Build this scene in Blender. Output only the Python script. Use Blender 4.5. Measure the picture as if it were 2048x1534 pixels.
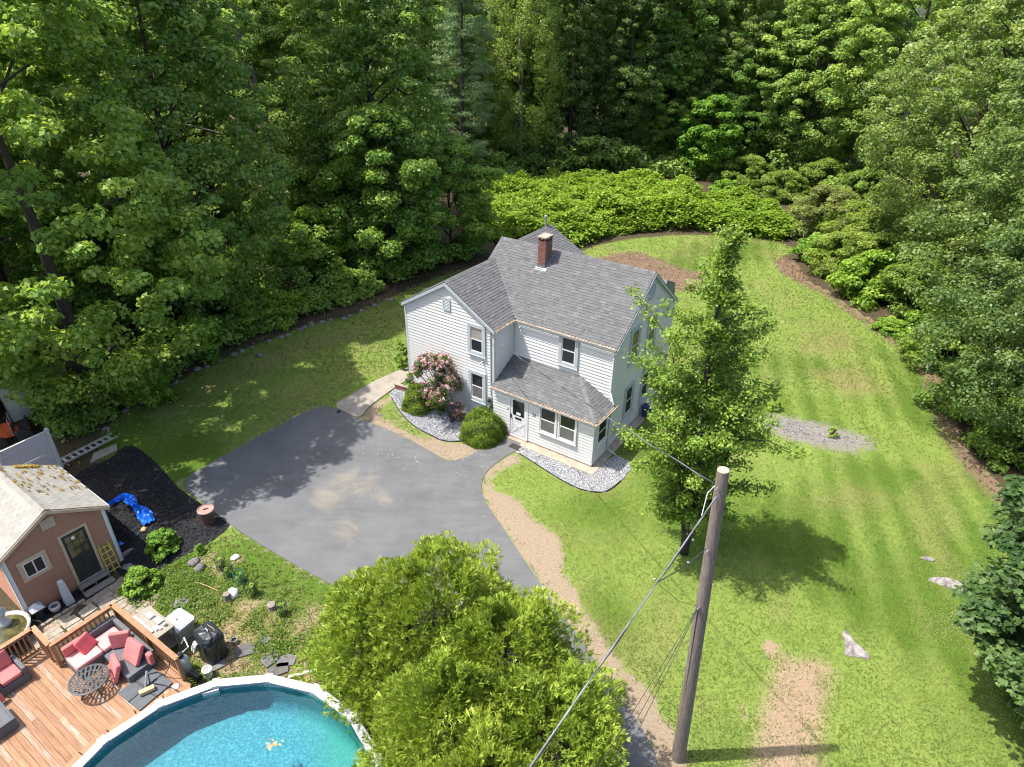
import bpy, math, random
import numpy as np
from mathutils import Vector, Matrix, Euler
from mathutils.geometry import delaunay_2d_cdt

for o in list(bpy.data.objects):
    bpy.data.objects.remove(o)
scene = bpy.context.scene
COL = scene.collection
R = math.radians
rnd = random.Random(7)

# ------------------------------------------------------------------ camera
FPX, PITCH, ROLL, CAMH = 1339.4, 30.459, 0.70, 17.763      # focal length in photo pixels (2048 wide)
cam_d = bpy.data.cameras.new('camera')
cam = bpy.data.objects.new('camera', cam_d)
COL.objects.link(cam)
cam_d.sensor_width = 36.0
cam_d.lens = FPX / 2048 * 36.0
cam_d.clip_start, cam_d.clip_end = 0.1, 2000
cam.matrix_world = Matrix.Translation((0, 0, CAMH)) @ Matrix.Rotation(R(90 - PITCH), 4, 'X') @ Matrix.Rotation(R(ROLL), 4, 'Z')
scene.camera = cam

# ------------------------------------------------------------------ sky, sun, exposure
world = bpy.data.worlds.new('World')
scene.world = world
world.use_nodes = True
wn = world.node_tree
sky = wn.nodes.new('ShaderNodeTexSky')
sky.sky_type = 'NISHITA'
sky.sun_disc = False
sky.sun_elevation = R(63)
sky.sun_rotation = R(270)
sky.air_density = 1.0
sky.ozone_density = 0.4
sky.dust_density = 3.0
wn.links.new(sky.outputs[0], wn.nodes['Background'].inputs[0])
wn.nodes['Background'].inputs[1].default_value = 0.15

sun_d = bpy.data.lights.new('sun', 'SUN')
sun = bpy.data.objects.new('sun', sun_d)
COL.objects.link(sun)
sun_d.energy = 3.75
sun_d.angle = R(0.55)
sun_d.color = (1.0, 0.955, 0.88)
sun.rotation_euler = Vector((0.494, 0.017, -1.0)).to_track_quat('-Z', 'Y').to_euler()
sun.location = (-20, 0, 40)

vs = scene.view_settings
vs.view_transform = 'Standard'
vs.look = 'None'
vs.exposure = 1.1
vs.gamma = 1.0
vs.use_curve_mapping = False
cy = scene.cycles
cy.max_bounces = 8
cy.diffuse_bounces = 5
cy.glossy_bounces = 3
cy.transmission_bounces = 4
cy.transparent_max_bounces = 4
scene.cycles.pixel_filter_type = 'BLACKMAN_HARRIS'
scene.cycles.filter_width = 1.1
cy.caustics_reflective = False
cy.caustics_refractive = False

# ------------------------------------------------------------------ place helpers
_p, _r = R(PITCH), R(ROLL)
HTH = R(-34.014)
HO = np.array([4.287, 24.503, 0.0])
HU = np.array([math.cos(HTH), math.sin(HTH), 0.0])
HV = np.array([-math.sin(HTH), math.cos(HTH), 0.0])

def ss(a, b, x):
    t = np.clip((np.asarray(x, float) - a) / (b - a), 0, 1)
    return t * t * (3 - 2 * t)

def hgt(x, y):
    """terrain height: a gentle rise to the left of the house"""
    x = np.asarray(x, float); y = np.asarray(y, float)
    u = (x - HO[0]) * HU[0] + (y - HO[1]) * HU[1]
    v = (x - HO[0]) * HV[0] + (y - HO[1]) * HV[1]
    h = 0.80 * ss(-4.2, -10.2, u) * ss(-8.5, -1.0, v) * (1 - 0.6 * ss(8, 22, v))
    h = h - 0.40 * ss(-10.6, -13.2, x) * ss(19.5, 16.8, y)
    return h

def G(px, py, z=None):
    """the point of the place that photo pixel (px,py) sees, on height z or on the terrain"""
    a0, b0 = px - 1024, py - 767
    a = a0 * math.cos(_r) + b0 * math.sin(_r)
    b = -a0 * math.sin(_r) + b0 * math.cos(_r)
    cx, cyy = a / FPX, -b / FPX
    q = np.array([cx, math.cos(_p) + cyy * math.sin(_p), -math.sin(_p) + cyy * math.cos(_p)])
    if z is not None:
        t = (z - CAMH) / q[2]
        return np.array([q[0] * t, q[1] * t, z])
    zz = 0.0
    for _ in range(12):
        t = (zz - CAMH) / q[2]
        zz = float(hgt(q[0] * t, q[1] * t))
    return np.array([q[0] * t, q[1] * t, zz])

def HW(u, v, z=0.0):
    return HO + HU * u + HV * v + np.array([0, 0, z])

# ------------------------------------------------------------------ materials
MATS = {}
def nodes_of(m):
    m.use_nodes = True
    nt = m.node_tree
    return nt, nt.nodes, nt.links, nt.nodes['Principled BSDF']

def ramp(n, stops):
    cr = n.new('ShaderNodeValToRGB')
    el = cr.color_ramp.elements
    while len(el) < len(stops): el.new(0.5)
    for e, (p, c) in zip(el, stops):
        e.position = p; e.color = (*c, 1)
    return cr

def mk(name, col, rough=0.7, var=0.18, scale=6.0, detail=4.0, bump=0.0, bscale=40.0, spec=0.3, metal=0.0,
       rv=0.0, col2=None, coords='Object', stretch=None, thr=(0.35, 0.65)):
    """principled with noise-driven colour; rv = per-object value variation"""
    m = bpy.data.materials.new(name)
    nt, n, l, b = nodes_of(m)
    b.inputs['Roughness'].default_value = rough
    b.inputs['Specular IOR Level'].default_value = spec
    b.inputs['Metallic'].default_value = metal
    tc = n.new('ShaderNodeTexCoord')
    vec = tc.outputs[coords]
    if coords == 'World':
        pass
    if stretch:
        mp = n.new('ShaderNodeMapping'); mp.inputs['Scale'].default_value = stretch
        l.new(vec, mp.inputs[0]); vec = mp.outputs[0]
    ns = n.new('ShaderNodeTexNoise')
    ns.inputs['Scale'].default_value = scale
    ns.inputs['Detail'].default_value = detail
    ns.inputs['Roughness'].default_value = 0.65
    l.new(vec, ns.inputs['Vector'])
    c = np.array(col)
    lo = col2 if col2 is not None else tuple(c * (1 - var))
    hi = tuple(np.minimum(c * (1 + var), 1.0)) if col2 is None else tuple(c)
    cr = ramp(n, [(thr[0], lo), (thr[1], hi)])
    l.new(ns.outputs['Fac'], cr.inputs[0])
    out = cr.outputs[0]
    if rv:
        oi = n.new('ShaderNodeObjectInfo')
        mr = n.new('ShaderNodeMapRange')
        mr.inputs['To Min'].default_value = 1 - rv; mr.inputs['To Max'].default_value = 1 + rv
        l.new(oi.outputs['Random'], mr.inputs['Value'])
        vm = n.new('ShaderNodeVectorMath'); vm.operation = 'SCALE'
        l.new(out, vm.inputs[0]); l.new(mr.outputs[0], vm.inputs['Scale'])
        out = vm.outputs[0]
    l.new(out, b.inputs['Base Color'])
    if bump:
        n2 = n.new('ShaderNodeTexNoise'); n2.inputs['Scale'].default_value = bscale; n2.inputs['Detail'].default_value = 5
        l.new(vec, n2.inputs['Vector'])
        bp = n.new('ShaderNodeBump'); bp.inputs['Strength'].default_value = bump; bp.inputs['Distance'].default_value = 0.02
        l.new(n2.outputs['Fac'], bp.inputs['Height']); l.new(bp.outputs[0], b.inputs['Normal'])
    MATS[name] = m
    return m

def mk_attr(name, stops, rough=0.8, spec=0.2, nscale=0, nvar=0.0):
    """colour from the per-piece attribute 'lc' (0..1)"""
    m = bpy.data.materials.new(name)
    nt, n, l, b = nodes_of(m)
    at = n.new('ShaderNodeAttribute'); at.attribute_name = 'lc'
    cr = ramp(n, stops)
    l.new(at.outputs['Fac'], cr.inputs[0])
    out = cr.outputs[0]
    if nscale:
        tc = n.new('ShaderNodeTexCoord')
        ns = n.new('ShaderNodeTexNoise'); ns.inputs['Scale'].default_value = nscale; ns.inputs['Detail'].default_value = 5
        l.new(tc.outputs['Object'], ns.inputs['Vector'])
        mr = n.new('ShaderNodeMapRange'); mr.inputs['From Min'].default_value = .3; mr.inputs['From Max'].default_value = .7
        mr.inputs['To Min'].default_value = 1 - nvar; mr.inputs['To Max'].default_value = 1 + nvar
        l.new(ns.outputs['Fac'], mr.inputs['Value'])
        vm = n.new('ShaderNodeVectorMath'); vm.operation = 'SCALE'
        l.new(out, vm.inputs[0]); l.new(mr.outputs[0], vm.inputs['Scale'])
        out = vm.outputs[0]
    l.new(out, b.inputs['Base Color'])
    b.inputs['Roughness'].default_value = rough
    b.inputs['Specular IOR Level'].default_value = spec
    MATS[name] = m
    return m

def mk_leaf(name, dark, mid, light, trans=0.47, rough=0.45, spec=0.25, tint=(1.25, 1.15, 0.6), objvar=0.22):
    m = bpy.data.materials.new(name)
    nt, n, l, b = nodes_of(m)
    at = n.new('ShaderNodeAttribute'); at.attribute_name = 'lc'
    cr = ramp(n, [(0.0, dark), (0.5, mid), (1.0, light)])
    l.new(at.outputs['Fac'], cr.inputs[0])
    oi = n.new('ShaderNodeObjectInfo')
    hs = n.new('ShaderNodeHueSaturation')
    mr = n.new('ShaderNodeMapRange'); mr.inputs['To Min'].default_value = 1 - objvar; mr.inputs['To Max'].default_value = 1 + objvar
    l.new(oi.outputs['Random'], mr.inputs['Value']); l.new(mr.outputs[0], hs.inputs['Value'])
    mh = n.new('ShaderNodeMapRange'); mh.inputs['To Min'].default_value = 0.5 + 0.012 * (objvar > 0); mh.inputs['To Max'].default_value = 0.5 - 0.018 * (objvar > 0)
    l.new(oi.outputs['Random'], mh.inputs['Value']); l.new(mh.outputs[0], hs.inputs['Hue'])
    l.new(cr.outputs[0], hs.inputs['Color'])
    l.new(hs.outputs[0], b.inputs['Base Color'])
    b.inputs['Roughness'].default_value = rough
    b.inputs['Specular IOR Level'].default_value = spec
    tr = n.new('ShaderNodeBsdfTranslucent')
    vm = n.new('ShaderNodeVectorMath'); vm.operation = 'MULTIPLY'; vm.inputs[1].default_value = tint
    l.new(hs.outputs[0], vm.inputs[0]); l.new(vm.outputs[0], tr.inputs['Color'])
    mx = n.new('ShaderNodeMixShader'); mx.inputs[0].default_value = trans
    l.new(b.outputs[0], mx.inputs[1]); l.new(tr.outputs[0], mx.inputs[2])
    l.new(mx.outputs[0], n['Material Output'].inputs['Surface'])
    MATS[name] = m
    return m

# ------------------------------------------------------------------ mesh helpers
class MB:
    """collects shapes; build() links them as ONE mesh object"""
    def __init__(s): s.v = []; s.f = []; s.c = []
    def add(s, vs_, fs, c=0.5):
        o = len(s.v); s.v += [tuple(map(float, p)) for p in vs_]
        s.f += [tuple(i + o for i in f) for f in fs]; s.c += [c] * len(fs); return s
    def box(s, x0, x1, y0, y1, z0, z1, c=0.5):
        return s.add([(x0, y0, z0), (x1, y0, z0), (x1, y1, z0), (x0, y1, z0), (x0, y0, z1), (x1, y0, z1), (x1, y1, z1), (x0, y1, z1)],
              [(0, 3, 2, 1), (4, 5, 6, 7), (0, 1, 5, 4), (1, 2, 6, 5), (2, 3, 7, 6), (3, 0, 4, 7)], c)
    def obox(s, c0, ax, ay, az, c=0.5):
        """box from a centre and three half-axis vectors"""
        c0, ax, ay, az = map(lambda q: np.array(q, float), (c0, ax, ay, az))
        P = [c0 + i * ax + j * ay + k * az for k in (-1, 1) for (i, j) in ((-1, -1), (1, -1), (1, 1), (-1, 1))]
        return s.add(P, [(0, 3, 2, 1), (4, 5, 6, 7), (0, 1, 5, 4), (1, 2, 6, 5), (2, 3, 7, 6), (3, 0, 4, 7)], c)
    def rbox(s, x0, x1, y0, y1, z0, z1, r, c=0.5, n=3):
        """cushion-like box: plan corners rounded, top and bottom edges softened"""
        def ring(inset, z):
            P = []
            for (cx, cy_, a0) in ((x1 - r, y1 - r, 0), (x0 + r, y1 - r, 90), (x0 + r, y0 + r, 180), (x1 - r, y0 + r, 270)):
                for k in range(n + 1):
                    a = R(a0 + 90 * k / n)
                    rr = max(r - inset, 0.002)
                    P.append((cx + rr * math.cos(a), cy_ + rr * math.sin(a), z))
            return P
        e = min(r, (z1 - z0) * 0.35)
        return s.loft([ring(e * 0.7, z0), ring(0, z0 + e * 0.7), ring(0, z1 - e * 0.7), ring(e * 0.3, z1 - e * .15), ring(e, z1)], c)
    def loft(s, rings, c=0.5, cap=True):
        o = len(s.v); m = len(rings[0])
        for rg in rings: s.v += [tuple(map(float, p)) for p in rg]
        nf = 0
        for i in range(len(rings) - 1):
            for j in range(m):
                a = o + i * m + j; b = o + i * m + (j + 1) % m
                s.f.append((a, b, b + m, a + m)); nf += 1
        if cap:
            s.f.append(tuple(o + j for j in reversed(range(m)))); s.f.append(tuple(o + (len(rings) - 1) * m + j for j in range(m))); nf += 2
        s.c += [c] * nf
        return s
    def tube(s, pts, rad, n=6, c=0.5, cap=True):
        pts = [np.array(p, float) for p in pts]
        if not hasattr(rad, '__len__'): rad = [rad] * len(pts)
        rings = []; prev = None
        for i, p in enumerate(pts):
            t = pts[min(i + 1, len(pts) - 1)] - pts[max(i - 1, 0)]
            t = t / (np.linalg.norm(t) + 1e-9)
            if prev is None:
                ref = np.array([0, 0, 1.0]) if abs(t[2]) < 0.9 else np.array([1.0, 0, 0])
                a = np.cross(ref, t)
            else:
                a = prev - t * np.dot(prev, t)
            a /= np.linalg.norm(a) + 1e-9; prev = a
            b = np.cross(t, a)
            rings.append([p + rad[i] * (a * math.cos(2 * math.pi * k / n) + b * math.sin(2 * math.pi * k / n)) for k in range(n)])
        return s.loft(rings, c, cap)
    def lathe(s, prof, n=16, ctr=(0, 0), c=0.5, cap=True):
        rings = [[(ctr[0] + r_ * math.cos(2 * math.pi * k / n), ctr[1] + r_ * math.sin(2 * math.pi * k / n), z) for k in range(n)] for r_, z in prof]
        return s.loft(rings, c, cap)
    def prism(s, poly, z0, z1, c=0.5):
        m = len(poly)
        V_ = [(x, y, z0) for x, y in poly] + [(x, y, z1) for x, y in poly]
        F = [tuple(reversed(range(m))), tuple(range(m, 2 * m))] + [(i, (i + 1) % m, (i + 1) % m + m, i + m) for i in range(m)]
        return s.add(V_, F, c)
    def mesh(s, name, mat, smooth=False):
        me = bpy.data.meshes.new(name)
        me.from_pydata(s.v, [], s.f)
        at = me.attributes.new('lc', 'FLOAT', 'FACE')
        at.data.foreach_set('value', np.array(s.c, np.float32))
        if mat: me.materials.append(MATS[mat])
        if smooth:
            me.polygons.foreach_set('use_smooth', [True] * len(me.polygons))
        me.update()
        return me
    def build(s, name, mat, parent=None, loc=None, rz=None, smooth=False, **kw):
        return link(name, s.mesh(name, mat, smooth), parent, loc, rz, **kw)

def link(name, me, parent=None, loc=None, rz=None, rot=None, scale=None, label=None, cat=None, group=None, kind=None):
    o = bpy.data.objects.new(name, me)
    COL.objects.link(o)
    if parent is not None: o.parent = parent
    if loc is not None: o.location = tuple(map(float, loc))
    if rot is not None: o.rotation_euler = rot
    elif rz is not None: o.rotation_euler = (0, 0, rz)
    if scale is not None: o.scale = scale
    tag(o, label, cat, group, kind)
    return o

def tag(o, label=None, cat=None, group=None, kind=None):
    if label: o['label'] = label
    if cat: o['category'] = cat
    if group: o['group'] = group
    if kind: o['kind'] = kind
    return o

def empty(name, loc, rz=0.0, label=None, cat=None, group=None):
    o = link(name, None, None, loc, rz, label=label, cat=cat, group=group)
    o.empty_display_size = 0.3
    return o

def copy_tree(o, parent=None):
    c = o.copy(); COL.objects.link(c); c.parent = parent
    for ch in list(o.children): copy_tree(ch, c)
    return c

def np_mesh(name, V_, F_, mat, lc=None, smooth=False):
    """mesh from arrays: V (n,3), F (m,k)"""
    me = bpy.data.meshes.new(name)
    V_ = np.ascontiguousarray(V_, np.float32); F_ = np.ascontiguousarray(F_, np.int32)
    m, k = F_.shape
    me.vertices.add(len(V_)); me.vertices.foreach_set('co', V_.ravel())
    me.loops.add(m * k); me.loops.foreach_set('vertex_index', F_.ravel())
    me.polygons.add(m)
    me.polygons.foreach_set('loop_start', np.arange(0, m * k, k, dtype=np.int32))
    me.polygons.foreach_set('loop_total', np.full(m, k, np.int32))
    if smooth: me.polygons.foreach_set('use_smooth', np.ones(m, bool))
    if lc is not None:
        at = me.attributes.new('lc', 'FLOAT', 'FACE')
        at.data.foreach_set('value', np.ascontiguousarray(lc, np.float32))
    me.materials.append(MATS[mat])
    me.update(calc_edges=True)
    return me

def unit(a): return a / (np.linalg.norm(a, axis=-1, keepdims=True) + 1e-9)

def leaf_quads(rg, C, N, L, W, fold=0.25, tang=None):
    """diamond leaves at C facing N; L, W lengths (arrays or numbers)"""
    n = len(C); N = unit(N)
    t = rg.normal(size=(n, 3)) if tang is None else tang
    t = unit(t - N * (t * N).sum(1, keepdims=True)); b = np.cross(N, t)
    L = np.broadcast_to(np.asarray(L, float), (n,))[:, None]; W = np.broadcast_to(np.asarray(W, float), (n,))[:, None]
    V_ = np.empty((n, 4, 3))
    V_[:, 0] = C - t * L * .5
    V_[:, 1] = C + b * W * .5 + N * W * fold + t * L * .06
    V_[:, 2] = C + t * L * .5
    V_[:, 3] = C - b * W * .5 + N * W * fold + t * L * .06
    F_ = np.arange(4 * n).reshape(n, 4)
    return V_.reshape(-1, 3), F_

def sphere_dirs(rg, n): return unit(rg.normal(size=(n, 3)))

# 2-D noise for masks (numpy value noise)
_ng = np.random.default_rng(3).random((64, 64))
def vnoise(x, y, s):
    x = np.asarray(x, float) * s; y = np.asarray(y, float) * s
    xi = np.floor(x).astype(int); yi = np.floor(y).astype(int)
    fx = x - xi; fy = y - yi; fx = fx * fx * (3 - 2 * fx); fy = fy * fy * (3 - 2 * fy)
    g = lambda i, j: _ng[i % 64, j % 64]
    return (g(xi, yi) * (1 - fx) + g(xi + 1, yi) * fx) * (1 - fy) + (g(xi, yi + 1) * (1 - fx) + g(xi + 1, yi + 1) * fx) * fy
def fbm(x, y, s): return (vnoise(x, y, s) * .5 + vnoise(x + 11.3, y + 4.7, s * 2.1) * .3 + vnoise(x + 3.1, y + 9.2, s * 4.3) * .2)

def sdist(poly, x, y):
    """signed distance to a polygon (negative inside)"""
    P = np.asarray(poly, float)[:, :2]
    d2 = np.full(np.shape(x), 1e18); ins = np.zeros(np.shape(x), bool)
    for i in range(len(P)):
        a, b = P[i], P[(i + 1) % len(P)]
        e = b - a; wx = x - a[0]; wy = y - a[1]
        t = np.clip((wx * e[0] + wy * e[1]) / (e @ e + 1e-12), 0, 1)
        d2 = np.minimum(d2, (wx - e[0] * t) ** 2 + (wy - e[1] * t) ** 2)
        c = ((a[1] <= y) & (b[1] > y)) | ((b[1] <= y) & (a[1] > y))
        with np.errstate(divide='ignore', invalid='ignore'):
            xc = a[0] + (y - a[1]) / (b[1] - a[1] if b[1] != a[1] else 1e-12) * e[0]
        ins ^= c & (x < xc)
    d = np.sqrt(d2)
    return np.where(ins, -d, d)

def smooth_poly(P, it=2):
    P = np.asarray(P, float)
    for _ in range(it):
        Q = np.roll(P, -1, 0)
        P = np.stack([P * .75 + Q * .25, P * .25 + Q * .75], 1).reshape(-1, P.shape[1])
    return P

def sheet(name, poly, dz, mat, spacing=0.5, skirt=0.06, zf=None, wob=0.0):
    """a ground-hugging sheet inside a plan polygon, with a small edge"""
    P = np.asarray(poly, float)[:, :2]
    pts = []
    for i in range(len(P)):
        a, b = P[i], P[(i + 1) % len(P)]
        k = max(1, int(np.linalg.norm(b - a) / spacing))
        for j in range(k): pts.append(a + (b - a) * j / k)
    nb = len(pts)
    pts = np.array(pts)
    if wob:
        pts += (np.stack([fbm(pts[:, 0], pts[:, 1], 1.7), fbm(pts[:, 1], pts[:, 0], 1.7)], 1) - .5) * wob
    gx = np.arange(P[:, 0].min(), P[:, 0].max(), spacing); gy = np.arange(P[:, 1].min(), P[:, 1].max(), spacing)
    XX, YY = np.meshgrid(gx, gy); XX = XX.ravel(); YY = YY.ravel()
    keep = sdist(pts, XX, YY) < -spacing * .35
    allp = np.vstack([pts, np.stack([XX[keep], YY[keep]], 1)])
    res = delaunay_2d_cdt([Vector(p) for p in allp], [], [list(range(nb))], 1, 1e-5)
    v2 = np.array([(p.x, p.y) for p in res[0]])
    f = [list(t) for t in res[2]]
    zz = hgt(v2[:, 0], v2[:, 1]) + dz
    if zf is not None: zz = zz + zf(v2[:, 0], v2[:, 1], -sdist(pts, v2[:, 0], v2[:, 1]))
    V_ = [(x, y, z) for (x, y), z in zip(v2, zz)]
    n0 = len(V_)
    if skirt:
        # boundary ring dropped below
        from collections import Counter
        cnt = Counter()
        for t in f:
            for i in range(len(t)): cnt[tuple(sorted((t[i], t[(i + 1) % len(t)])))] += 1
        low = {}
        for e, c in cnt.items():
            if c == 1:
                for i in e:
                    if i not in low:
                        low[i] = len(V_); V_.append((V_[i][0], V_[i][1], V_[i][2] - skirt))
                f.append([e[0], e[1], low[e[1]], low[e[0]]])
    me = bpy.data.meshes.new(name); me.from_pydata(V_, [], f); me.materials.append(MATS[mat]); me.update()
    me.polygons.foreach_set('use_smooth', [True] * len(me.polygons)) if not skirt else None
    return me

def ordinal(i):
    w = ['first', 'second', 'third', 'fourth', 'fifth', 'sixth', 'seventh', 'eighth', 'ninth', 'tenth', 'eleventh', 'twelfth', 'thirteenth',
         'fourteenth', 'fifteenth', 'sixteenth', 'seventeenth', 'eighteenth', 'nineteenth', 'twentieth', 'twenty-first', 'twenty-second',
         'twenty-third', 'twenty-fourth', 'twenty-fifth', 'twenty-sixth', 'twenty-seventh', 'twenty-eighth']
    return w[i]

# ------------------------------------------------------------------ palette
mk('asphalt', (0.108, 0.111, 0.114), rough=0.75, var=0.10, scale=0.7, bump=0.12, bscale=90, spec=0.35)
mk('concrete', (0.27, 0.24, 0.20), rough=0.85, var=0.16, scale=2.0, bump=0.15, bscale=50)
mk('concrete_pale', (0.35, 0.285, 0.22), rough=0.85, var=0.2, scale=3.0, bump=0.15, bscale=50)
mk('siding', (0.61, 0.603, 0.588), rough=0.45, var=0.03, scale=3.0, spec=0.3, rv=0.015)
mk('trim', (0.40, 0.44, 0.455), rough=0.5, var=0.05, scale=3.0)
mk('trim_white', (0.62, 0.62, 0.62), rough=0.45, var=0.05, scale=3.0)
mk('gutter_white', (0.60, 0.57, 0.52), rough=0.5, var=0.15, scale=4.0)
mk('shingle_base', (0.08, 0.08, 0.083), rough=0.9, var=0.2, scale=4.0)
mk('pane', (0.018, 0.022, 0.024), rough=0.06, var=0.3, scale=0.8, spec=0.55)
mk('pane_tan_reflection', (0.13, 0.10, 0.065), rough=0.12, var=0.6, scale=2.5, spec=0.5)  # shed door panes: tan reflection of the deck painted into the base colour
mk('blind', (0.30, 0.28, 0.25), rough=0.25, var=0.15, scale=5.0, spec=0.5)
mk('screen_mesh', (0.13, 0.13, 0.125), rough=0.35, var=0.1, scale=5.0, spec=0.4)
mk('brick', (0.215, 0.092, 0.070), rough=0.9, var=0.25, scale=9.0, rv=0.25, bump=0.2)
mk('mortar', (0.42, 0.35, 0.31), rough=0.95, var=0.2, scale=8.0)
mk('metal_grey', (0.42, 0.44, 0.46), rough=0.4, var=0.1, scale=5.0, metal=0.7)
mk('flashing', (0.20, 0.21, 0.23), rough=0.5, var=0.2, scale=5.0, metal=0.3)
mk('flashing_pale', (0.33, 0.34, 0.36), rough=0.5, var=0.1, scale=5.0)
mk('black_paint', (0.02, 0.02, 0.022), rough=0.5, var=0.2, scale=5.0)
mk('black_rubber', (0.025, 0.025, 0.028), rough=0.7, var=0.2, scale=9.0)
mk('dark_door', (0.035, 0.036, 0.036), rough=0.5, var=0.2, scale=5.0)
mk('terracotta_siding', (0.36, 0.185, 0.122), rough=0.6, var=0.08, scale=3.0, rv=0.05)
mk('tan_trim', (0.50, 0.38, 0.27), rough=0.6, var=0.07, scale=4.0)
mk('pale_trim', (0.62, 0.66, 0.67), rough=0.55, var=0.06, scale=4.0)
mk('shed_shingle', (0.265, 0.255, 0.23), rough=0.95, var=0.12, scale=6.0, rv=0.10)
mk('moss', (0.26, 0.17, 0.045), rough=1.0, var=0.5, scale=18.0)
mk('cedar', (0.265, 0.145, 0.082), rough=0.75, var=0.22, scale=3.0, stretch=(0.6, 8, 8), rv=0.16, bump=0.15, bscale=12)
mk('cedar_rail', (0.285, 0.148, 0.078), rough=0.7, var=0.2, scale=3.0, rv=0.12)
mk('cedar_worn', (0.36, 0.28, 0.225), rough=0.85, var=0.3, scale=4.0, stretch=(0.6, 8, 8), col2=(0.29, 0.15, 0.08), thr=(.4, .6), rv=0.12)
mk('old_wood', (0.20, 0.175, 0.15), rough=0.9, var=0.3, scale=4.0, stretch=(1, 8, 8))
mk('pink_fabric', (0.52, 0.15, 0.145), rough=0.85, var=0.10, scale=5.0, rv=0.06)
mk('pink_pale', (0.62, 0.28, 0.27), rough=0.85, var=0.08, scale=5.0)
mk('pink_hot', (0.62, 0.11, 0.12), rough=0.8, var=0.10, scale=5.0)
mk('wicker', (0.10, 0.105, 0.115), rough=0.7, var=0.35, scale=60.0, bump=0.3, bscale=70)
mk('cast_metal', (0.045, 0.050, 0.055), rough=0.5, var=0.25, scale=9.0, spec=0.4)
mk('slab_grey', (0.085, 0.095, 0.105), rough=0.8, var=0.12, scale=4.0)
mk('pool_white', (0.45, 0.445, 0.46), rough=0.4, var=0.06, scale=4.0)
mk('pool_wall', (0.50, 0.52, 0.55), rough=0.5, var=0.06, scale=4.0)
mk('plastic_grey', (0.50, 0.52, 0.54), rough=0.5, var=0.08, scale=4.0)
mk('plastic_bin', (0.33, 0.34, 0.32), rough=0.55, var=0.1, scale=4.0)
mk('black_sheet', (0.022, 0.026, 0.032), rough=0.32, var=0.3, scale=6.0, spec=0.5, bump=0.5, bscale=9)
mk('blue_tarp', (0.012, 0.13, 0.62), rough=0.35, var=0.35, scale=5.0, spec=0.4, bump=0.5, bscale=12)
mk('yellow_paint', (0.52, 0.45, 0.10), rough=0.65, var=0.2, scale=6.0)
mk('barrel_brown', (0.115, 0.062, 0.048), rough=0.5, var=0.12, scale=4.0)
mk('barrel_lid', (0.34, 0.21, 0.175), rough=0.55, var=0.12, scale=4.0)
mk('aluminium', (0.62, 0.63, 0.66), rough=0.38, var=0.1, scale=6.0, metal=0.6)
mk('stone_grey', (0.17, 0.16, 0.155), rough=0.95, var=0.3, scale=7.0, rv=0.2, bump=0.4, bscale=18)
mk('stone_white', (0.70, 0.68, 0.66), rough=0.9, var=0.15, scale=7.0, bump=0.4, bscale=18)
mk('ledge_rock', (0.21, 0.19, 0.18), rough=0.95, var=0.55, scale=7.0, bump=0.9, bscale=10)
mk('slate', (0.12, 0.115, 0.113), rough=0.9, var=0.2, scale=5.0, rv=0.2)
mk('flagstone', (0.25, 0.215, 0.17), rough=0.95, var=0.25, scale=5.0, rv=0.16, bump=0.3, bscale=20)
mk('pole_wood', (0.25, 0.222, 0.195), rough=0.85, var=0.30, scale=5.0, stretch=(14, 14, 0.7), col2=(0.13, 0.095, 0.08), bump=0.4, bscale=14)
mk('pole_end', (0.40, 0.32, 0.23), rough=0.9, var=0.4, scale=12.0)
mk('cable', (0.05, 0.05, 0.055), rough=0.5, var=0.2, scale=5.0)
mk('cable_bare', (0.24, 0.24, 0.25), rough=0.4, var=0.35, scale=3.0, metal=0.4)
mk('bark', (0.060, 0.050, 0.040), rough=0.95, var=0.35, scale=5.0, stretch=(5, 5, 1), bump=0.5, bscale=12)
mk('bark_pale', (0.17, 0.14, 0.125), rough=0.95, var=0.35, scale=5.0, stretch=(5, 5, 1), bump=0.5, bscale=12)
mk('vinyl_fence', (0.48, 0.49, 0.51), rough=0.45, var=0.06, scale=3.0)
mk('carport_fabric', (0.56, 0.55, 0.47), rough=0.7, var=0.12, scale=2.0)
mk('rust_red', (0.33, 0.085, 0.045), rough=0.8, var=0.35, scale=5.0)
mk('orange_paint', (0.50, 0.10, 0.03), rough=0.55, var=0.25, scale=6.0)
mk('terracotta_pot', (0.40, 0.23, 0.15), rough=0.85, var=0.15, scale=5.0)
mk('pot_white', (0.56, 0.52, 0.48), rough=0.7, var=0.15, scale=7.0)
mk('fountain_stone', (0.36, 0.34, 0.31), rough=0.9, var=0.3, scale=6.0)
mk('murky_water', (0.085, 0.075, 0.03), rough=0.08, var=0.5, scale=3.0, spec=0.5)
mk('door_blue', (0.035, 0.045, 0.11), rough=0.5, var=0.2, scale=4.0)
mk('teal_mesh', (0.02, 0.16, 0.13), rough=0.6, var=0.2, scale=4.0)
mk('paper', (0.80, 0.80, 0.78), rough=0.8, var=0.02, scale=4.0)
mk('firewood', (0.46, 0.33, 0.18), rough=0.85, var=0.2, scale=6.0, stretch=(1, 6, 6))
mk('dry_stick', (0.33, 0.25, 0.15), rough=0.95, var=0.2, scale=6.0)
mk('edging', (0.018, 0.018, 0.02), rough=0.8, var=0.2, scale=4.0)
mk('mat_rubber', (0.035, 0.033, 0.032), rough=0.95, var=0.3, scale=30.0)
mk('bin_blue', (0.03, 0.04, 0.12), rough=0.5, var=0.2, scale=4.0)
mk('shingle_ridge', (0.24, 0.24, 0.245), rough=0.95, var=0.15, scale=10.0)
mk('soffit', (0.60, 0.62, 0.60), rough=0.6, var=0.04, scale=3.0)
mk('cornerboard', (0.47, 0.50, 0.51), rough=0.5, var=0.05, scale=3.0)

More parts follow.
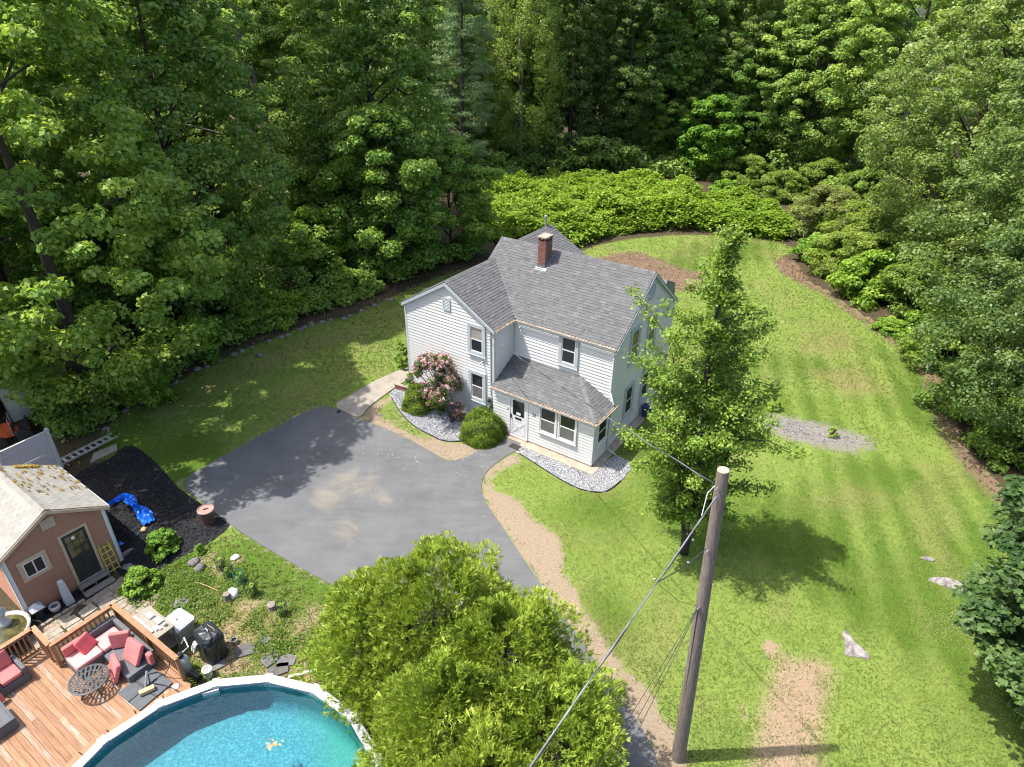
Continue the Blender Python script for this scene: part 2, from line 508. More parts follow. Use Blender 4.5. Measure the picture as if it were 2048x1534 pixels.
mk_attr('shingles', [(0, (0.070, 0.072, 0.076)), (.5, (0.112, 0.113, 0.115)), (1, (0.165, 0.163, 0.162))], rough=0.95, nscale=60, nvar=.2)
mk_attr('gravel_mix', [(0, (0.05, 0.055, 0.065)), (.35, (0.22, 0.23, 0.25)), (.7, (0.36, 0.36, 0.37)), (1, (0.62, 0.61, 0.60))], rough=0.9)
mk_attr('gutter_litter', [(0, (0.10, 0.055, 0.03)), (.5, (0.30, 0.14, 0.06)), (1, (0.62, 0.42, 0.20))], rough=1.0)
mk_attr('mulch_chips', [(0, (0.008, 0.008, 0.009)), (.8, (0.03, 0.03, 0.033)), (1, (0.10, 0.09, 0.08))], rough=0.95)
mk_attr('litter_brown', [(0, (0.07, 0.045, 0.028)), (.5, (0.17, 0.11, 0.065)), (1, (0.36, 0.25, 0.15))], rough=1.0)
mk_attr('petals', [(0, (0.50, 0.22, 0.28)), (1, (0.80, 0.66, 0.62))], rough=0.9)
mk_attr('moss_tufts', [(0, (0.10, 0.055, 0.02)), (.5, (0.24, 0.15, 0.04)), (1, (0.42, 0.30, 0.05))], rough=1.0)

mk_leaf('leaf_maple', (0.127, 0.255, 0.050), (0.201, 0.344, 0.065), (0.403, 0.546, 0.123))
mk_leaf('leaf_forest', (0.150, 0.276, 0.075), (0.211, 0.347, 0.088), (0.406, 0.553, 0.152))
mk_leaf('leaf_locust', (0.140, 0.224, 0.052), (0.208, 0.309, 0.069), (0.367, 0.482, 0.122), trans=.4)
mk_leaf('leaf_grey', (0.104, 0.182, 0.052), (0.160, 0.255, 0.068), (0.31, 0.41, 0.140), spec=.35)
mk_leaf('leaf_olive', (0.109, 0.149, 0.046), (0.190, 0.253, 0.071), (0.322, 0.385, 0.127))
mk_leaf('leaf_shrub', (0.094, 0.165, 0.029), (0.193, 0.303, 0.051), (0.341, 0.440, 0.099), objvar=.15)
mk_leaf('leaf_dark', (0.050, 0.105, 0.030), (0.100, 0.180, 0.052), (0.19, 0.29, 0.095), objvar=0)
mk_leaf('leaf_pine', (0.075, 0.143, 0.063), (0.149, 0.247, 0.105), (0.261, 0.382, 0.172), trans=.15)
mk_leaf('leaf_knotweed', (0.085, 0.175, 0.016), (0.165, 0.295, 0.026), (0.29, 0.42, 0.055), trans=.4)
mk_leaf('leaf_cedar', (0.130, 0.205, 0.022), (0.290, 0.390, 0.048), (0.46, 0.55, 0.100), trans=.3, objvar=.08)
mk_leaf('leaf_yew', (0.048, 0.088, 0.009), (0.138, 0.210, 0.016), (0.307, 0.379, 0.035), trans=.2, objvar=.08)
mk_leaf('leaf_pear', (0.094, 0.175, 0.027), (0.194, 0.312, 0.045), (0.362, 0.481, 0.088), trans=.36, objvar=0)
mk_leaf('leaf_rhodo', (0.039, 0.085, 0.019), (0.098, 0.163, 0.033), (0.221, 0.260, 0.065), objvar=0)
mk_leaf('leaf_bright', (0.081, 0.178, 0.017), (0.172, 0.322, 0.032), (0.310, 0.460, 0.075), trans=.35, objvar=.1)
mk_leaf('blossom', (0.52, 0.15, 0.27), (0.72, 0.40, 0.43), (0.85, 0.70, 0.66), trans=.3, tint=(1, .9, .9), objvar=0)
mk_leaf('leaf_weed', (0.043, 0.089, 0.010), (0.098, 0.170, 0.019), (0.178, 0.246, 0.038), trans=.3, objvar=0)

def mk_grass():
    m = bpy.data.materials.new('grass_blades')
    nt, n, l, b = nodes_of(m)
    at = n.new('ShaderNodeAttribute'); at.attribute_name = 'lc'
    cr = ramp(n, [(0, (0.092, 0.146, 0.028)), (.35, (0.158, 0.212, 0.044)), (.65, (0.216, 0.260, 0.064)), (.85, (0.27, 0.258, 0.10)), (1, (0.32, 0.26, 0.14))])
    l.new(at.outputs['Fac'], cr.inputs[0]); l.new(cr.outputs[0], b.inputs['Base Color'])
    b.inputs['Roughness'].default_value = .6; b.inputs['Specular IOR Level'].default_value = .2
    tr = n.new('ShaderNodeBsdfTranslucent'); l.new(cr.outputs[0], tr.inputs['Color'])
    mx = n.new('ShaderNodeMixShader'); mx.inputs[0].default_value = .3
    l.new(b.outputs[0], mx.inputs[1]); l.new(tr.outputs[0], mx.inputs[2]); l.new(mx.outputs[0], n['Material Output'].inputs['Surface'])
    MATS['grass_blades'] = m
mk_grass()

def mk_ground():
    m = bpy.data.materials.new('ground')
    nt, n, l, b = nodes_of(m)
    geo = n.new('ShaderNodeNewGeometry')
    def noise(scale, det=5, rough=.6, vec=None):
        t = n.new('ShaderNodeTexNoise'); t.inputs['Scale'].default_value = scale; t.inputs['Detail'].default_value = det
        t.inputs['Roughness'].default_value = rough
        l.new(vec or geo.outputs['Position'], t.inputs['Vector']); return t.outputs['Fac']
    def sep(name):
        a = n.new('ShaderNodeAttribute'); a.attribute_name = name
        s = n.new('ShaderNodeSeparateColor'); l.new(a.outputs['Color'], s.inputs[0]); return s.outputs
    def edge(val, nz, k=.9, w=.18):
        a = n.new('ShaderNodeMath'); a.operation = 'MULTIPLY_ADD'; l.new(nz, a.inputs[0]); a.inputs[1].default_value = k; a.inputs[2].default_value = -k / 2
        s = n.new('ShaderNodeMath'); s.operation = 'ADD'; l.new(val, s.inputs[0]); l.new(a.outputs[0], s.inputs[1])
        mr = n.new('ShaderNodeMapRange'); mr.interpolation_type = 'SMOOTHSTEP'
        mr.inputs['From Min'].default_value = .5 - w; mr.inputs['From Max'].default_value = .5 + w
        l.new(s.outputs[0], mr.inputs['Value']); return mr.outputs[0]
    def mix(f, a, c):
        x = n.new('ShaderNodeMix'); x.data_type = 'RGBA'; l.new(f, x.inputs['Factor']); l.new(a, x.inputs['A']); l.new(c, x.inputs['B']); return x.outputs['Result']
    m1 = sep('m1'); m2 = sep('m2')
    n1 = noise(0.5); n2 = noise(3.0); n3 = noise(16.0, 6, .7); n4 = noise(55.0, 3)
    gr = ramp(n, [(.28, (0.092, 0.146, 0.028)), (.5, (0.146, 0.202, 0.042)), (.72, (0.200, 0.244, 0.060))])
    add = n.new('ShaderNodeMath'); add.operation = 'MULTIPLY_ADD'; l.new(n3, add.inputs[0]); add.inputs[1].default_value = .55
    h = n.new('ShaderNodeMath'); h.operation = 'MULTIPLY'; l.new(n1, h.inputs[0]); h.inputs[1].default_value = .45; l.new(h.outputs[0], add.inputs[2])
    l.new(add.outputs[0], gr.inputs[0])
    def two(c1, c2, f, a=.35, z=.65):
        q = ramp(n, [(a, c1), (z, c2)]); l.new(f, q.inputs[0]); return q.outputs[0]
    dry = two((0.13, 0.125, 0.042), (0.24, 0.19, 0.09), n3)
    sand = two((0.19, 0.145, 0.10), (0.30, 0.24, 0.172), n3)
    bare = two((0.20, 0.142, 0.092), (0.32, 0.235, 0.158), n3)
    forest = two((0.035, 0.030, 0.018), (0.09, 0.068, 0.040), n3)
    mulch = two((0.11, 0.072, 0.050), (0.23, 0.16, 0.11), n3)
    grav = two((0.11, 0.10, 0.085), (0.26, 0.235, 0.205), n4, .38, .62)
    lush = two((0.048, 0.095, 0.012), (0.09, 0.15, 0.018), n3)
    c = gr.outputs[0]
    c = mix(edge(m2[2], n2, .7, .35), c, lush)
    c = mix(edge(m2[0], n3, 1.0, .35), c, dry)
    c = mix(edge(m2[1], n3, 1.0, .22), c, bare)
    c = mix(edge(m1[0], n2, 1.15, .26), c, sand)
    c = mix(edge(m1[2], n2, 1.0, .3), c, grav)
    a3 = n.new('ShaderNodeAttribute'); a3.attribute_name = 'm3'
    s3 = n.new('ShaderNodeSeparateColor'); l.new(a3.outputs['Color'], s3.inputs[0])
    c = mix(edge(s3.outputs[0], n2, 1.1, .28), c, mulch)
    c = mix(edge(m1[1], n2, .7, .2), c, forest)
    l.new(c, b.inputs['Base Color'])
    b.inputs['Roughness'].default_value = .95; b.inputs['Specular IOR Level'].default_value = .1
    bp = n.new('ShaderNodeBump'); bp.inputs['Strength'].default_value = .5; bp.inputs['Distance'].default_value = .05
    l.new(n3, bp.inputs['Height']); l.new(bp.outputs[0], b.inputs['Normal'])
    MATS['ground'] = m
mk_ground()

def mk_asphalt_sealed():
    """sealed driveway with pale silt stains and sheen differences"""
    m = MATS['asphalt']; nt, n, l, b = nodes_of(m)
    geo = n.new('ShaderNodeNewGeometry')
    t = n.new('ShaderNodeTexNoise'); t.inputs['Scale'].default_value = .55; t.inputs['Detail'].default_value = 7; t.inputs['Roughness'].default_value = .62
    t.inputs['Distortion'].default_value = 1.2
    l.new(geo.outputs['Position'], t.inputs['Vector'])
    a = n.new('ShaderNodeAttribute'); a.attribute_name = 'silt'
    ad = n.new('ShaderNodeMath'); ad.operation = 'MULTIPLY'; l.new(t.outputs['Fac'], ad.inputs[0]); l.new(a.outputs['Fac'], ad.inputs[1])
    mr = n.new('ShaderNodeMapRange'); mr.interpolation_type = 'SMOOTHSTEP'; mr.inputs['From Min'].default_value = .34; mr.inputs['From Max'].default_value = .58
    mr.inputs['To Max'].default_value = .48
    l.new(ad.outputs[0], mr.inputs['Value'])
    base = b.inputs['Base Color'].links[0].from_socket
    x = n.new('ShaderNodeMix'); x.data_type = 'RGBA'; l.new(mr.outputs[0], x.inputs['Factor']); l.new(base, x.inputs['A']); x.inputs['B'].default_value = (.25, .212, .155, 1)
    l.new(x.outputs['Result'], b.inputs['Base Color'])
    dn = n.new('ShaderNodeTexNoise'); dn.inputs['Scale'].default_value = 1.6; dn.inputs['Detail'].default_value = 5
    l.new(geo.outputs['Position'], dn.inputs['Vector'])
    mv = n.new('ShaderNodeMix'); mv.data_type = 'VECTOR'; mv.inputs['Factor'].default_value = .35; l.new(geo.outputs['Position'], mv.inputs['A']); l.new(dn.outputs['Color'], mv.inputs['B'])
    vo = n.new('ShaderNodeTexVoronoi'); vo.feature = 'DISTANCE_TO_EDGE'; vo.inputs['Scale'].default_value = .38; l.new(mv.outputs['Result'], vo.inputs['Vector'])
    ck = n.new('ShaderNodeMapRange'); ck.inputs['From Min'].default_value = .002; ck.inputs['From Max'].default_value = .010; ck.inputs['To Min'].default_value = .93; ck.inputs['To Max'].default_value = 1.0; l.new(vo.outputs['Distance'], ck.inputs['Value'])
    mp = n.new('ShaderNodeMapping'); mp.inputs['Scale'].default_value = (.5, 2.2, 1); mp.inputs['Rotation'].default_value = (0, 0, .6); l.new(geo.outputs['Position'], mp.inputs[0])
    sk = n.new('ShaderNodeTexNoise'); sk.inputs['Scale'].default_value = 1.3; sk.inputs['Detail'].default_value = 6; sk.inputs['Distortion'].default_value = .8; l.new(mp.outputs[0], sk.inputs['Vector'])
    sm = n.new('ShaderNodeMapRange'); sm.inputs['From Min'].default_value = .3; sm.inputs['From Max'].default_value = .7; sm.inputs['To Min'].default_value = .92; sm.inputs['To Max'].default_value = 1.08; l.new(sk.outputs['Fac'], sm.inputs['Value'])
    pm = n.new('ShaderNodeMath'); pm.operation = 'MULTIPLY'; l.new(ck.outputs[0], pm.inputs[0]); l.new(sm.outputs[0], pm.inputs[1])
    sv = n.new('ShaderNodeVectorMath'); sv.operation = 'SCALE'; l.new(x.outputs['Result'], sv.inputs[0]); l.new(pm.outputs[0], sv.inputs['Scale']); l.new(sv.outputs[0], b.inputs['Base Color'])
    w = n.new('ShaderNodeTexNoise'); w.inputs['Scale'].default_value = 1.1; w.inputs['Detail'].default_value = 4
    l.new(geo.outputs['Position'], w.inputs['Vector'])
    r2 = n.new('ShaderNodeMapRange'); r2.inputs['From Min'].default_value = .3; r2.inputs['From Max'].default_value = .7; r2.inputs['To Min'].default_value = .5; r2.inputs['To Max'].default_value = .85
    l.new(w.outputs['Fac'], r2.inputs['Value']); l.new(r2.outputs[0], b.inputs['Roughness'])
mk_asphalt_sealed()

# ------------------------------------------------------------------ plan outlines (from the photograph, on the terrain)
def GP(pts): return np.array([G(*q)[:2] for q in pts])
DRIVE = GP([(355, 968), (430, 922), (520, 872), (600, 828), (640, 813), (668, 815), (705, 834), (760, 853), (820, 880), (866, 906), (893, 922),
            (912, 921), (931, 917), (955, 902), (979, 885), (999, 868), (1022, 866), (1052, 881), (1048, 893), (1031, 903), (1008, 916), (981, 935), (966, 955),
            (962, 976), (968, 999), (985, 1026), (1008, 1058), (1036, 1103), (1078, 1164), (1140, 1250), (1198, 1334), (1231, 1384), (1268, 1433), (1297, 1478),
            (1318, 1534), (1338, 1640), (1345, 1790), (1080, 1790), (1010, 1600), (940, 1440), (860, 1330), (770, 1242), (668, 1172), (609, 1141), (539, 1101), (462, 1052),
            (415, 1013)])
WALK = GP([(664, 812), (700, 792), (745, 765), (790, 746), (840, 720), (862, 731), (822, 757), (793, 774), (768, 792), (738, 814), (722, 836), (704, 832)])
BED1 = GP([(779, 789), (791, 778), (816, 776), (850, 770), (986, 842), (1001, 862), (984, 873), (955, 882), (932, 883), (898, 884), (880, 881), (862, 871), (840, 861), (820, 846), (803, 829), (794, 815)])
BED2 = GP([(1031, 904), (1048, 892), (1070, 893), (1150, 930), (1200, 930), (1232, 911), (1259, 924), (1265, 935), (1246, 958), (1226, 976), (1209, 986), (1176, 984), (1151, 976), (1110, 954), (1060, 921)])
MULCH = GP([(269, 890), (305, 918), (352, 969), (391, 1001), (457, 1042), (463, 1055), (416, 1091), (367, 1113), (320, 1140), (262, 1168), (215, 1120), (140, 960), (171, 937), (220, 918), (244, 896)])
SANDR = GP([(1031, 904), (1046, 923), (993, 943), (983, 961), (985, 976), (1011, 990), (1033, 997), (1066, 1036), (1116, 1073), (1128, 1106), (1124, 1144), (1153, 1181), (1165, 1214), (1198, 1263), (1219, 1296),
            (1256, 1346), (1285, 1367), (1306, 1392), (1322, 1429), (1355, 1466), (1372, 1495), (1380, 1534), (1390, 1640), (1330, 1640), (1297, 1478), (1198, 1334), (1078, 1164), (985, 1026), (962, 976), (981, 935)])
SANDL = GP([(722, 836), (738, 814), (768, 797), (780, 790), (796, 816), (822, 848), (862, 872), (898, 886), (955, 884), (984, 876), (931, 919), (893, 924), (820, 882), (760, 855)])
GRASSL = GP([(752, 822), (776, 800), (790, 812), (806, 838), (840, 864), (864, 880), (850, 884), (806, 862), (768, 840)])
BARE = GP([(1562, 1307), (1600, 1322), (1634, 1317), (1667, 1341), (1655, 1385), (1648, 1422), (1639, 1534), (1640, 1700), (1490, 1700), (1500, 1534), (1529, 1408), (1545, 1350)])
BARE2 = GP([(1524, 1279), (1556, 1284), (1557, 1312), (1528, 1310)])
BARE3 = GP([(1470, 1412), (1496, 1408), (1500, 1430), (1476, 1436)])
GRAV2 = GP([(1514, 848), (1548, 829), (1600, 838), (1658, 852), (1730, 872), (1749, 891), (1710, 905), (1643, 896), (1572, 877)])
BACKDIRT = GP([(1180, 520), (1230, 506), (1275, 503), (1340, 528), (1405, 548), (1402, 584), (1340, 582), (1260, 545)])
PATCHR = GP([(1545, 522), (1572, 512), (1598, 530), (1618, 560), (1600, 566), (1560, 545)])
LAWN = GP([(205, 868), (250, 822), (312, 790), (395, 740), (470, 708), (560, 672), (625, 648), (700, 632), (790, 592), (900, 545), (1000, 520), (1150, 508), (1195, 490), (1260, 478), (1340, 471), (1430, 470), (1500, 474),
           (1560, 486), (1600, 500), (1570, 512), (1552, 530), (1600, 562), (1660, 590), (1700, 622), (1752, 654), (1820, 706), (1858, 750), (1878, 812), (1905, 878), (1935, 925), (1990, 985), (2060, 1050), (2200, 1300), (2200, 1700),
           (300, 1760), (300, 1100), (200, 930)])
DRYL = GP([(300, 830), (420, 750), (560, 690), (700, 650), (800, 610), (800, 640), (700, 690), (600, 720), (470, 770), (340, 840)])
DRYR = [GP([(1570, 690), (1680, 640), (1740, 700), (1660, 720)]), GP([(1590, 740), (1720, 720), (1800, 790), (1700, 800)]), GP([(1080, 1040), (1130, 1050), (1160, 1090), (1130, 1090)]),
        GP([(400, 1160), (540, 1180), (640, 1260), (560, 1340), (420, 1350), (330, 1250)]), GP([(1560, 1010), (1700, 960), (1820, 1000), (1700, 1030)])]
YARD = GP([(240, 1170), (330, 1140), (420, 1095), (462, 1062), (560, 1120), (668, 1180), (700, 1300), (640, 1390), (430, 1370), (350, 1310), (290, 1240)])

def make_ground():
    def axis(lo, hi, a, b, st, far):
        mid = np.arange(lo, hi + 1e-6, st)
        left = lo - np.cumsum(st * 1.16 ** np.arange(1, 60)); left = left[left > a]
        right = hi + np.cumsum(st * 1.16 ** np.arange(1, 60)); right = right[right < b]
        return np.concatenate([[a], left[::-1], mid, right, [b]])
    xs = axis(-23, 27, -420, 420, .3, 0); ys = axis(7.5, 58, -60, 700, .3, 0)
    X, Y = np.meshgrid(xs, ys)
    Z = hgt(X, Y) + (fbm(X, Y, .9) - .5) * .05
    fo = sdist(LAWN, X, Y)
    Z = Z + ss(0, 12, fo) * (fbm(X, Y, .25) - .35) * .8
    nx, ny = len(xs), len(ys)
    V_ = np.stack([X.ravel(), Y.ravel(), Z.ravel()], 1)
    i = np.arange((ny - 1) * (nx - 1)); r_ = i // (nx - 1); c_ = i % (nx - 1); k = r_ * nx + c_
    F_ = np.stack([k, k + 1, k + nx + 1, k + nx], 1)
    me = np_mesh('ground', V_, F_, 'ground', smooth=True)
    def msk(poly, w=.3): return np.clip(.5 - sdist(poly, X, Y) / w, 0, 1)
    sand = np.maximum(msk(SANDR, .6), np.clip(msk(SANDL, .3) - .75 * msk(GRASSL, .4), 0, 1))
    dr = sdist(DRIVE, X, Y)
    sand = np.maximum(sand, .75 * np.clip(1 - np.abs(dr) / .22, 0, 1))
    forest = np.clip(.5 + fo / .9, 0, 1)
    grav = msk(GRAV2, 1.3)
    dry = .55 * msk(DRYL, 1.6)
    for q in DRYR: dry = np.maximum(dry, .62 * msk(q, 2.5))
    dry = np.maximum(dry, .42 * (fbm(X, Y, .16) > .5) * np.clip((fbm(X + 50, Y, .35) - .4) * 4, 0, 1))
    yd = msk(YARD, .8)
    bare = np.maximum.reduce([msk(BARE, 1.5), msk(BARE2, .4), .9 * msk(BARE3, .3), .6 * yd * np.clip((fbm(X, Y, .8) - .46) * 6, 0, 1)])
    lush = np.clip((fbm(X + 9, Y + 3, .12) - .42) * 5, 0, 1) * .8
    lush = np.clip(lush - .22 * np.sin((X * .97 - Y * .24) * 5.2 + 2.4 * vnoise(X, Y, .12) * 2) * ss(7, 13, X), 0, 1)  # mowing bands vary the lush ground tint too
    mul = np.maximum(msk(BACKDIRT, 2.2), msk(PATCHR, 1.2))
    strip = np.clip(1 - np.abs(fo - .1) / 1.0, 0, 1) * (X > 15) * (Y < 46)
    mul = np.maximum(mul, strip * .95)
    def put(nm, a, b_, c3):
        at = me.attributes.new(nm, 'FLOAT_COLOR', 'POINT')
        at.data.foreach_set('color', np.stack([a.ravel(), b_.ravel(), c3.ravel(), np.ones(a.size)], 1).astype(np.float32).ravel())
    z0 = np.zeros_like(X)
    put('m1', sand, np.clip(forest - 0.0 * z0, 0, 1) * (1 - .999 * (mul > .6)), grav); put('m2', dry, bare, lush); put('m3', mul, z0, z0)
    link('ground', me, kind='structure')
make_ground()

def make_drive():
    me = sheet('driveway', smooth_poly(DRIVE, 1), .03, 'asphalt', .4, .06)
    co = np.array([v.co[:] for v in me.vertices])
    sl = np.zeros(len(co))
    for (px, py, rr, s) in [(700, 965, 2.0, 1.0), (655, 1000, 1.2, 1.15), (690, 1065, 1.6, 1.0), (560, 1080, 1.2, .85), (760, 1000, 1.2, .9), (620, 1040, 2.2, .75)]:
        g = G(px, py); sl = np.maximum(sl, s * np.exp(-((co[:, 0] - g[0]) ** 2 + (co[:, 1] - g[1]) ** 2) / rr ** 2))
    at = me.attributes.new('silt', 'FLOAT', 'POINT'); at.data.foreach_set('value', sl.astype(np.float32))
    link('driveway', me, kind='structure')
    link('walkway', sheet('walkway', smooth_poly(WALK, 1), .05, 'concrete', .5, .1), kind='structure')
make_drive()

# ------------------------------------------------------------------ building helpers (local frames)
class Face:
    """maps (a, z, d): along the wall, up, outwards -> local xyz of a building"""
    def __init__(s, origin, along, out):
        s.o = np.array(origin, float); s.a = np.array(along, float); s.n = np.array(out, float)
    def p(s, a, z, d=0.0): return s.o + s.a * a + s.n * d + np.array([0, 0, z])
    def box(s, mb, a0, a1, z0, z1, d0, d1, c=.5):
        P = [s.p(a, z, d) for d in (d0, d1) for (a, z) in ((a0, z0), (a1, z0), (a1, z1), (a0, z1))]
        F = [(0, 1, 2, 3), (7, 6, 5, 4), (0, 4, 5, 1), (1, 5, 6, 2), (2, 6, 7, 3), (3, 7, 4, 0)]
        return mb.add(P, F, c)
    def rot(s): return Matrix((tuple(s.a), tuple(s.n), (0, 0, 1))).transposed().to_4x4()

_clap = {}
def clap_mesh(mat):
    if mat not in _clap:
        V_ = [(0, .004, 0), (1, .004, 0), (1, .030, 0), (0, .030, 0), (0, .002, 1), (1, .002, 1), (1, .006, 1), (0, .006, 1)]
        _clap[mat] = MB().add(V_, [(0, 1, 2, 3), (7, 6, 5, 4), (3, 2, 6, 7), (0, 3, 7, 4), (1, 5, 6, 2)]).mesh('clapboard', mat)
    return _clap[mat]

def clapboards(face, wall, z0, z1, rng, mat, expo=.155):
    """lapped boards over a wall: rng(z) -> (a0, a1) at height z"""
    me = clap_mesh(mat)
    k = 0
    while z0 + k * expo < z1 - .03:
        za = z0 + k * expo; zb = min(za + expo, z1)
        k += 1
        a0, a1 = rng(zb - .01)
        if a1 - a0 < .08: continue
        M = Matrix.Translation(Vector(face.p(a0, za))) @ face.rot() @ Matrix.Diagonal((a1 - a0, 1, zb - za, 1))
        o = bpy.data.objects.new('clapboard', me); COL.objects.link(o); o.parent = wall
        o.matrix_local = M

def ring_frame(face, mb, a0, a1, z0, z1, w, d0, d1, c=.5, wb=None):
    wb = w if wb is None else wb
    face.box(mb, a0, a0 + w, z0, z1, d0, d1, c); face.box(mb, a1 - w, a1, z0, z1, d0, d1, c)
    face.box(mb, a0 + w, a1 - w, z1 - w, z1, d0, d1, c); face.box(mb, a0 + w, a1 - w, z0, z0 + wb, d0, d1, c)

def window(face, parent, a0, a1, z0, z1, cw=.15, casing='trim', sash='trim_white', upper='pane', lower='pane', sill=True, proud=.085, label=None):
    """double-hung window: casing (the window object), sash with meeting rail, two panes, sill"""
    mb = MB(); ring_frame(face, mb, a0, a1, z0, z1, cw, .0, proud)
    w = mb.build('window', casing, parent)
    if label: w['label'] = label
    i0, i1, j0, j1 = a0 + cw, a1 - cw, z0 + cw, z1 - cw; jm = (j0 + j1) / 2
    s = MB()
    ring_frame(face, s, i0, i1, jm - .02, j1, .045, .034, .050)
    ring_frame(face, s, i0, i1, j0, jm + .025, .05, .042, .064)
    s.build('sash', sash, w)
    g = MB(); face.box(g, i0 + .045, i1 - .045, jm + .02, j1 - .045, .033, .040); g.build('pane', upper, w)
    g = MB(); face.box(g, i0 + .05, i1 - .05, j0 + .05, jm - .02, .044, .052); g.build('pane', lower, w)
    if sill:
        q = MB(); face.box(q, a0 - .02, a1 + .02, z0 - .035, z0 + .0, .0, proud + .035); q.build('sill', casing, w)
    return w

def louvre(face, parent, a0, a1, z0, z1, mat='trim', back='metal_grey', n=7):
    mb = MB(); ring_frame(face, mb, a0, a1, z0, z1, .045, 0, .06); v = mb.build('gable_vent', mat, parent)
    for k in range(n):
        z = z0 + .045 + (z1 - z0 - .09) * (k + .15) / n
        s = MB(); h = (z1 - z0 - .09) / n * .75
        P = [face.p(a, zz, d) for (zz, d) in ((z, .052), (z + h, .03), (z + h + .008, .034), (z + .008, .058)) for a in (a0 + .046, a1 - .046)]
        s.add(P, [(0, 1, 3, 2), (2, 3, 5, 4), (4, 5, 7, 6), (6, 7, 1, 0), (0, 2, 4, 6), (1, 7, 5, 3)]); s.build('slat', mat, v)
    b = MB(); face.box(b, a0 + .045, a1 - .045, z0 + .045, z1 - .045, .024, .028); b.build('vent_backing', back, v)
    return v

class Slope:
    """roof plane: origin at an eave end, along the eave, up the slope; n outwards"""
    def __init__(s, o, e, up):
        s.o = np.array(o, float); s.e = np.array(e, float) / np.linalg.norm(e); s.L = float(np.linalg.norm(up)); s.u = np.array(up, float) / s.L
        s.n = np.cross(s.e, s.u)
        if s.n[2] < 0: s.n = -s.n
    def p(s, a, b, d=0.0): return s.o + s.e * a + s.u * b + s.n * d

def shingle_slab(sl, poly, th=.05):
    """solid roof board under the shingles, poly in (a,b)"""
    m = MB(); k = len(poly)
    V_ = [sl.p(a, b, -th) for a, b in poly] + [sl.p(a, b, 0) for a, b in poly]
    m.add(V_, [tuple(reversed(range(k))), tuple(range(k, 2 * k))] + [(i, (i + 1) % k, (i + 1) % k + k, i + k) for i in range(k)])
    return m

def shingle_tabs(sl, poly, rg, expo=.142, tab=.22, th=.016):
    """laminated shingle tabs as one mesh of thin wedges"""
    P = np.array(poly); amin, bmin = P.min(0); amax, bmax = P.max(0)
    m = MB(); r_ = 0; b = bmin
    while b < bmax - .03:
        a = amin - rg.random() * tab
        while a < amax:
            w = tab * rg.uniform(.55, 1.25)
            a0, a1 = max(a, amin), min(a + w, amax); b1 = min(b + expo * 1.05, bmax)
            if a1 - a0 > .02:
                cx, cy_ = (a0 + a1) / 2, (b + b1) / 2
                if sdist(P, np.array([cx]), np.array([cy_]))[0] < -.01:
                    # clip ends against slanted edges by shrinking
                    t = th * rg.uniform(.7, 1.5)
                    V_ = [sl.p(a0, b, .001), sl.p(a1, b, .001), sl.p(a1, b1, .001), sl.p(a0, b1, .001), sl.p(a0, b, t), sl.p(a1, b, t), sl.p(a1, b1, .003), sl.p(a0, b1, .003)]
                    m.add(V_, [(4, 5, 6, 7), (0, 1, 5, 4), (1, 2, 6, 5), (3, 0, 4, 7)], float(np.clip(rg.normal(.5, .11), 0, 1)))
            a += w
        b += expo
    return m

def gutter(p0, p1, out, parent, rg, name='gutter', litter=1.0, size=.11):
    """open K-style trough along p0-p1 with leaf litter in it"""
    p0 = np.array(p0, float); p1 = np.array(p1, float); o = np.array(out, float); k = np.array([0, 0, 1.0])
    prof = [(0, 0), (0, -size), (size * .75, -size), (size, -.012), (size, .0), (size - .012, .0), (size * .68, -size + .012), (.01, -size + .012), (.01, 0)]
    m = MB(); m.loft([[q + o * a + k * b for a, b in prof] for q in (p0, p1)])
    g = m.build(name, 'gutter_white', parent)
    L = np.linalg.norm(p1 - p0); n = int(L * 230 * litter)
    if n:
        t = rg.random(n); dense = vnoise(t * L * 1.3, t * 0 + rg.random() * 50, 1.0)
        keep = dense + rg.random(n) * .5 > .45; t = t[keep]; n = len(t)
        C = p0 + (p1 - p0) * t[:, None] + o * rg.uniform(.02, size - .02, n)[:, None] + k * rg.uniform(-.06, -.005, n)[:, None]
        V_, F_ = leaf_quads(rg, C, rg.normal(size=(n, 3)) * .6 + k, rg.uniform(.03, .07, n), rg.uniform(.02, .04, n))
        link('leaf_litter', np_mesh('leaf_litter', V_, F_, 'gutter_litter', np.clip(rg.normal(.55, .3, n), 0, 1)), g, kind='stuff')
    return g

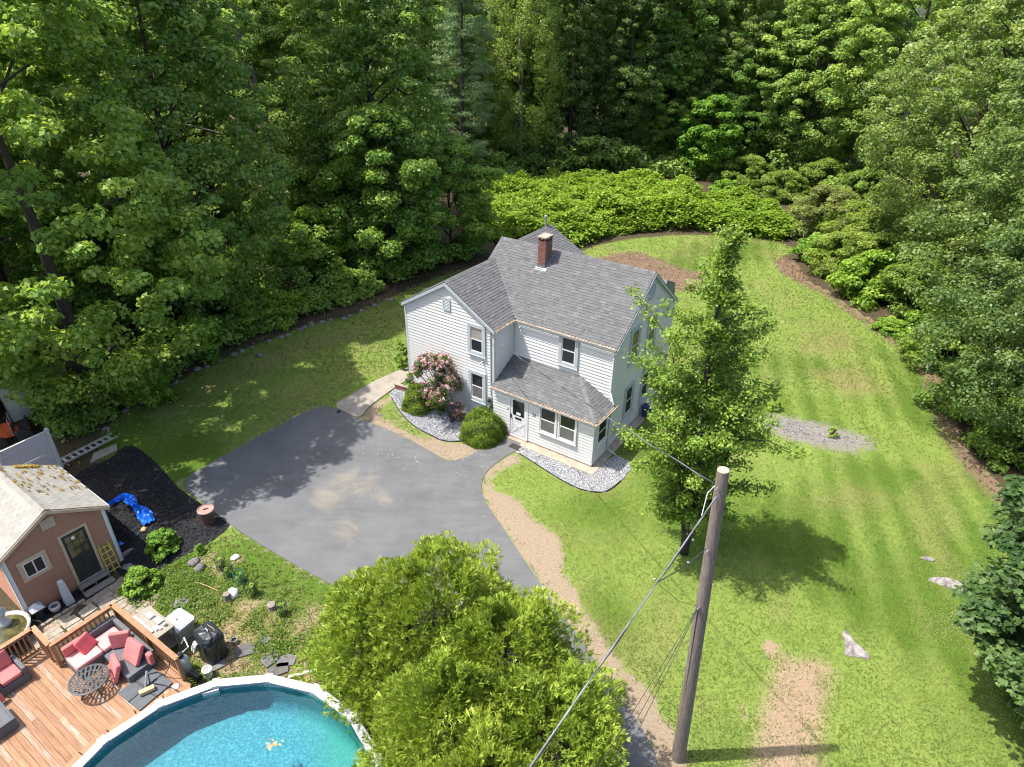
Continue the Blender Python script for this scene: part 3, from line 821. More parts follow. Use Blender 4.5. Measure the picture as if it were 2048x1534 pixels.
# ------------------------------------------------------------------ the white house
def make_house():
    rg = np.random.default_rng(11)
    H = empty('house', HO, HTH, label='white clapboard two storey house with grey shingle roof and brick chimney', cat='house')
    uL, ze, D, zr, wv, uW, zw, q, pu, zpe, zpt = -5.10, 5.20, 6.15, 7.47, 1.55, -10.25, 6.75, 1.65, .09, 2.41, 3.27
    um = (uL + uW) / 2; s = (zr - ze) / (D / 2); sw = (zw - ze) / ((uL - uW) / 2)
    X, Y = np.array([1., 0, 0]), np.array([0, 1., 0])
    # --- solid walls (cores) ---
    def core(poly_uv, z0, z1, name='wall', mat='siding'):
        return MB().prism(poly_uv, z0, z1).build(name, mat, H)
    # wing
    w1 = MB()
    yb = 5.9
    P = [(uW, -wv), (uL, -wv), (uL, yb), (uW, yb)]
    w1.prism(P, -.3, ze)
    w1.add([(uW, -wv, ze), (uL, -wv, ze), (um, -wv, zw), (uW, yb, ze), (uL, yb, ze), (um, yb, zw)], [(0, 1, 2), (5, 4, 3)])
    wing = w1.build('wall', 'siding', H); wing['label'] = 'front wing wall of white clapboards under a gable'
    FWf = Face((0, -wv, 0), X, -Y)
    clapboards(FWf, wing, .25, zw - .05, lambda z: (uW, uL) if z < ze else (uW + (z - ze) / sw + .03, uL - (z - ze) / sw - .03), 'siding')
    FWr = Face((uL, 0, 0), Y, X)
    clapboards(FWr, wing, 2.6, ze - .12, lambda z: (-wv, 0.0), 'siding')
    FWl = Face((uW, 0, 0), Y, -X)
    clapboards(FWl, wing, .5, ze - .12, lambda z: (-wv, yb), 'siding', expo=.31)
    # main
    w2 = MB(); e = .002
    w2.prism([(-7.85, e), (0, e), (0, D), (-7.85, D)], -.3, ze)
    w2.add([(-7.85, e, ze), (-7.85, D, ze), (-7.85, D / 2, zr), (0, e, ze), (0, D, ze), (0, D / 2, zr)], [(0, 1, 2), (5, 4, 3)])
    main = w2.build('wall', 'siding', H); main['label'] = 'main block wall of white clapboards with side gable'
    FMf = Face((0, e, 0), X, -Y)
    clapboards(FMf, main, 2.5, ze - .1, lambda z: (uL, 0.0), 'siding')
    FMr = Face((0, 0, 0), Y, X)
    clapboards(FMr, main, .12, zr - .1, lambda z: (0.0, D) if z < ze else ((z - ze) / s + .03, D - (z - ze) / s - .03), 'siding')
    # porch
    w3 = MB(); w3.prism([(uL + .002, -q), (pu, -q), (pu, -.002), (uL + .002, -.002)], .02, zpe - .02)
    porch = w3.build('wall', 'siding', H); porch['label'] = 'enclosed front porch wall of white clapboards'
    FPf = Face((0, -q, 0), X, -Y); FPr = Face((pu, 0, 0), Y, X)
    clapboards(FPf, porch, .16, zpe - .06, lambda z: (uL + .01, pu), 'siding')
    clapboards(FPr, porch, .16, zpe - .06, lambda z: (-q, 0), 'siding')
    # rear wing, and its corner seen past the ridge
    zb, ub, vb = 7.1, -7.68, 7.2; sb = (7.1 - 5.85) / (7.68 - 5.44); hw = (zb - ze) / sb
    w4 = MB(); hl = .2; zl = zb - hl * sb; w4.prism([(ub - hl, 3), (ub + hw, 3), (ub + hw, vb - .12), (ub - hl, vb - .12)], -.3, ze)
    w4.add([(ub - hl, vb - .12, ze), (ub + hw, vb - .12, ze), (ub, vb - .12, zb - .03), (ub - hl, vb - .12, zl - .03)], [(3, 2, 1, 0)])
    w4.build('wall', 'siding', H)['label'] = 'rear wing wall mostly hidden behind the main roof'
    # corner boards
    for (a, v0, mat) in ((uW, -wv, 'cornerboard'), (uL, -wv, 'cornerboard')):
        m = MB(); sx = 1 if a == uL else -1
        m.box(min(a, a + sx * .03), max(a, a + sx * .03), v0 - .03, v0 + .09, .1 if a == uW else zpe + .1, ze - .02)
        m.box(a - .09 if sx > 0 else a, a if sx > 0 else a + .09, v0 - .03, v0 - .001, .1 if a == uW else zpe + .1, ze - .02)
        m.build('corner_board', mat, H)
    m = MB(); m.box(-.09, 0.0, -.028, .0, 2.75, ze - .02); m.box(.0, .03, -.028, .09, .1, ze - .02); m.build('corner_board', 'trim_white', H)
    m = MB(); m.box(pu - .09, pu, -q - .028, -q, .14, zpe - .04); m.box(pu, pu + .03, -q - .028, -q + .08, .14, zpe - .04); m.build('corner_board', 'trim_white', H)
    m = MB(); m.box(uL + .001, uL + .05, -.05, -.001, 3.2, ze - .1); m.build('corner_board', 'trim', H)
    # --- roofs ---
    oh, fo = .10, .12
    def roof(name_label, slopes):
        first = None
        for sl, poly in slopes:
            r_ = shingle_slab(sl, poly).build('roof', 'shingle_base', H)
            r_['label'] = name_label
            shingle_tabs(sl, poly, rg).build('shingles', 'shingles', r_, kind='stuff')
            first = first or r_
        return first
    L1 = 7.95 + .10
    up = np.array([0, D / 2 + oh, (D / 2 + oh) * s])
    mf = Slope((-7.95, -oh, ze - oh * s), X, up); LL = mf.L
    up2 = np.array([0, -(D / 2 + oh), (D / 2 + oh) * s])
    mr_ = Slope((-7.95, D + oh, ze - oh * s), X, up2)
    rm = roof('grey shingle slope of the main roof', [(mf, [(0, 0), (L1, 0), (L1, LL), (0, LL)]), (mr_, [(0, 0), (L1, 0), (L1, LL), (0, LL)])])
    hwf = (uL - uW) / 2
    v0, v1 = -wv - fo, 5.9
    wr = Slope((uL + oh, v0, ze - oh * sw), Y, np.array([-(hwf + oh), 0, (hwf + oh) * sw])); LW = wr.L
    wl = Slope((uW - oh, v0, ze - oh * sw), Y, np.array([(hwf + oh), 0, (hwf + oh) * sw]))
    # the wing slope stops at the valley with the main slope
    def vy(z): return (z - ze) / s
    valley = [(0, 0), (wv + fo + vy(ze - oh * sw) + .05, 0), (wv + fo + vy(zw) + .05, LW), (0, LW)]
    roof('grey shingle slope of the front wing', [(wr, valley)])
    roof('hidden left slope of the front wing', [(wl, [(0, 0), (v1 - v0, 0), (v1 - v0, LW), (0, LW)])])
    br = Slope((ub + hw + oh, 3.2, ze - oh * sb), Y, np.array([-(hw + oh), 0, (hw + oh) * sb])); LB = br.L
    bl = Slope((ub - hl - oh, 3.2, zb - (hl + oh) * sb), Y, np.array([(hl + oh), 0, (hl + oh) * sb])); LB2 = bl.L
    roof('grey shingle slope of the rear wing', [(br, [(0, 0), (vb - 3.2, 0), (vb - 3.2, LB), (0, LB)])])
    roof('hidden left slope of the rear wing', [(bl, [(0, 0), (vb - 3.2, 0), (vb - 3.2, LB2), (0, LB2)])])
    # ridge caps
    def caps(pa, pb, ea, name='ridge_cap', wdt=.14, sl_=.5):
        pa = np.array(pa); pb = np.array(pb); t = pb - pa; L = np.linalg.norm(t); t = t / L; m = MB(); k = 0
        while k * .16 < L:
            a = pa + t * k * .16; b = pa + t * min(k * .16 + .2, L); z = np.array([0, 0, 1.0])
            for sgn in (1, -1):
                sd = np.array(ea) * sgn * wdt - z * wdt * sl_
                m.add([a + z * .022, b + z * .014, b + sd + z * .014, a + sd + z * .022], [(0, 1, 2, 3)], rg.uniform(.3, .9))
            k += 1
        m.build(name, 'shingles', rm)
    caps((-7.95, D / 2, zr), (.1, D / 2, zr), Y, sl_=s)
    caps((um, v0, zw), (um, 2.15, zw), X, sl_=sw)
    caps((ub, 3.4, zb), (ub, vb, zb), X, sl_=sb)
    # rake boards and eave trim
    def rake(p0, p1, dep, side, name='rake_board', mat='trim', th=.03):
        p0 = np.array(p0, float); p1 = np.array(p1, float); sd = np.array(side, float); z = np.array([0, 0, 1.])
        m = MB(); m.loft([[p + sd * a + z * b for a, b in ((0, -.01), (th, -.01), (th, -dep), (0, -dep))] for p in (p0, p1)]); m.build(name, mat, H)
    rake((uW - oh, v0 + .0, ze - oh * sw - .04), (um, v0, zw - .04), .16, -Y)
    rake((uL + oh, v0 + .0, ze - oh * sw - .04), (um, v0, zw - .04), .16, -Y)
    rake((.10, -oh, ze - oh * s - .04), (.10, D / 2, zr - .04), .17, X)
    rake((.10, D + oh, ze - oh * s - .04), (.10, D / 2, zr - .04), .17, X)
    rake((.03, D + oh * .3, ze - oh * s + .02), (.03, D / 2, zr - .22), .12, X, 'frieze_board')
    rake((ub + hw + oh, vb + .0, ze - oh * sb - .04), (ub, vb, zb - .04), .16, Y)
    m = MB(); m.box(.0, .10, .1, D / 2, 0, .02)
    # soffits under the side gable overhang
    for sg in (0, 1):
        a = (-oh, ze - oh * s - .06) if sg == 0 else (D + oh, ze - oh * s - .06)
        m = MB(); m.loft([[(0.0, a[0], a[1]), (.1, a[0], a[1]), (.1, a[0], a[1] - .02), (0.0, a[0], a[1] - .02)], [(0.0, D / 2, zr - .06), (.1, D / 2, zr - .06), (.1, D / 2, zr - .08), (0.0, D / 2, zr - .08)]]); m.build('soffit', 'soffit', H)
    # gutters
    gutter((uL + oh + .10, -oh - .02, ze - oh * s - .005), (.08, -oh - .02, ze - oh * s - .005), -Y, H, rg, litter=1.3)
    gutter((uL + oh + .02, -wv - fo, ze - oh * sw - .005), (uL + oh + .02, -oh - .12, ze - oh * sw - .005), X, H, rg, litter=1.6)
    # porch hip roof
    ohp = .12
    pf = Slope((uL, -q - ohp, zpe), X, np.array([0, q + ohp, zpt - zpe])); LP = pf.L
    hu = -1.55
    pw = pu + ohp - uL
    polyf = [(0, 0), (pw, 0), (hu - uL, LP), (0, LP)]
    pr_ = Slope((pu + ohp, -q - ohp, zpe), Y, np.array([hu - (pu + ohp), 0, zpt - zpe])); 
    polyr = [(0, 0), (q + ohp, 0), (q + ohp, pr_.L)]
    roof('grey shingle front slope of the porch roof', [(pf, polyf)])
    roof('grey shingle hip end of the porch roof', [(pr_, polyr)])
    # hip cap
    pa = np.array([pu + ohp, -q - ohp, zpe]); pb = np.array([hu, 0, zpt]); t = (pb - pa); L = np.linalg.norm(t); t /= L
    sdv = unit(np.cross(t, [0, 0, 1.]))
    m = MB(); k = 0
    while k * .16 < L - .1:
        a = pa + t * k * .16; b = pa + t * min(k * .16 + .2, L); z = np.array([0, 0, 1.])
        for sg in (1, -1): m.add([a + z * .03, b + z * .022, b + sdv * sg * .13 - z * .02, a + sdv * sg * .13 - z * .012], [(0, 1, 2, 3)], rg.uniform(.5, 1.0))
        k += 1
    m.build('hip_cap', 'shingles', H)
    gutter((uL, -q - ohp - .02, zpe), (pu + ohp + .10, -q - ohp - .02, zpe), -Y, H, rg, litter=1.5)
    gutter((pu + ohp + .02, -q - ohp - .0, zpe), (pu + ohp + .02, .02, zpe), X, H, rg, litter=1.0)
    m = MB(); m.box(uL + .01, pu + .12, -q - .12, -q + .02, zpe - .05, zpe - .03); m.box(pu, pu + .12, -q + .02, 0, zpe - .05, zpe - .03); m.build('soffit', 'soffit', H)
    # --- windows ---
    window(FWf, H, -6.50, -5.53, 3.62, 5.12, upper='blind', lower='pane', label='upper front window with its shade half down')
    window(FWf, H, -6.50, -5.53, 1.18, 2.76, upper='pane', lower='screen_mesh', label='lower front window of the wing beside the meter')
    window(FWf, H, -8.66, -7.69, 1.18, 2.66, label='lower wing window behind the pink rhododendron')
    window(FMf, H, -2.70, -1.72, 3.55, 5.08, label='upstairs window above the porch roof')
    window(FMr, H, 1.26, 2.27, 3.66, 5.38, label='front upstairs window in the side gable')
    window(FMr, H, 3.02, 4.00, 3.75, 5.38, label='rear upstairs window in the side gable')
    window(FMr, H, 1.28, 2.24, .92, 2.55, label='front ground floor window in the side wall')
    window(FMr, H, 3.02, 3.98, .92, 2.55, label='rear ground floor window in the side wall')
    window(FPf, H, -2.58, -1.66, .92, 2.30, cw=.07, casing='trim_white', lower='screen_mesh', label='left one of the paired porch windows')
    window(FPf, H, -1.60, -.68, .92, 2.30, cw=.07, casing='trim_white', lower='screen_mesh', label='right one of the paired porch windows')
    window(FPr, H, -1.40, -.48, 1.0, 2.22, cw=.07, casing='trim_white', label='porch side window under the gutter')
    louvre(FWf, H, -7.88, -7.46, 5.36, 5.95)
    louvre(FMr, H, 2.75, 3.35, 6.25, 6.85)
    # --- front door: storm door with scalloped pane, mail slot and crossbuck ---
    d = MB(); ring_frame(FPf, d, -4.18, -3.16, .14, 2.30, .065, .0, .05, wb=.02); door = d.build('door', 'trim_white', H); door['label'] = 'white front door with scalloped pane and crossbuck panel'
    d = MB(); FPf.box(d, -4.11, -3.23, .17, 2.235, .008, .03); d.build('door_leaf', 'trim_white', door)
    # scalloped glass
    c0, c1, e0, e1 = -3.96, -3.38, 1.29, 2.04; pts = []
    def scal(pa_, pb_, n):
        pa_ = np.array(pa_); pb_ = np.array(pb_); t_ = pb_ - pa_; nrm = np.array([t_[1], -t_[0]]); nrm /= np.linalg.norm(nrm)
        for i in range(n):
            for j in range(5):
                f = j / 5; pts.append(pa_ + t_ * (i + f) / n + nrm * .022 * math.sin(math.pi * f))
    scal((c0, e0), (c1, e0), 4); scal((c1, e0), (c1, e1), 6); scal((c1, e1), (c0, e1), 4); scal((c0, e1), (c0, e0), 6)
    g = MB(); k = len(pts); g.add([FPf.p(a, z, .031) for a, z in pts] + [FPf.p(a, z, .038) for a, z in pts], [tuple(range(k, 2 * k))] + [(i, (i + 1) % k, (i + 1) % k + k, i + k) for i in range(k)])
    g.build('pane', 'pane', door)
    g = MB(); FPf.box(g, -3.77, -3.55, 1.33, 1.46, .0385, .041); g.build('paper_notice', 'paper', door)
    g = MB(); FPf.box(g, -3.84, -3.51, 1.07, 1.17, .031, .043); g.build('mail_slot', 'black_paint', door)
    g = MB(); FPf.box(g, -4.085, -4.04, 1.12, 1.28, .031, .07); FPf.box(g, -4.085, -4.0, 1.09, 1.13, .05, .085); g.build('handle', 'black_paint', door)
    g = MB(); FPf.box(g, -4.26, -4.22, 1.42, 1.5, .02, .045); g.build('doorbell', 'black_paint', door)
    for (a0, z0, a1, z1) in ((-4.0, .30, -3.35, .98), (-3.35, .30, -4.0, .98)):
        g = MB(); pa_ = FPf.p(a0, z0, .036); pb_ = FPf.p(a1, z1, .036); t_ = (pb_ - pa_) / 2; nn = unit(np.cross(t_, FPf.n)) * .045
        g.obox((pa_ + pb_) / 2, t_, nn, FPf.n * .008); g.build('crossbuck_bar', 'trim_white', door)
    g = MB(); ring_frame(FPf, g, -4.03, -3.31, .26, 1.02, .03, .031, .04); g.build('panel_moulding', 'trim_white', door)
    g = MB(); FPf.box(g, -4.2, -3.14, .06, .14, .0, .1); g.build('door_sill', 'concrete_pale', door)
    # house number 13 in dark figures
    num = MB()
    FPf.box(num, -2.905, -2.885, 1.58, 1.70, .024, .034); FPf.box(num, -2.925, -2.906, 1.665, 1.685, .024, .034); FPf.box(num, -2.93, -2.86, 1.57, 1.58, .024, .034)
    for z in (1.57, 1.63, 1.688): FPf.box(num, -2.835, -2.775, z, z + .014, .024, .034)
    FPf.box(num, -2.79, -2.774, 1.584, 1.688, .025, .033)
    num.build('house_number', 'black_paint', H)
    # --- foundation apron ---
    m = MB(); m.prism([(uL + .0, -q - .28), (-3.3, -q - .28), (-3.3, -q - .46), (pu + .33, -q - .46), (.40, D + .1), (-.0, D + .1), (0, -.0), (pu - .0, -.0), (pu - .01, -q + .01), (uL, -q + .01)], -.15, .075); m.build('foundation', 'concrete_pale', H)
    m = MB(); m.box(uL, pu + .012, -q - .012, -.01, .07, .155); m.build('sill_beam', 'concrete_pale', H)
    m = MB(); m.box(uW + .02, uL, -wv - .008, yb, -.4, .26); m.build('foundation', 'concrete', H)
    # --- chimney ---
    zc0 = ze + s * 2.15
    ch = MB().box(-5.29, -4.91, 2.17, 2.73, ze + 1.3, 7.98).build('chimney', 'mortar', H)
    unit_b = MB().box(0, 1, 0, 1, 0, 1).mesh('brick', 'brick')
    def brick(x0, x1, y0, y1, z0):
        link('brick', unit_b, ch, (x0, y0, z0), rot=(0, 0, 0), scale=(x1 - x0, y1 - y0, .054))
    k = 0; z = 6.86
    while z < 8.02:
        off = .0 if k % 2 else .1
        top = z > 7.93
        xs = [-5.30, -5.10 + (.1 if k % 2 else 0) - .005, -4.90]
        for i in range(2):
            if not (top and False): brick(xs[i] + .008, xs[i + 1] - .008, 2.155, 2.245, z)
        ys = [2.25, 2.45 - off, 2.65 - off * .5, 2.745]
        for i in range(3):
            if ys[i + 1] - ys[i] > .05:
                brick(-4.99, -4.895, ys[i] + .004, ys[i + 1] - .004, z); brick(-5.305, -5.21, ys[i] + .004, ys[i + 1] - .004, z)
        z += .074; k += 1
    zt = z
    for (x0, y0) in ((-5.30, 2.155), (-5.0, 2.155), (-5.30, 2.645), (-5.0, 2.645)):
        for j in range(2): brick(x0, x0 + .1, y0, y0 + .1, zt + j * .072)
    m = MB().box(-5.335, -4.865, 2.12, 2.78, zt + .146, zt + .20); m.build('chimney_cap', 'concrete', ch)
    m = MB().box(-5.24, -4.96, 2.21, 2.69, zt - .06, zt - .02); m.build('flue_opening', 'black_paint', ch)
    fl = MB(); P0 = lambda a, v, dd: np.array([a, v, ze + s * v + dd])
    fl.add([P0(-5.40, 2.04, .012), P0(-4.80, 2.04, .012), P0(-4.80, 2.15, .02), P0(-5.40, 2.15, .02), P0(-5.40, 2.04, .0), P0(-4.80, 2.04, .0)], [(0, 1, 2, 3), (4, 5, 1, 0)]); fl.build('flashing', 'flashing_pale', ch)
    fl = MB()
    fl.box(-5.312, -4.888, 2.148, 2.154, 6.70, 6.92)
    fl.add([P0(-4.887, 2.15, .02), P0(-4.887, 2.78, .02), P0(-4.887, 2.78, .2), P0(-4.887, 2.15, .2), P0(-4.80, 2.15, .02), P0(-4.80, 2.78, .02)], [(0, 1, 2, 3), (0, 4, 5, 1)]); fl.build('flashing', 'flashing', ch)
    # vent pipe on the rear wing
    m = MB().lathe([(.055, 6.7), (.055, 7.52), (.085, 7.53), (.085, 7.64), (.05, 7.66)], 10, (-7.75, 6.8)); m.build('vent_pipe', 'metal_grey', H)
    # rear dormer cheek seen beyond the side gable
    m = MB(); Q = [(4.72, 6.2), (4.87, 6.5), (5.95, 6.03), (6.1, 5.2), (5.9, 5.2)]
    m.add([(-1.6, a, z) for a, z in Q] + [(-.03, a, z) for a, z in Q], [tuple(range(5)), tuple(reversed(range(5, 10)))] + [(i, i + 5, (i + 1) % 5 + 5, (i + 1) % 5) for i in range(5)]); m.build('dormer', 'flashing', H)
    # downspouts
    m = MB(); m.tube([(-.04, -.16, ze - .12), (-.04, -.10, ze - .3), (-.04, -.07, ze - .5), (-.04, -.07, 3.0), (.02, -.1, 2.86), (.12, -.16, 2.66), (.20, -.16, 2.50)], .038, 8); m.build('downspout', 'trim_white', H)
    m = MB(); m.tube([(pu + .17, -.30, zpe - .08), (pu + .10, -.30, zpe - .25), (pu + .06, -.30, zpe - .4), (pu + .06, -.30, .42), (pu + .1, -.30, .28), (pu + .52, -.34, .13)], .04, 8); m.build('downspout', 'trim', H)
    m = MB(); m.tube([(uW - .03, -wv - .02, ze - .1), (uW - .05, -wv + .06, ze - .3), (uW - .05, -wv + .06, .9)], .04, 8); m.build('downspout', 'trim', H)
    # meter and service entrance
    m = MB(); m.tube([(-5.22, -wv - .05, 5.0), (-5.24, -wv - .04, 4.8), (-5.24, -wv - .04, 1.7)], .028, 8); m.build('conduit', 'metal_grey', H)
    m = MB(); m.box(-5.36, -5.14, -wv - .16, -wv, 1.25, 1.72); m.box(-5.33, -5.17, -wv - .12, -wv, .85, 1.2); m.build('electric_meter', 'metal_grey', H)
    m = MB(); m.lathe([(.0, 0), (.075, 0), (.075, .07), (.03, .09)], 14); 
    mm = m.build('meter_dial', 'pane', H, (-5.25, -wv - .16, 1.55)); mm.rotation_euler = (R(90), 0, 0)
    m = MB(); m.box(-5.72, -5.62, -wv - .06, -wv, 3.38, 3.42); m.tube([(-5.67, -wv - .05, 3.4), (-5.7, -wv - .16, 3.36), (-5.74, -wv - .22, 3.3)], .03, 8); m.build('wall_lamp', 'trim', H)
    # small pipe stub and utility box low on the side wall
    m = MB(); m.box(.022, .06, .55, .75, .55, .72); m.build('wall_vent', 'trim', H)
    m = MB(); m.box(.022, .09, .28, .5, .62, .95); m.build('utility_box', 'tan_trim', H)
    return H
HOUSE = make_house()

# ------------------------------------------------------------------ trees and shrubs
def crown_cloud(rg, H, zb, Rr, nclump, prof='round', lobes=.25, inner=.35, clump=(.7, 1.3), flat=.6, lean=(0, 0)):
    """clump centres and radii filling an uneven crown envelope"""
    t = rg.random(nclump) ** .9
    if prof == 'round': rr = np.sqrt(np.clip(np.sin(np.pi * np.clip(t, .02, .985) ** .85), 0, 1))
    elif prof == 'cone': rr = np.clip((1 - t) ** .8, .04, 1) * (.55 + .45 * np.minimum(t / .18, 1))
    elif prof == 'dome': rr = np.sqrt(np.clip(1 - t ** 2, .02, 1))
    elif prof == 'tall': rr = np.clip(np.sin(np.pi * (.12 + .83 * t)), .1, 1) ** .6
    th = rg.random(nclump) * 2 * np.pi
    ph = rg.random(6) * 6.28
    mod = 1 + lobes * (np.sin(2 * th + ph[0] + 3 * t) * .5 + np.sin(3 * th + ph[1] - 5 * t) * .5 + np.sin(9 * t + ph[2] + th) * .5)
    rad = Rr * rr * mod * (inner + (1 - inner) * np.sqrt(rg.random(nclump)))
    z = zb + (H - zb) * t
    C = np.stack([rad * np.cos(th) + lean[0] * t, rad * np.sin(th) + lean[1] * t, z], 1)
    cr = rg.uniform(*clump, nclump) * (1 - .35 * t)
    return C, cr

def leaves_on(rg, C, cr, per, L, W, flat=.6, up=.75, outw=.55, rnd_=.5, shell=.45, lc_sd=.2, ctr=None, lobed=False):
    """leaves spread over clumps -> arrays"""
    k = len(C); idx = np.repeat(np.arange(k), per); n = len(idx)
    d = sphere_dirs(rg, n)
    d[:, 2] = np.where(rg.random(n) < .35, np.abs(d[:, 2]), d[:, 2])
    r_ = cr[idx] * (shell + (1 - shell) * rg.random(n) ** .6)
    P = C[idx] + d * r_[:, None] * np.array([1, 1, flat])
    N = np.array([0, 0, up]) + outw * d + rnd_ * rg.normal(size=(n, 3))
    cl = rg.normal(.42, .16, k)
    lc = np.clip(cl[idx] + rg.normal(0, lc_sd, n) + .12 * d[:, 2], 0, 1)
    sz = rg.uniform(.7, 1.25, n)
    if lobed:
        V0 = []; F0 = []; N = unit(N)
        t = unit(np.cross(N, rg.normal(size=(n, 3)))); b = np.cross(N, t)
        for a in (-.9, 0, .9):
            tt = t * math.cos(a) + b * math.sin(a)
            V_, F_ = leaf_quads(rg, P + tt * (L * sz * .33)[:, None], N + .18 * rg.normal(size=(n, 3)), L * sz * (.78 if a else 1.0), W * sz * .62, .12, tt)
            F0.append(F_ + sum(len(x) for x in V0)); V0.append(V_)
        return np.vstack(V0), np.vstack(F0), np.concatenate([lc, lc, lc])
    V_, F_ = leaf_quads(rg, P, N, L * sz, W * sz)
    return V_, F_, lc

def trunk_mb(rg, H, r0, lean=(0, 0), C=None, nl=14, zb=3, wob=.25, top=.86, multi=1):
    m = MB(); ax = []
    for s_ in range(multi):
        ph = rg.random(4) * 6.28; off = np.array([rg.normal() * .25, rg.normal() * .25, 0]) * (multi > 1)
        spread = np.array([rg.normal(), rg.normal(), 0]) * (.9 if multi > 1 else 0)
        pts = []; rad = []
        for i in range(10):
            t = i / 9; z = H * top * t
            pts.append(np.array([lean[0] * t + wob * math.sin(ph[0] + 4 * t) * t + off[0] + spread[0] * t, lean[1] * t + wob * math.sin(ph[1] + 5 * t) * t + off[1] + spread[1] * t, z - (.4 if i == 0 else 0)]))
            rad.append(r0 * (1.35 if i == 0 else 1) * (1 - .9 * t) + .015)
        m.tube(pts, rad, 9); ax.append((pts, rad))
    if C is not None and nl:
        sel = rg.choice(len(C), min(nl, len(C)), replace=False)
        for i in sel:
            c = C[i]; pts, rad = ax[rg.integers(len(ax))]
            zt = max(.6, c[2] - np.hypot(c[0], c[1]) * rg.uniform(.45, .9)); zt = min(zt, H * top * .97)
            f = zt / (H * top) * 9; j = min(int(f), 8); f -= j
            p = pts[j] * (1 - f) + pts[j + 1] * f; rr = (rad[j] * (1 - f) + rad[j + 1] * f) * .45
            mid = (p + c) / 2 + np.array([rg.normal() * .15, rg.normal() * .15, .25])
            m.tube([p, mid, c], [rr + .01, rr * .6 + .008, .012], 5)
    return m

def tree_proto(name, seed, H, zb, Rr, nclump, per, L, W, leafmat, barkmat='bark', r0=.28, prof='round', lobed=False, flat=.6, clump=(.7, 1.3), lobes=.25, lean=(0, 0), nl=18, inner=.35, multi=1, up=.6, wob=.25, shell=.2, outw=.65, rnd_=.6):
    rg = np.random.default_rng(seed)
    C, cr = crown_cloud(rg, H, zb, Rr, nclump, prof, lobes, inner, clump, flat, lean)
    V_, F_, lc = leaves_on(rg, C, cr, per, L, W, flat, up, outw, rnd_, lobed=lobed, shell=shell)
    cm = np_mesh('crown', V_, F_, leafmat, lc)
    tm = trunk_mb(rg, H, r0, lean, C, nl, zb, wob, multi=multi).mesh('trunk', barkmat, True)
    return name, tm, cm

def plant(proto, x, y, label, cat='tree', scale=1.0, sz=None, rz=None, z=None, group=None, name=None, dz=0):
    nm, tm, cm = proto
    e = empty(name or nm, (x, y, (float(hgt(x, y)) if z is None else z) + dz), rnd.random() * 6.28 if rz is None else rz, label=label, cat=cat, group=group)
    e.scale = (scale, scale, scale * (sz or 1.0))
    if tm: link('trunk', tm, e)
    link('crown', cm, e)
    return e

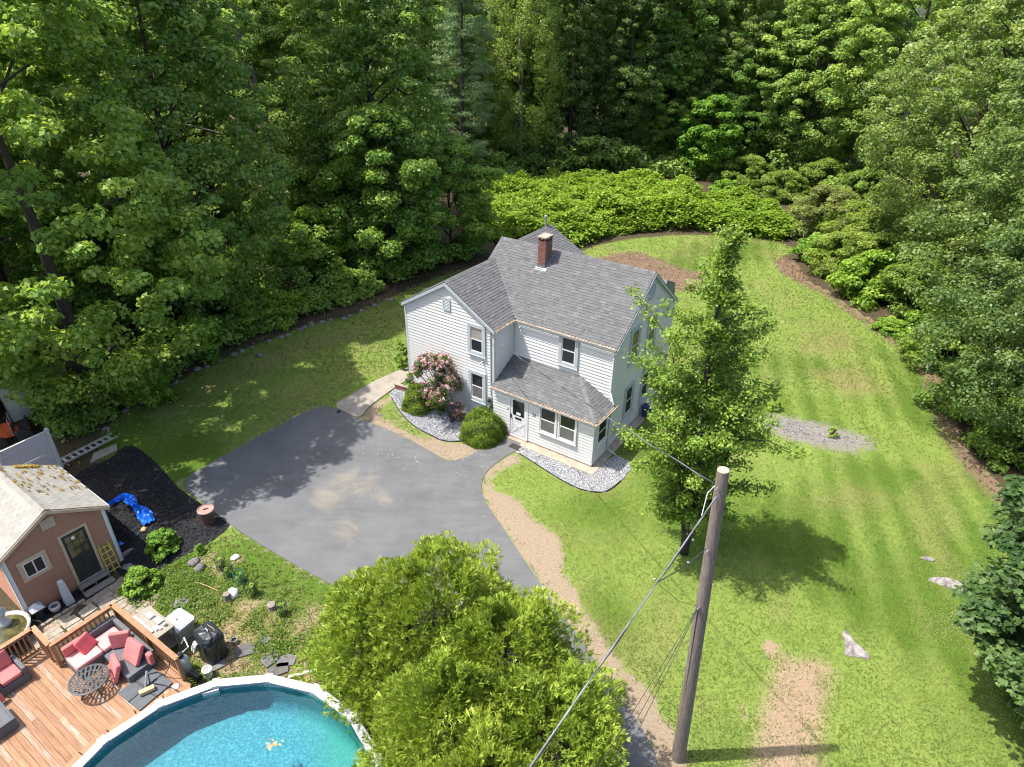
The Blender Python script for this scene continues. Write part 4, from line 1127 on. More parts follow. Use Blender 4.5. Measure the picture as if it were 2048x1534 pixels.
def make_woods():
    P = {}
    P['bigmaple'] = tree_proto('maple_tree', 33, 19.5, 1.4, 6.3, 640, 150, .21, .17, 'leaf_maple', lobed=False, clump=(.45, 1.15), flat=.5, r0=.3, nl=16, lobes=.25, inner=.4)
    P['maple'] = tree_proto('maple_tree', 22, 21, 1.5, 5.2, 560, 110, .25, .18, 'leaf_forest', clump=(.45, 1.15), r0=.3, inner=.45)
    P['oak'] = tree_proto('oak_tree', 23, 22, 3, 5.8, 580, 110, .25, .17, 'leaf_forest', clump=(.5, 1.2), r0=.36, inner=.45, lobes=.35)
    P['ash'] = tree_proto('ash_tree', 24, 24, 3, 4.2, 480, 105, .23, .14, 'leaf_grey', clump=(.45, 1.05), r0=.26, prof='tall', inner=.4)
    P['locust'] = tree_proto('locust_tree', 25, 25, 5, 6.0, 460, 120, .20, .09, 'leaf_locust', 'bark_pale', clump=(.5, 1.3), r0=.42, wob=1.0, lobes=.4, nl=26, flat=.5, inner=.25)
    P['pine'] = tree_proto('pine_tree', 26, 25, 3, 4.0, 300, 170, .32, .04, 'leaf_pine', clump=(.6, 1.3), r0=.3, prof='cone', flat=.35, inner=.3, up=.5, rnd_=.9)
    P['droop'] = tree_proto('birch_tree', 27, 24, 3, 4.2, 400, 110, .24, .10, 'leaf_locust', 'bark_pale', clump=(.4, 1.0), flat=1.7, r0=.2, prof='tall', up=.1, outw=.8)
    P['right'] = tree_proto('oak_tree', 28, 17.5, 1.2, 6.6, 700, 130, .18, .125, 'leaf_grey', clump=(.45, 1.1), flat=.7, r0=.36, inner=.5, lobes=.22, nl=26)
    P['rmaple'] = tree_proto('maple_tree', 29, 7.6, .6, 2.7, 160, 185, .155, .14, 'leaf_dark', lobed=True, clump=(.5, .85), flat=.45, r0=.15, inner=.5, up=1.1, outw=.5, rnd_=.3)
    P['small'] = tree_proto('sapling_tree', 30, 6.5, .5, 2.6, 90, 240, .24, .17, 'leaf_bright', clump=(.5, .95), r0=.1, flat=.55, inner=.4)
    T = [
        # kind, x, y, scale, label
        ('bigmaple', -20.0, 27.2, 1.1, 'big bright leafy maple overhanging the white fence at far left'),
        ('bigmaple', -29.0, 35.5, 1.05, 'tall maple at the left edge of the wood above the big maple'),
        ('maple', -18.0, 35.8, 1.0, 'dark maple between the big left maple and the crooked trunk'),
        ('locust', -16.3, 46.0, 1.0, 'feathery locust tree with a crooked pale trunk left of the house'),
        ('maple', -9.8, 48.5, 1.0, 'dense dark green maple rising just behind the left side of the house'),
        ('oak', -23.5, 52.0, 1.05, 'broad oak behind the crooked pale trunk'),
        ('pine', -5.0, 66.5, .98, 'soft blue green pine behind the dense maple'),
        ('droop', .6, 74.0, 1.05, 'drooping fine leaved birch straight behind the chimney'),
        ('ash', 6.2, 79.0, 1.05, 'pale green ash right of the drooping birch'),
        ('ash', 12.2, 78.0, .98, 'slim grey green ash above the middle of the knotweed'),
        ('oak', 17.5, 83.0, 1.05, 'large oak behind the knotweed between two slim ashes'),
        ('ash', 23.5, 80.0, 1.02, 'tall ash with a leaning pale trunk above the knotweed gap'),
        ('maple', 30.5, 74.5, 1.05, 'dark maple behind the olive dome shrub'),
        ('oak', 36.5, 68.0, 1.05, 'shaded oak at the back right corner of the lawn'),
        ('maple', 40.0, 58.0, 1.05, 'yellow green maple in the upper right of the picture'),
        ('right', 31.0, 45.5, 1.12, 'bushy grey green oak behind the right lawn shrubs'),
        ('right', 28.6, 33.4, 1.0, 'large grey green oak leaning over the right side of the lawn'),
        ('right', 35.0, 37.0, 1.15, 'grey green oak at the right picture edge behind the lawn oak'),
        ('right', 24.2, 24.4, .85, 'oak cut by the right picture edge above the lawn shadow'),
        ('maple', -15.5, 56.5, 1.08, 'tall maple seen between the locust and the dense maple'),
        ('oak', -33.5, 46.0, 1.1, 'oak at the upper left picture corner'),
        ('maple', -30.0, 58.0, 1.12, 'distant maple in the upper left behind the oak'),
        ('maple', -1.5, 84.0, 1.1, 'dark maple filling the gap behind the drooping birch'),
        ('oak', 3.5, 90.0, 1.15, 'oak deep in the wood behind the chimney'),
        ('maple', 9.5, 87.5, 1.1, 'maple deep in the wood above the knotweed middle'),
        ('oak', 14.5, 94.0, 1.15, 'distant oak between the two slim ashes'),
        ('maple', 21.0, 91.0, 1.12, 'distant maple behind the leaning ash'),
        ('oak', 28.0, 87.5, 1.15, 'distant oak behind the light green sapling'),
        ('maple', 35.0, 80.0, 1.1, 'distant maple behind the shaded corner oak'),
        ('oak', -8.5, 82.0, 1.15, 'distant oak behind the pine'),
        ('bigmaple', 1.0, 80.0, .8, 'bushy low branched maple at the back of the knotweed left half'),
        ('bigmaple', 15.5, 80.5, .8, 'bushy low branched maple at the back of the knotweed right half'),
        ('bigmaple', 26.5, 78.0, .8, 'bushy low branched maple behind the path gap'),
        ('ash', -10.5, 72.0, 1.1, 'tall ash behind the pine'),
    ]
    for k, x, y, s_, lab in T: plant(P[k], x, y, lab, scale=s_, group='trees at the edge of the wood')
    plant(P['rmaple'], 15.7, 11.9, 'lobed leaved maple at the lower right picture edge', scale=1.08, sz=1.12, rz=.6)
    P['thick'] = tree_proto('maple_tree', 31, 10.5, .2, 4.0, 170, 230, .24, .18, 'leaf_maple', clump=(.7, 1.25), r0=.14, inner=.4, lobes=.3)
    for x, y, s_, lab in [(-8.6, 44.2, 1.0, 'low bushy maple touching the left back corner of the house'), (-4.6, 47.6, .8, 'small bushy maple left of the knotweed bank'), (-12.4, 46.6, .9, 'bushy maple under the crooked trunk'),
                          (-21.5, 34.0, .85, 'low bushy maple behind the left end of the stone row'), (-26.5, 25.5, .75, 'bushy maple beyond the white fence')]:
        plant(P['thick'], x, y, lab, scale=s_, group='young maples at the wood edge')
    plant(P['small'], 20.5, 74.0, 'light green sapling behind the knotweed gap', scale=1.25, group='saplings')
    plant(P['small'], -13.2, 42.6, 'bright sapling at the wood edge below the crooked trunk', scale=.72, group='saplings')
    # the wood further back: one mass
    rg = np.random.default_rng(40); Vs = []; Fs = []; Ls = []; off = 0
    spots = []
    for i in range(64):
        for _ in range(40):
            x = rg.uniform(-85, 95); y = rg.uniform(60, 130)
            if (x < -36 and y > 25) or y > 88 - .35 * abs(x - 12): break
        spots.append((x, y))
    for i in range(12): spots.append((rg.uniform(-60, -36), rg.uniform(30, 60)))
    for i in range(10): spots.append((rg.uniform(38, 62), rg.uniform(28, 62)))
    for (x, y) in spots:
        Hh = rg.uniform(19, 26); C, cr = crown_cloud(rg, Hh, 2.5, rg.uniform(4.5, 6.5), 95, 'round', .3, .5, (1.2, 2.2))
        V_, F_, lc = leaves_on(rg, C, cr, 23, .72, .52, .6, shell=.2)
        V_[:, 0] += x; V_[:, 1] += y
        Vs.append(V_); Fs.append(F_ + off); Ls.append(lc * .85); off += len(V_)
    link('distant_woods', np_mesh('distant_woods', np.vstack(Vs), np.vstack(Fs), 'leaf_forest', np.concatenate(Ls)), kind='stuff',
         label='deep green wood filling the background', cat='woods')
    return P
PROTO = make_woods()

def make_undergrowth():
    rg = np.random.default_rng(50)
    # ---- left edge undergrowth along the row of border stones
    edge = np.array([G(*q)[:2] for q in [(150, 880), (213, 848), (281, 796), (351, 752), (414, 722), (484, 692), (540, 668), (600, 648), (660, 630), (720, 606), (790, 578), (860, 548), (930, 520)]])
    Cs = []; Rs = []
    seg = np.diff(edge, axis=0)
    for i in range(560):
        k = rg.integers(len(seg)); f = rg.random(); p = edge[k] + seg[k] * f
        n = np.array([-seg[k][1], seg[k][0]]); n /= np.linalg.norm(n)
        d = rg.random() ** 1.3 * 9.0
        p = p + n * (d + .15 + .5 * vnoise(p[0], p[1], .5))
        hmax = .5 + 2.6 * min(d / 3.0, 1) * (.4 + .9 * vnoise(p[0] + 7, p[1], .35))
        Cs.append((p[0], p[1], float(hgt(*p)) + hmax * rg.random() ** .6)); Rs.append(rg.uniform(.35, .8))
    V_, F_, lc = leaves_on(rg, np.array(Cs), np.array(Rs), 110, .20, .15, .6)
    link('undergrowth', np_mesh('undergrowth', V_, F_, 'leaf_maple', lc * .92), kind='stuff', label='tangled green undergrowth along the left wood edge behind the stones', cat='undergrowth')
    # ---- understorey further inside the wood (back and right)
    Cs = []; Rs = []
    for i in range(1250):
        x = rg.uniform(-45, 55); y = rg.uniform(50, 98)
        if i < 380: x = rg.uniform(-9, 34); y = (68 if x < 0 else 73) + 7 * rg.random() - .18 * max(x - 18, 0)
        elif y < 77 and -7 < x < 30: y = 77 + 16 * rg.random()
        if x > 22 and y < 62: continue
        Cs.append((x, y, .3 + 3.4 * rg.random() * (.4 + vnoise(x, y, .12)))); Rs.append(rg.uniform(.6, 1.3))
    V_, F_, lc = leaves_on(rg, np.array(Cs), np.array(Rs), 56, .42, .32, .6)
    link('undergrowth', np_mesh('undergrowth', V_, F_, 'leaf_forest', lc * .9), kind='stuff', label='shaded understorey brush below the trees behind the knotweed', cat='undergrowth')
    # ---- knotweed bank in two masses with a gap
    def knot(polypx, n, label, zt=2.15):
        poly = np.array([G(*q, z)[:2] for (q, z) in polypx])
        lo, hi = poly.min(0), poly.max(0); out = []
        while len(out) < n:
            p = rg.uniform(lo, hi, (n, 2)); sd = sdist(poly, p[:, 0], p[:, 1]); p = p[sd < 0]; out += list(np.c_[p, -sd[sd < 0]])
        A = np.array(out[:n]); x, y, d = A.T
        top = zt * (.45 + .55 * ss(0, 1.6, d)) * (.5 + .8 * fbm(x, y, .33) + .45 * (vnoise(x, y, 1.1) - .5)) + .2 * np.sin(x * 1.3 + y * .6)
        f = 1 - rg.random(n) ** 2.2 * .95
        z = hgt(x, y) + np.maximum(top * f, .1)
        # sprays: leaves along arching twigs
        C = np.stack([x, y, z], 1); per = 7
        idx = np.repeat(np.arange(n), per); dirs = rg.random(n) * 6.28; s_ = np.tile(np.linspace(-.42, .42, per), n)
        Pp = C[idx] + np.stack([np.cos(dirs[idx]) * s_, np.sin(dirs[idx]) * s_, -.5 * s_ ** 2], 1) + rg.normal(0, .05, (n * per, 3))
        N = np.array([0, 0, 1.0]) + rg.normal(0, .33, (n * per, 3))
        V_, F_ = leaf_quads(rg, Pp, N, rg.uniform(.19, .30, n * per), rg.uniform(.14, .22, n * per), .1)
        lc = np.clip(np.repeat(rg.normal(.5, .15, n), per) + rg.normal(0, .15, n * per), 0, 1)
        link('knotweed', np_mesh('knotweed', V_, F_, 'leaf_knotweed', lc), kind='stuff', label=label, cat='knotweed')
    knot([((930, 470), 0), ((1000, 500), 0), ((1150, 505), 0), ((1230, 478), 0), ((1330, 470), 0), ((1432, 466), 0), ((1440, 420), 1.5), ((1400, 372), 2), ((1300, 348), 2), ((1180, 338), 2), ((1040, 348), 2), ((930, 372), 2)], 12500,
         'bright green knotweed bank behind the house left of the path gap')
    knot([((1468, 470), 0), ((1560, 482), 0), ((1612, 470), 0), ((1600, 420), 1.8), ((1560, 392), 2), ((1480, 372), 2), ((1420, 368), 2), ((1452, 420), 1.5)], 3600, 'bright green knotweed clump right of the path gap')
make_undergrowth()

def make_shrubs():
    S1 = tree_proto('shrub', 61, 2.6, .15, 2.3, 90, 260, .15, .10, 'leaf_shrub', clump=(.4, .75), prof='dome', r0=.05, nl=10, inner=.4, flat=.6)
    S2 = tree_proto('shrub', 62, 2.9, .15, 2.6, 100, 260, .15, .08, 'leaf_olive', clump=(.4, .8), prof='dome', r0=.05, nl=14, inner=.4, flat=.6)
    S3 = tree_proto('shrub', 63, 1.6, .1, 1.5, 60, 220, .16, .11, 'leaf_bright', clump=(.3, .6), prof='dome', r0=.04, nl=8, inner=.4, flat=.6)
    g = 'shrubs along the right edge of the lawn'
    for pr, px, py, s_, sz, lab in [
        (S2, 1640, 470, 1.35, 1.0, 'olive green dome shrub right of the knotweed'),
        (S1, 1560, 398, 1.1, .9, 'low grey green shrub behind the right knotweed clump'),
        (S1, 1680, 545, 1.1, 1.0, 'dark green shrub beside the bare patch at the lawn corner'),
        (S3, 1740, 590, 1.7, 1.0, 'bright green shrub bulging over the right lawn edge'),
        (S1, 1735, 520, 1.3, 1.1, 'grey green shrub behind the bright bulging shrub'),
        (S2, 1800, 500, 1.3, 1.0, 'olive shrub at the foot of the bushy right oak'),
        (S1, 1820, 620, 1.2, 1.0, 'grey green shrub next to the lawn edge under the oak'),
        (S3, 1790, 662, .8, .55, 'low yellow green ferny plant at the lawn edge'),
        (S3, 1838, 700, .8, .6, 'low bright plant at the lawn edge below the ferny plant'),
        (S1, 1900, 740, 1.1, 1.0, 'shrub under the large right oak'),
        (S1, 1960, 830, 1.0, 1.0, 'shaded shrub low under the large right oak'),
        (S1, 1690, 480, 1.2, 1.0, 'light green shrub between the olive dome and the dark shrub'),
        (S3, 1640, 520, 1.3, .9, 'bright low shrub left of the dark shrub at the lawn corner'),
        (S1, 1770, 560, 1.2, 1.0, 'light green shrub behind the bright bulging shrub'),
        (S1, 1850, 560, 1.4, 1.1, 'tall light green shrub in front of the bushy right oak'),
        (S3, 1880, 690, 1.3, 1.1, 'bright shrub at the foot of the large right oak'),
        (S1, 1395, 352, 1.3, .9, 'shaded shrub behind the knotweed left of the sapling'),
        (S1, 1490, 372, 1.2, .9, 'light green shrub behind the right knotweed clump near the gap'),
        (S3, 1450, 398, 1.2, .9, 'bright shrub closing the path gap in the knotweed'),
        (S1, 1640, 392, 1.3, 1.0, 'grey green shrub behind the olive dome'),
        (S1, 1720, 430, 1.5, 1.0, 'shaded shrub filling the back right lawn corner'),
        (S1, 1810, 452, 1.5, 1.1, 'shaded shrub below the yellow green maple'),
        (S1, 2035, 905, 1.0, .9, 'shrub at the right edge below the large oak')]:
        w = G(px, py); plant(pr, w[0], w[1], lab, 'shrub', s_, sz, group=g)
    for px, py, s_, lab in [(300, 800, .8, 'bright green shrub beside the ladder end of the stone row'), (400, 700, 1.1, 'bushy shrub behind the stone row halfway to the house'), (560, 640, 1.0, 'green shrub behind the middle of the stone row'),
                           (500, 655, .9, 'yellow green shrub in the shade behind the stones')]:
        w = G(px, py); plant(S3, w[0], w[1], lab, 'shrub', s_, 1.1, group='shrubs behind the stone row')
make_shrubs()

# ------------------------------------------------------------------ lawn, gravel, mulch and litter
def in_poly(poly, x, y): return sdist(poly, x, y) < 0

def make_grass():
    rg = np.random.default_rng(70)
    n = 300000
    # denser close to the camera
    u = rg.random(n); y = 8 + 48 * u ** 1.45; x = rg.uniform(-1, 1, n) * (8 + .62 * y)
    fo = sdist(LAWN, x, y)
    ok = (fo < .35 * vnoise(x, y, 2.0))
    for poly, m in ((DRIVE, .03), (WALK, .02), (BED1, .05), (BED2, .05), (MULCH, .05)): ok &= sdist(poly, x, y) > m
    hu = (x - HO[0]) * HU[0] + (y - HO[1]) * HU[1]; hv = (x - HO[0]) * HV[0] + (y - HO[1]) * HV[1]
    ok &= ~((hu > -10.3) & (hu < .5) & (hv > -1.6) & (hv < 6.2)) & ~((hu > -5.2) & (hu < .5) & (hv > -2.15) & (hv < 0))
    pr_thin = np.ones(n)
    for poly, w, lo in ((SANDR, .25, .02), (BARE, .8, .28), (BARE2, .2, .05), (GRAV2, .4, .02), (BACKDIRT, 1.1, .06), (PATCHR, .7, .05), (YARD, .5, .9), (DRYL, 1.2, .7)):
        pr_thin = np.minimum(pr_thin, lo + (1 - lo) * ss(-w, w, sdist(poly, x, y) + (vnoise(x, y, 3) - .5) * w * 1.6))
    sl = np.minimum(1, .04 + ss(-.25, .25, sdist(SANDL, x, y)) + ss(.2, -.2, sdist(GRASSL, x, y) + (vnoise(x, y, 3) - .5) * .5))
    ok &= rg.random(n) < pr_thin * sl
    dk = (x + 11.70) * HU[0] + (y - 13.64) * HU[1]; dv = (x + 11.70) * HV[0] + (y - 13.64) * HV[1]
    ok &= ~((dk < 3.4) & (dv < .1) & (x < -8.8)) & (np.hypot(x + 6.88, y - 7.8) > 4.2) & ~((x < -12.6) & (y < 18.2)) & ~((x < -16) & (y < 25))
    x, y = x[ok], y[ok]; n = len(x)
    fine = fbm(x, y, .25); dryn = fbm(x + 40, y + 17, .35)
    lc = np.clip(.33 + (fine - .5) * .4 + rg.normal(0, .055, n) + np.clip(dryn - .52, 0, 1) * 1.9, 0, 1)
    for q in DRYR: lc = np.clip(lc + .30 * np.clip(.5 - sdist(q, x, y) / 2.5, 0, 1), 0, 1)
    lc = np.clip(lc + .16 * np.clip(.5 - sdist(DRYL, x, y) / 1.6, 0, 1), 0, 1)
    # mowing stripes: long bands of slightly lighter and darker blade colour on the right lawn
    st = np.sin((x * .97 - y * .24) * 5.2 + 2.4 * vnoise(x, y, .12) * 2) * ss(7, 13, x) * (.2 + .8 * vnoise(x + 5, y, .22))
    lc = np.clip(lc + .17 * st, 0, 1)
    z = hgt(x, y) + (fbm(x, y, .9) - .5) * .05
    base = np.stack([x, y, z], 1)
    k = 2; idx = np.repeat(np.arange(n), k); m = len(idx)
    a = rg.random(m) * 6.28; d = np.stack([np.cos(a), np.sin(a), np.zeros(m)], 1)
    hgt_ = rg.uniform(.025, .06, m) * (1 + .6 * (y[idx] > 30)); wd = rg.uniform(.011, .020, m) * (1 + .5 * (y[idx] > 25))
    B = base[idx] + rg.normal(0, .03, (m, 3)) * np.array([1, 1, 0])
    sd = np.stack([-d[:, 1], d[:, 0], d[:, 2]], 1) * wd[:, None]
    V_ = np.empty((m, 3, 3)); V_[:, 0] = B - sd; V_[:, 1] = B + sd; V_[:, 2] = B + d * hgt_[:, None] * .8 + np.array([0, 0, 1]) * hgt_[:, None]
    link('grass', np_mesh('grass', V_.reshape(-1, 3), np.arange(3 * m).reshape(m, 3), 'grass_blades', np.clip(lc[idx] + rg.normal(0, .05, m), 0, 1)), kind='stuff',
         label='mown lawn grass around the house', cat='grass')
make_grass()

def pebbles(name, poly, dens, size, mat, rg, dz, label, cat, lcf, lift=None, parent=None):
    lo, hi = np.min(poly, 0), np.max(poly, 0); n = int(dens * (hi[0] - lo[0]) * (hi[1] - lo[1]))
    x = rg.uniform(lo[0], hi[0], n); y = rg.uniform(lo[1], hi[1], n); d = -sdist(poly, x, y); ok = (d > .03) & (rg.random(n) < (ss(-.1, .9, d) if poly is GRAV2 else 1.0))
    x, y, d = x[ok], y[ok], d[ok]; n = len(x)
    z = hgt(x, y) + dz + (lift(x, y, d) if lift else 0)
    C = np.stack([x, y, z], 1); s = rg.uniform(*size, n)
    O = np.array([(1, 0, 0), (0, 1, 0), (-1, 0, 0), (0, -1, 0), (0, 0, .8), (0, 0, -.8)], float)
    a = rg.random(n) * 6.28; ca, sa = np.cos(a), np.sin(a); sx = rg.uniform(.7, 1.3, (n, 3))
    Q = O[None] * sx[:, None, :] * s[:, None, None]
    V_ = np.empty((n, 6, 3)); V_[..., 0] = Q[..., 0] * ca[:, None] - Q[..., 1] * sa[:, None]; V_[..., 1] = Q[..., 0] * sa[:, None] + Q[..., 1] * ca[:, None]; V_[..., 2] = Q[..., 2]
    V_ += C[:, None]; V_ += rg.normal(0, .12, V_.shape) * s[:, None, None]
    T = np.array([(0, 1, 4), (1, 2, 4), (2, 3, 4), (3, 0, 4), (1, 0, 5), (2, 1, 5), (3, 2, 5), (0, 3, 5)])
    F_ = (np.arange(n)[:, None, None] * 6 + T[None]).reshape(-1, 3)
    return link(name, np_mesh(name, V_.reshape(-1, 3), F_, mat, np.repeat(lcf(rg, n), 8)), parent, kind='stuff', label=label, cat=cat)

def edging(poly, i0, i1, name, label):
    P = smooth_poly(np.asarray(poly), 1); 
    pts = [np.array([p[0], p[1], float(hgt(*p)) + .035]) for p in P]
    n = len(pts); a, b = int(i0 * n), int(i1 * n)
    seq = [pts[i % n] for i in range(a, b)]
    m = MB(); m.tube(seq, .022, 6); m.build(name, 'edging', label=label, cat='edging')

def make_beds():
    rg = np.random.default_rng(80)
    mk('gravel_bed', (.34, .34, .355), rough=.95, var=.4, scale=26, bump=.6, bscale=40, thr=(.3, .7))
    gl = lambda r, n: np.clip(r.normal(.56, .27, n), 0, 1)
    for poly, nm, lab in ((BED1, 'gravel_bed', 'grey gravel bed under the pink rhododendron'), (BED2, 'gravel_bed', 'grey gravel bed along the enclosed porch')):
        b = link('gravel_bed', sheet('gravel_bed', poly, .035, 'gravel_bed', .35, .07), kind='structure')
        pebbles('gravel', poly, 800, (.018, .034), 'gravel_mix', rg, .05, None, None, gl, parent=b)
    pebbles('gravel', GRAV2, 110, (.02, .04), 'gravel_mix', rg, .012, 'sparse grey gravel oval in the right lawn', 'gravel', lambda r, n: np.clip(r.normal(.34, .2, n), 0, 1))
    edging(BED2, .55, 1.0, 'lawn_edging', 'black plastic edging curving round the porch gravel')
    edging(BED1, .45, 1.0, 'lawn_edging', 'black plastic edging between driveway verge and gravel bed')
    # black mulch pile: a low mound
    mk('mulch_black', (.016, .016, .018), rough=.95, var=.5, scale=22, bump=.9, bscale=30)
    lift = lambda x, y, d: .16 * ss(0, 1.2, d) * (.55 + .9 * fbm(x, y, .7)) 
    b = link('mulch', sheet('mulch', smooth_poly(MULCH, 1), .015, 'mulch_black', .22, .06, zf=lift, wob=.25), kind='stuff', label='black mulch spread beside the shed and driveway', cat='mulch')
    pebbles('mulch_chips', smooth_poly(MULCH, 1), 260, (.015, .04), 'mulch_chips', rg, .022, None, None, lambda r, n: np.clip(r.normal(.55, .22, n), 0, 1), lift, parent=b)
    # fallen petals and leaf bits on drive, verge and lawn
    n = 420; g = G(880, 880); x = rg.normal(g[0], 2.4, n); y = rg.normal(g[1], 1.5, n)
    hu = (x - HO[0]) * HU[0] + (y - HO[1]) * HU[1]; hv = (x - HO[0]) * HV[0] + (y - HO[1]) * HV[1]; ok = hv < -2.0
    x, y = x[ok], y[ok]; n = len(x)
    V_, F_ = leaf_quads(rg, np.stack([x, y, hgt(x, y) + .055], 1), np.array([0, 0, 1.]) + rg.normal(0, .3, (n, 3)), rg.uniform(.03, .06, n), rg.uniform(.02, .04, n))
    link('fallen_petals', np_mesh('fallen_petals', V_, F_, 'petals', rg.random(n)), kind='stuff', label='fallen pale petals around the rhododendron', cat='petals')
    # brown leaf litter: behind house, under the right trees, wood edge, yard
    Vs = []; Fs = []; off = 0; Lc = []
    for poly, n in ((BACKDIRT, 5000), (PATCHR, 1500), (YARD, 2600)):
        lo, hi = poly.min(0), poly.max(0); p = rg.uniform(lo, hi, (n, 2)); p = p[sdist(poly, p[:, 0], p[:, 1]) < 0]
        if poly is YARD: p = p[fbm(p[:, 0], p[:, 1], .8) + .25 * rg.random(len(p)) > .52]
        C = np.c_[p, hgt(p[:, 0], p[:, 1]) + .03]
        V_, F_ = leaf_quads(rg, C, np.array([0, 0, .8]) + rg.normal(0, .5, C.shape), rg.uniform(.05, .14, len(C)), rg.uniform(.02, .06, len(C)))
        Vs.append(V_); Fs.append(F_ + off); off += len(V_); Lc.append(np.clip(rg.normal(.5, .28, len(C)), 0, 1))
    k = 26000; x = rg.uniform(-34, 34, k); y = rg.uniform(18, 60, k); fo = sdist(LAWN, x, y); ok = (fo > -.4) & (fo < 6) & ~((x > -13) & (x < 20) & (y > 44)); x, y = x[ok], y[ok]; k = len(x)
    V_, F_ = leaf_quads(rg, np.stack([x, y, hgt(x, y) + .04 + .02 * rg.random(k)], 1), np.array([0, 0, .8]) + rg.normal(0, .5, (k, 3)), rg.uniform(.08, .2, k), rg.uniform(.05, .1, k))
    Vs.append(V_); Fs.append(F_ + off); Lc.append(np.clip(rg.normal(.35, .25, k), 0, 1))
    link('leaf_litter', np_mesh('leaf_litter', np.vstack(Vs), np.vstack(Fs), 'litter_brown', np.concatenate(Lc)), kind='stuff', label='brown leaf litter along the wood edge and yard', cat='leaf litter')
make_beds()

def rock_mb(rg, r, flat=.6, n=9, rings=5):
    m = MB(); R_ = []
    ph = rg.random(5) * 6.28
    for i in range(rings):
        a = -.35 * math.pi + (i / (rings - 1)) * .83 * math.pi; a = min(a, math.pi / 2 * .9)
        rr = math.cos(a); zz = math.sin(a)
        R_.append([(r * rr * (1 + .22 * math.sin(2 * t + ph[0]) + .12 * math.sin(5 * t + ph[1] + i)) * math.cos(t), r * rr * (1 + .2 * math.sin(3 * t + ph[2]) + .1 * math.sin(4 * t + ph[3] + i)) * math.sin(t),
                    r * flat * zz * (1 + .12 * math.sin(2 * t + ph[4])) + r * flat * .45) for t in [2 * math.pi * k / n for k in range(n)]])
    return m.loft(R_)

def make_stones():
    rg = np.random.default_rng(90)
    row = [(213, 858, .2), (250, 822, .22), (281, 806, .24), (312, 790, .24), (352, 763, .16), (395, 739, .26), (414, 733, .22), (440, 722, .17), (469, 710, .25), (484, 702, .21), (505, 694, .15), (539, 682, .19), (562, 675, .23), (576, 671, .21), (602, 660, .25), (610, 655, .19), (625, 651, .2), (645, 645, .24), (662, 640, .18), (687, 638, .2), (700, 632, .17), (723, 622, .2), (750, 611, .2), (781, 600, .22)]
    for i, (px, py, r) in enumerate(row):
        w = G(px, py); rock_mb(rg, r * .85, .55).build('border_stone', 'stone_grey', loc=w - np.array([0, 0, .03]), rz=rg.random() * 6, smooth=True, group='stones edging the wood on the left',
            label=f'grey fieldstone, {ordinal(i)} in the row along the wood edge from the ladder', cat='stone')
    w = G(519, 712); rock_mb(rg, .16, .7).build('border_stone', 'stone_grey', loc=w, smooth=True, label='lone grey stone on the grass below the stone row', cat='stone')
    # ledge outcrops in the lawn
    for (px, py, pts, lab) in [(1898, 1168, [(-.62, .25), (-.2, .33), (.3, .2), (.58, -.12), (.5, -.38), (.1, -.3), (-.35, -.05), (-.6, .1)], 'flat grey ledge rock in the lawn near the lower right maple'),
                               (1703, 1290, [(-.1, .55), (.1, .5), (.12, .1), (.35, -.25), (.4, -.55), (.0, -.45), (-.42, -.38), (-.2, -.05)], 'three cornered pale ledge rock showing through the front lawn'),
                               (1857, 1119, [(-.28, .1), (0, .12), (.25, -.05), (.1, -.13), (-.2, -.02)], 'small pale sliver of ledge rock above the flat ledge')]:
        w = G(px, py); P_ = smooth_poly(np.array(pts) * 1.0, 2); m = MB(); n = len(P_)
        R_ = [[(x * s_, y * s_, z * (1 + .3 * math.sin(5 * x + 3 * y))) for x, y in P_] for s_, z in ((1.05, -.05), (1, .03), (.8, .07), (.4, .085))]
        m.loft(R_).build('ledge_rock', 'ledge_rock', loc=w, smooth=True, label=lab, cat='rock')
make_stones()

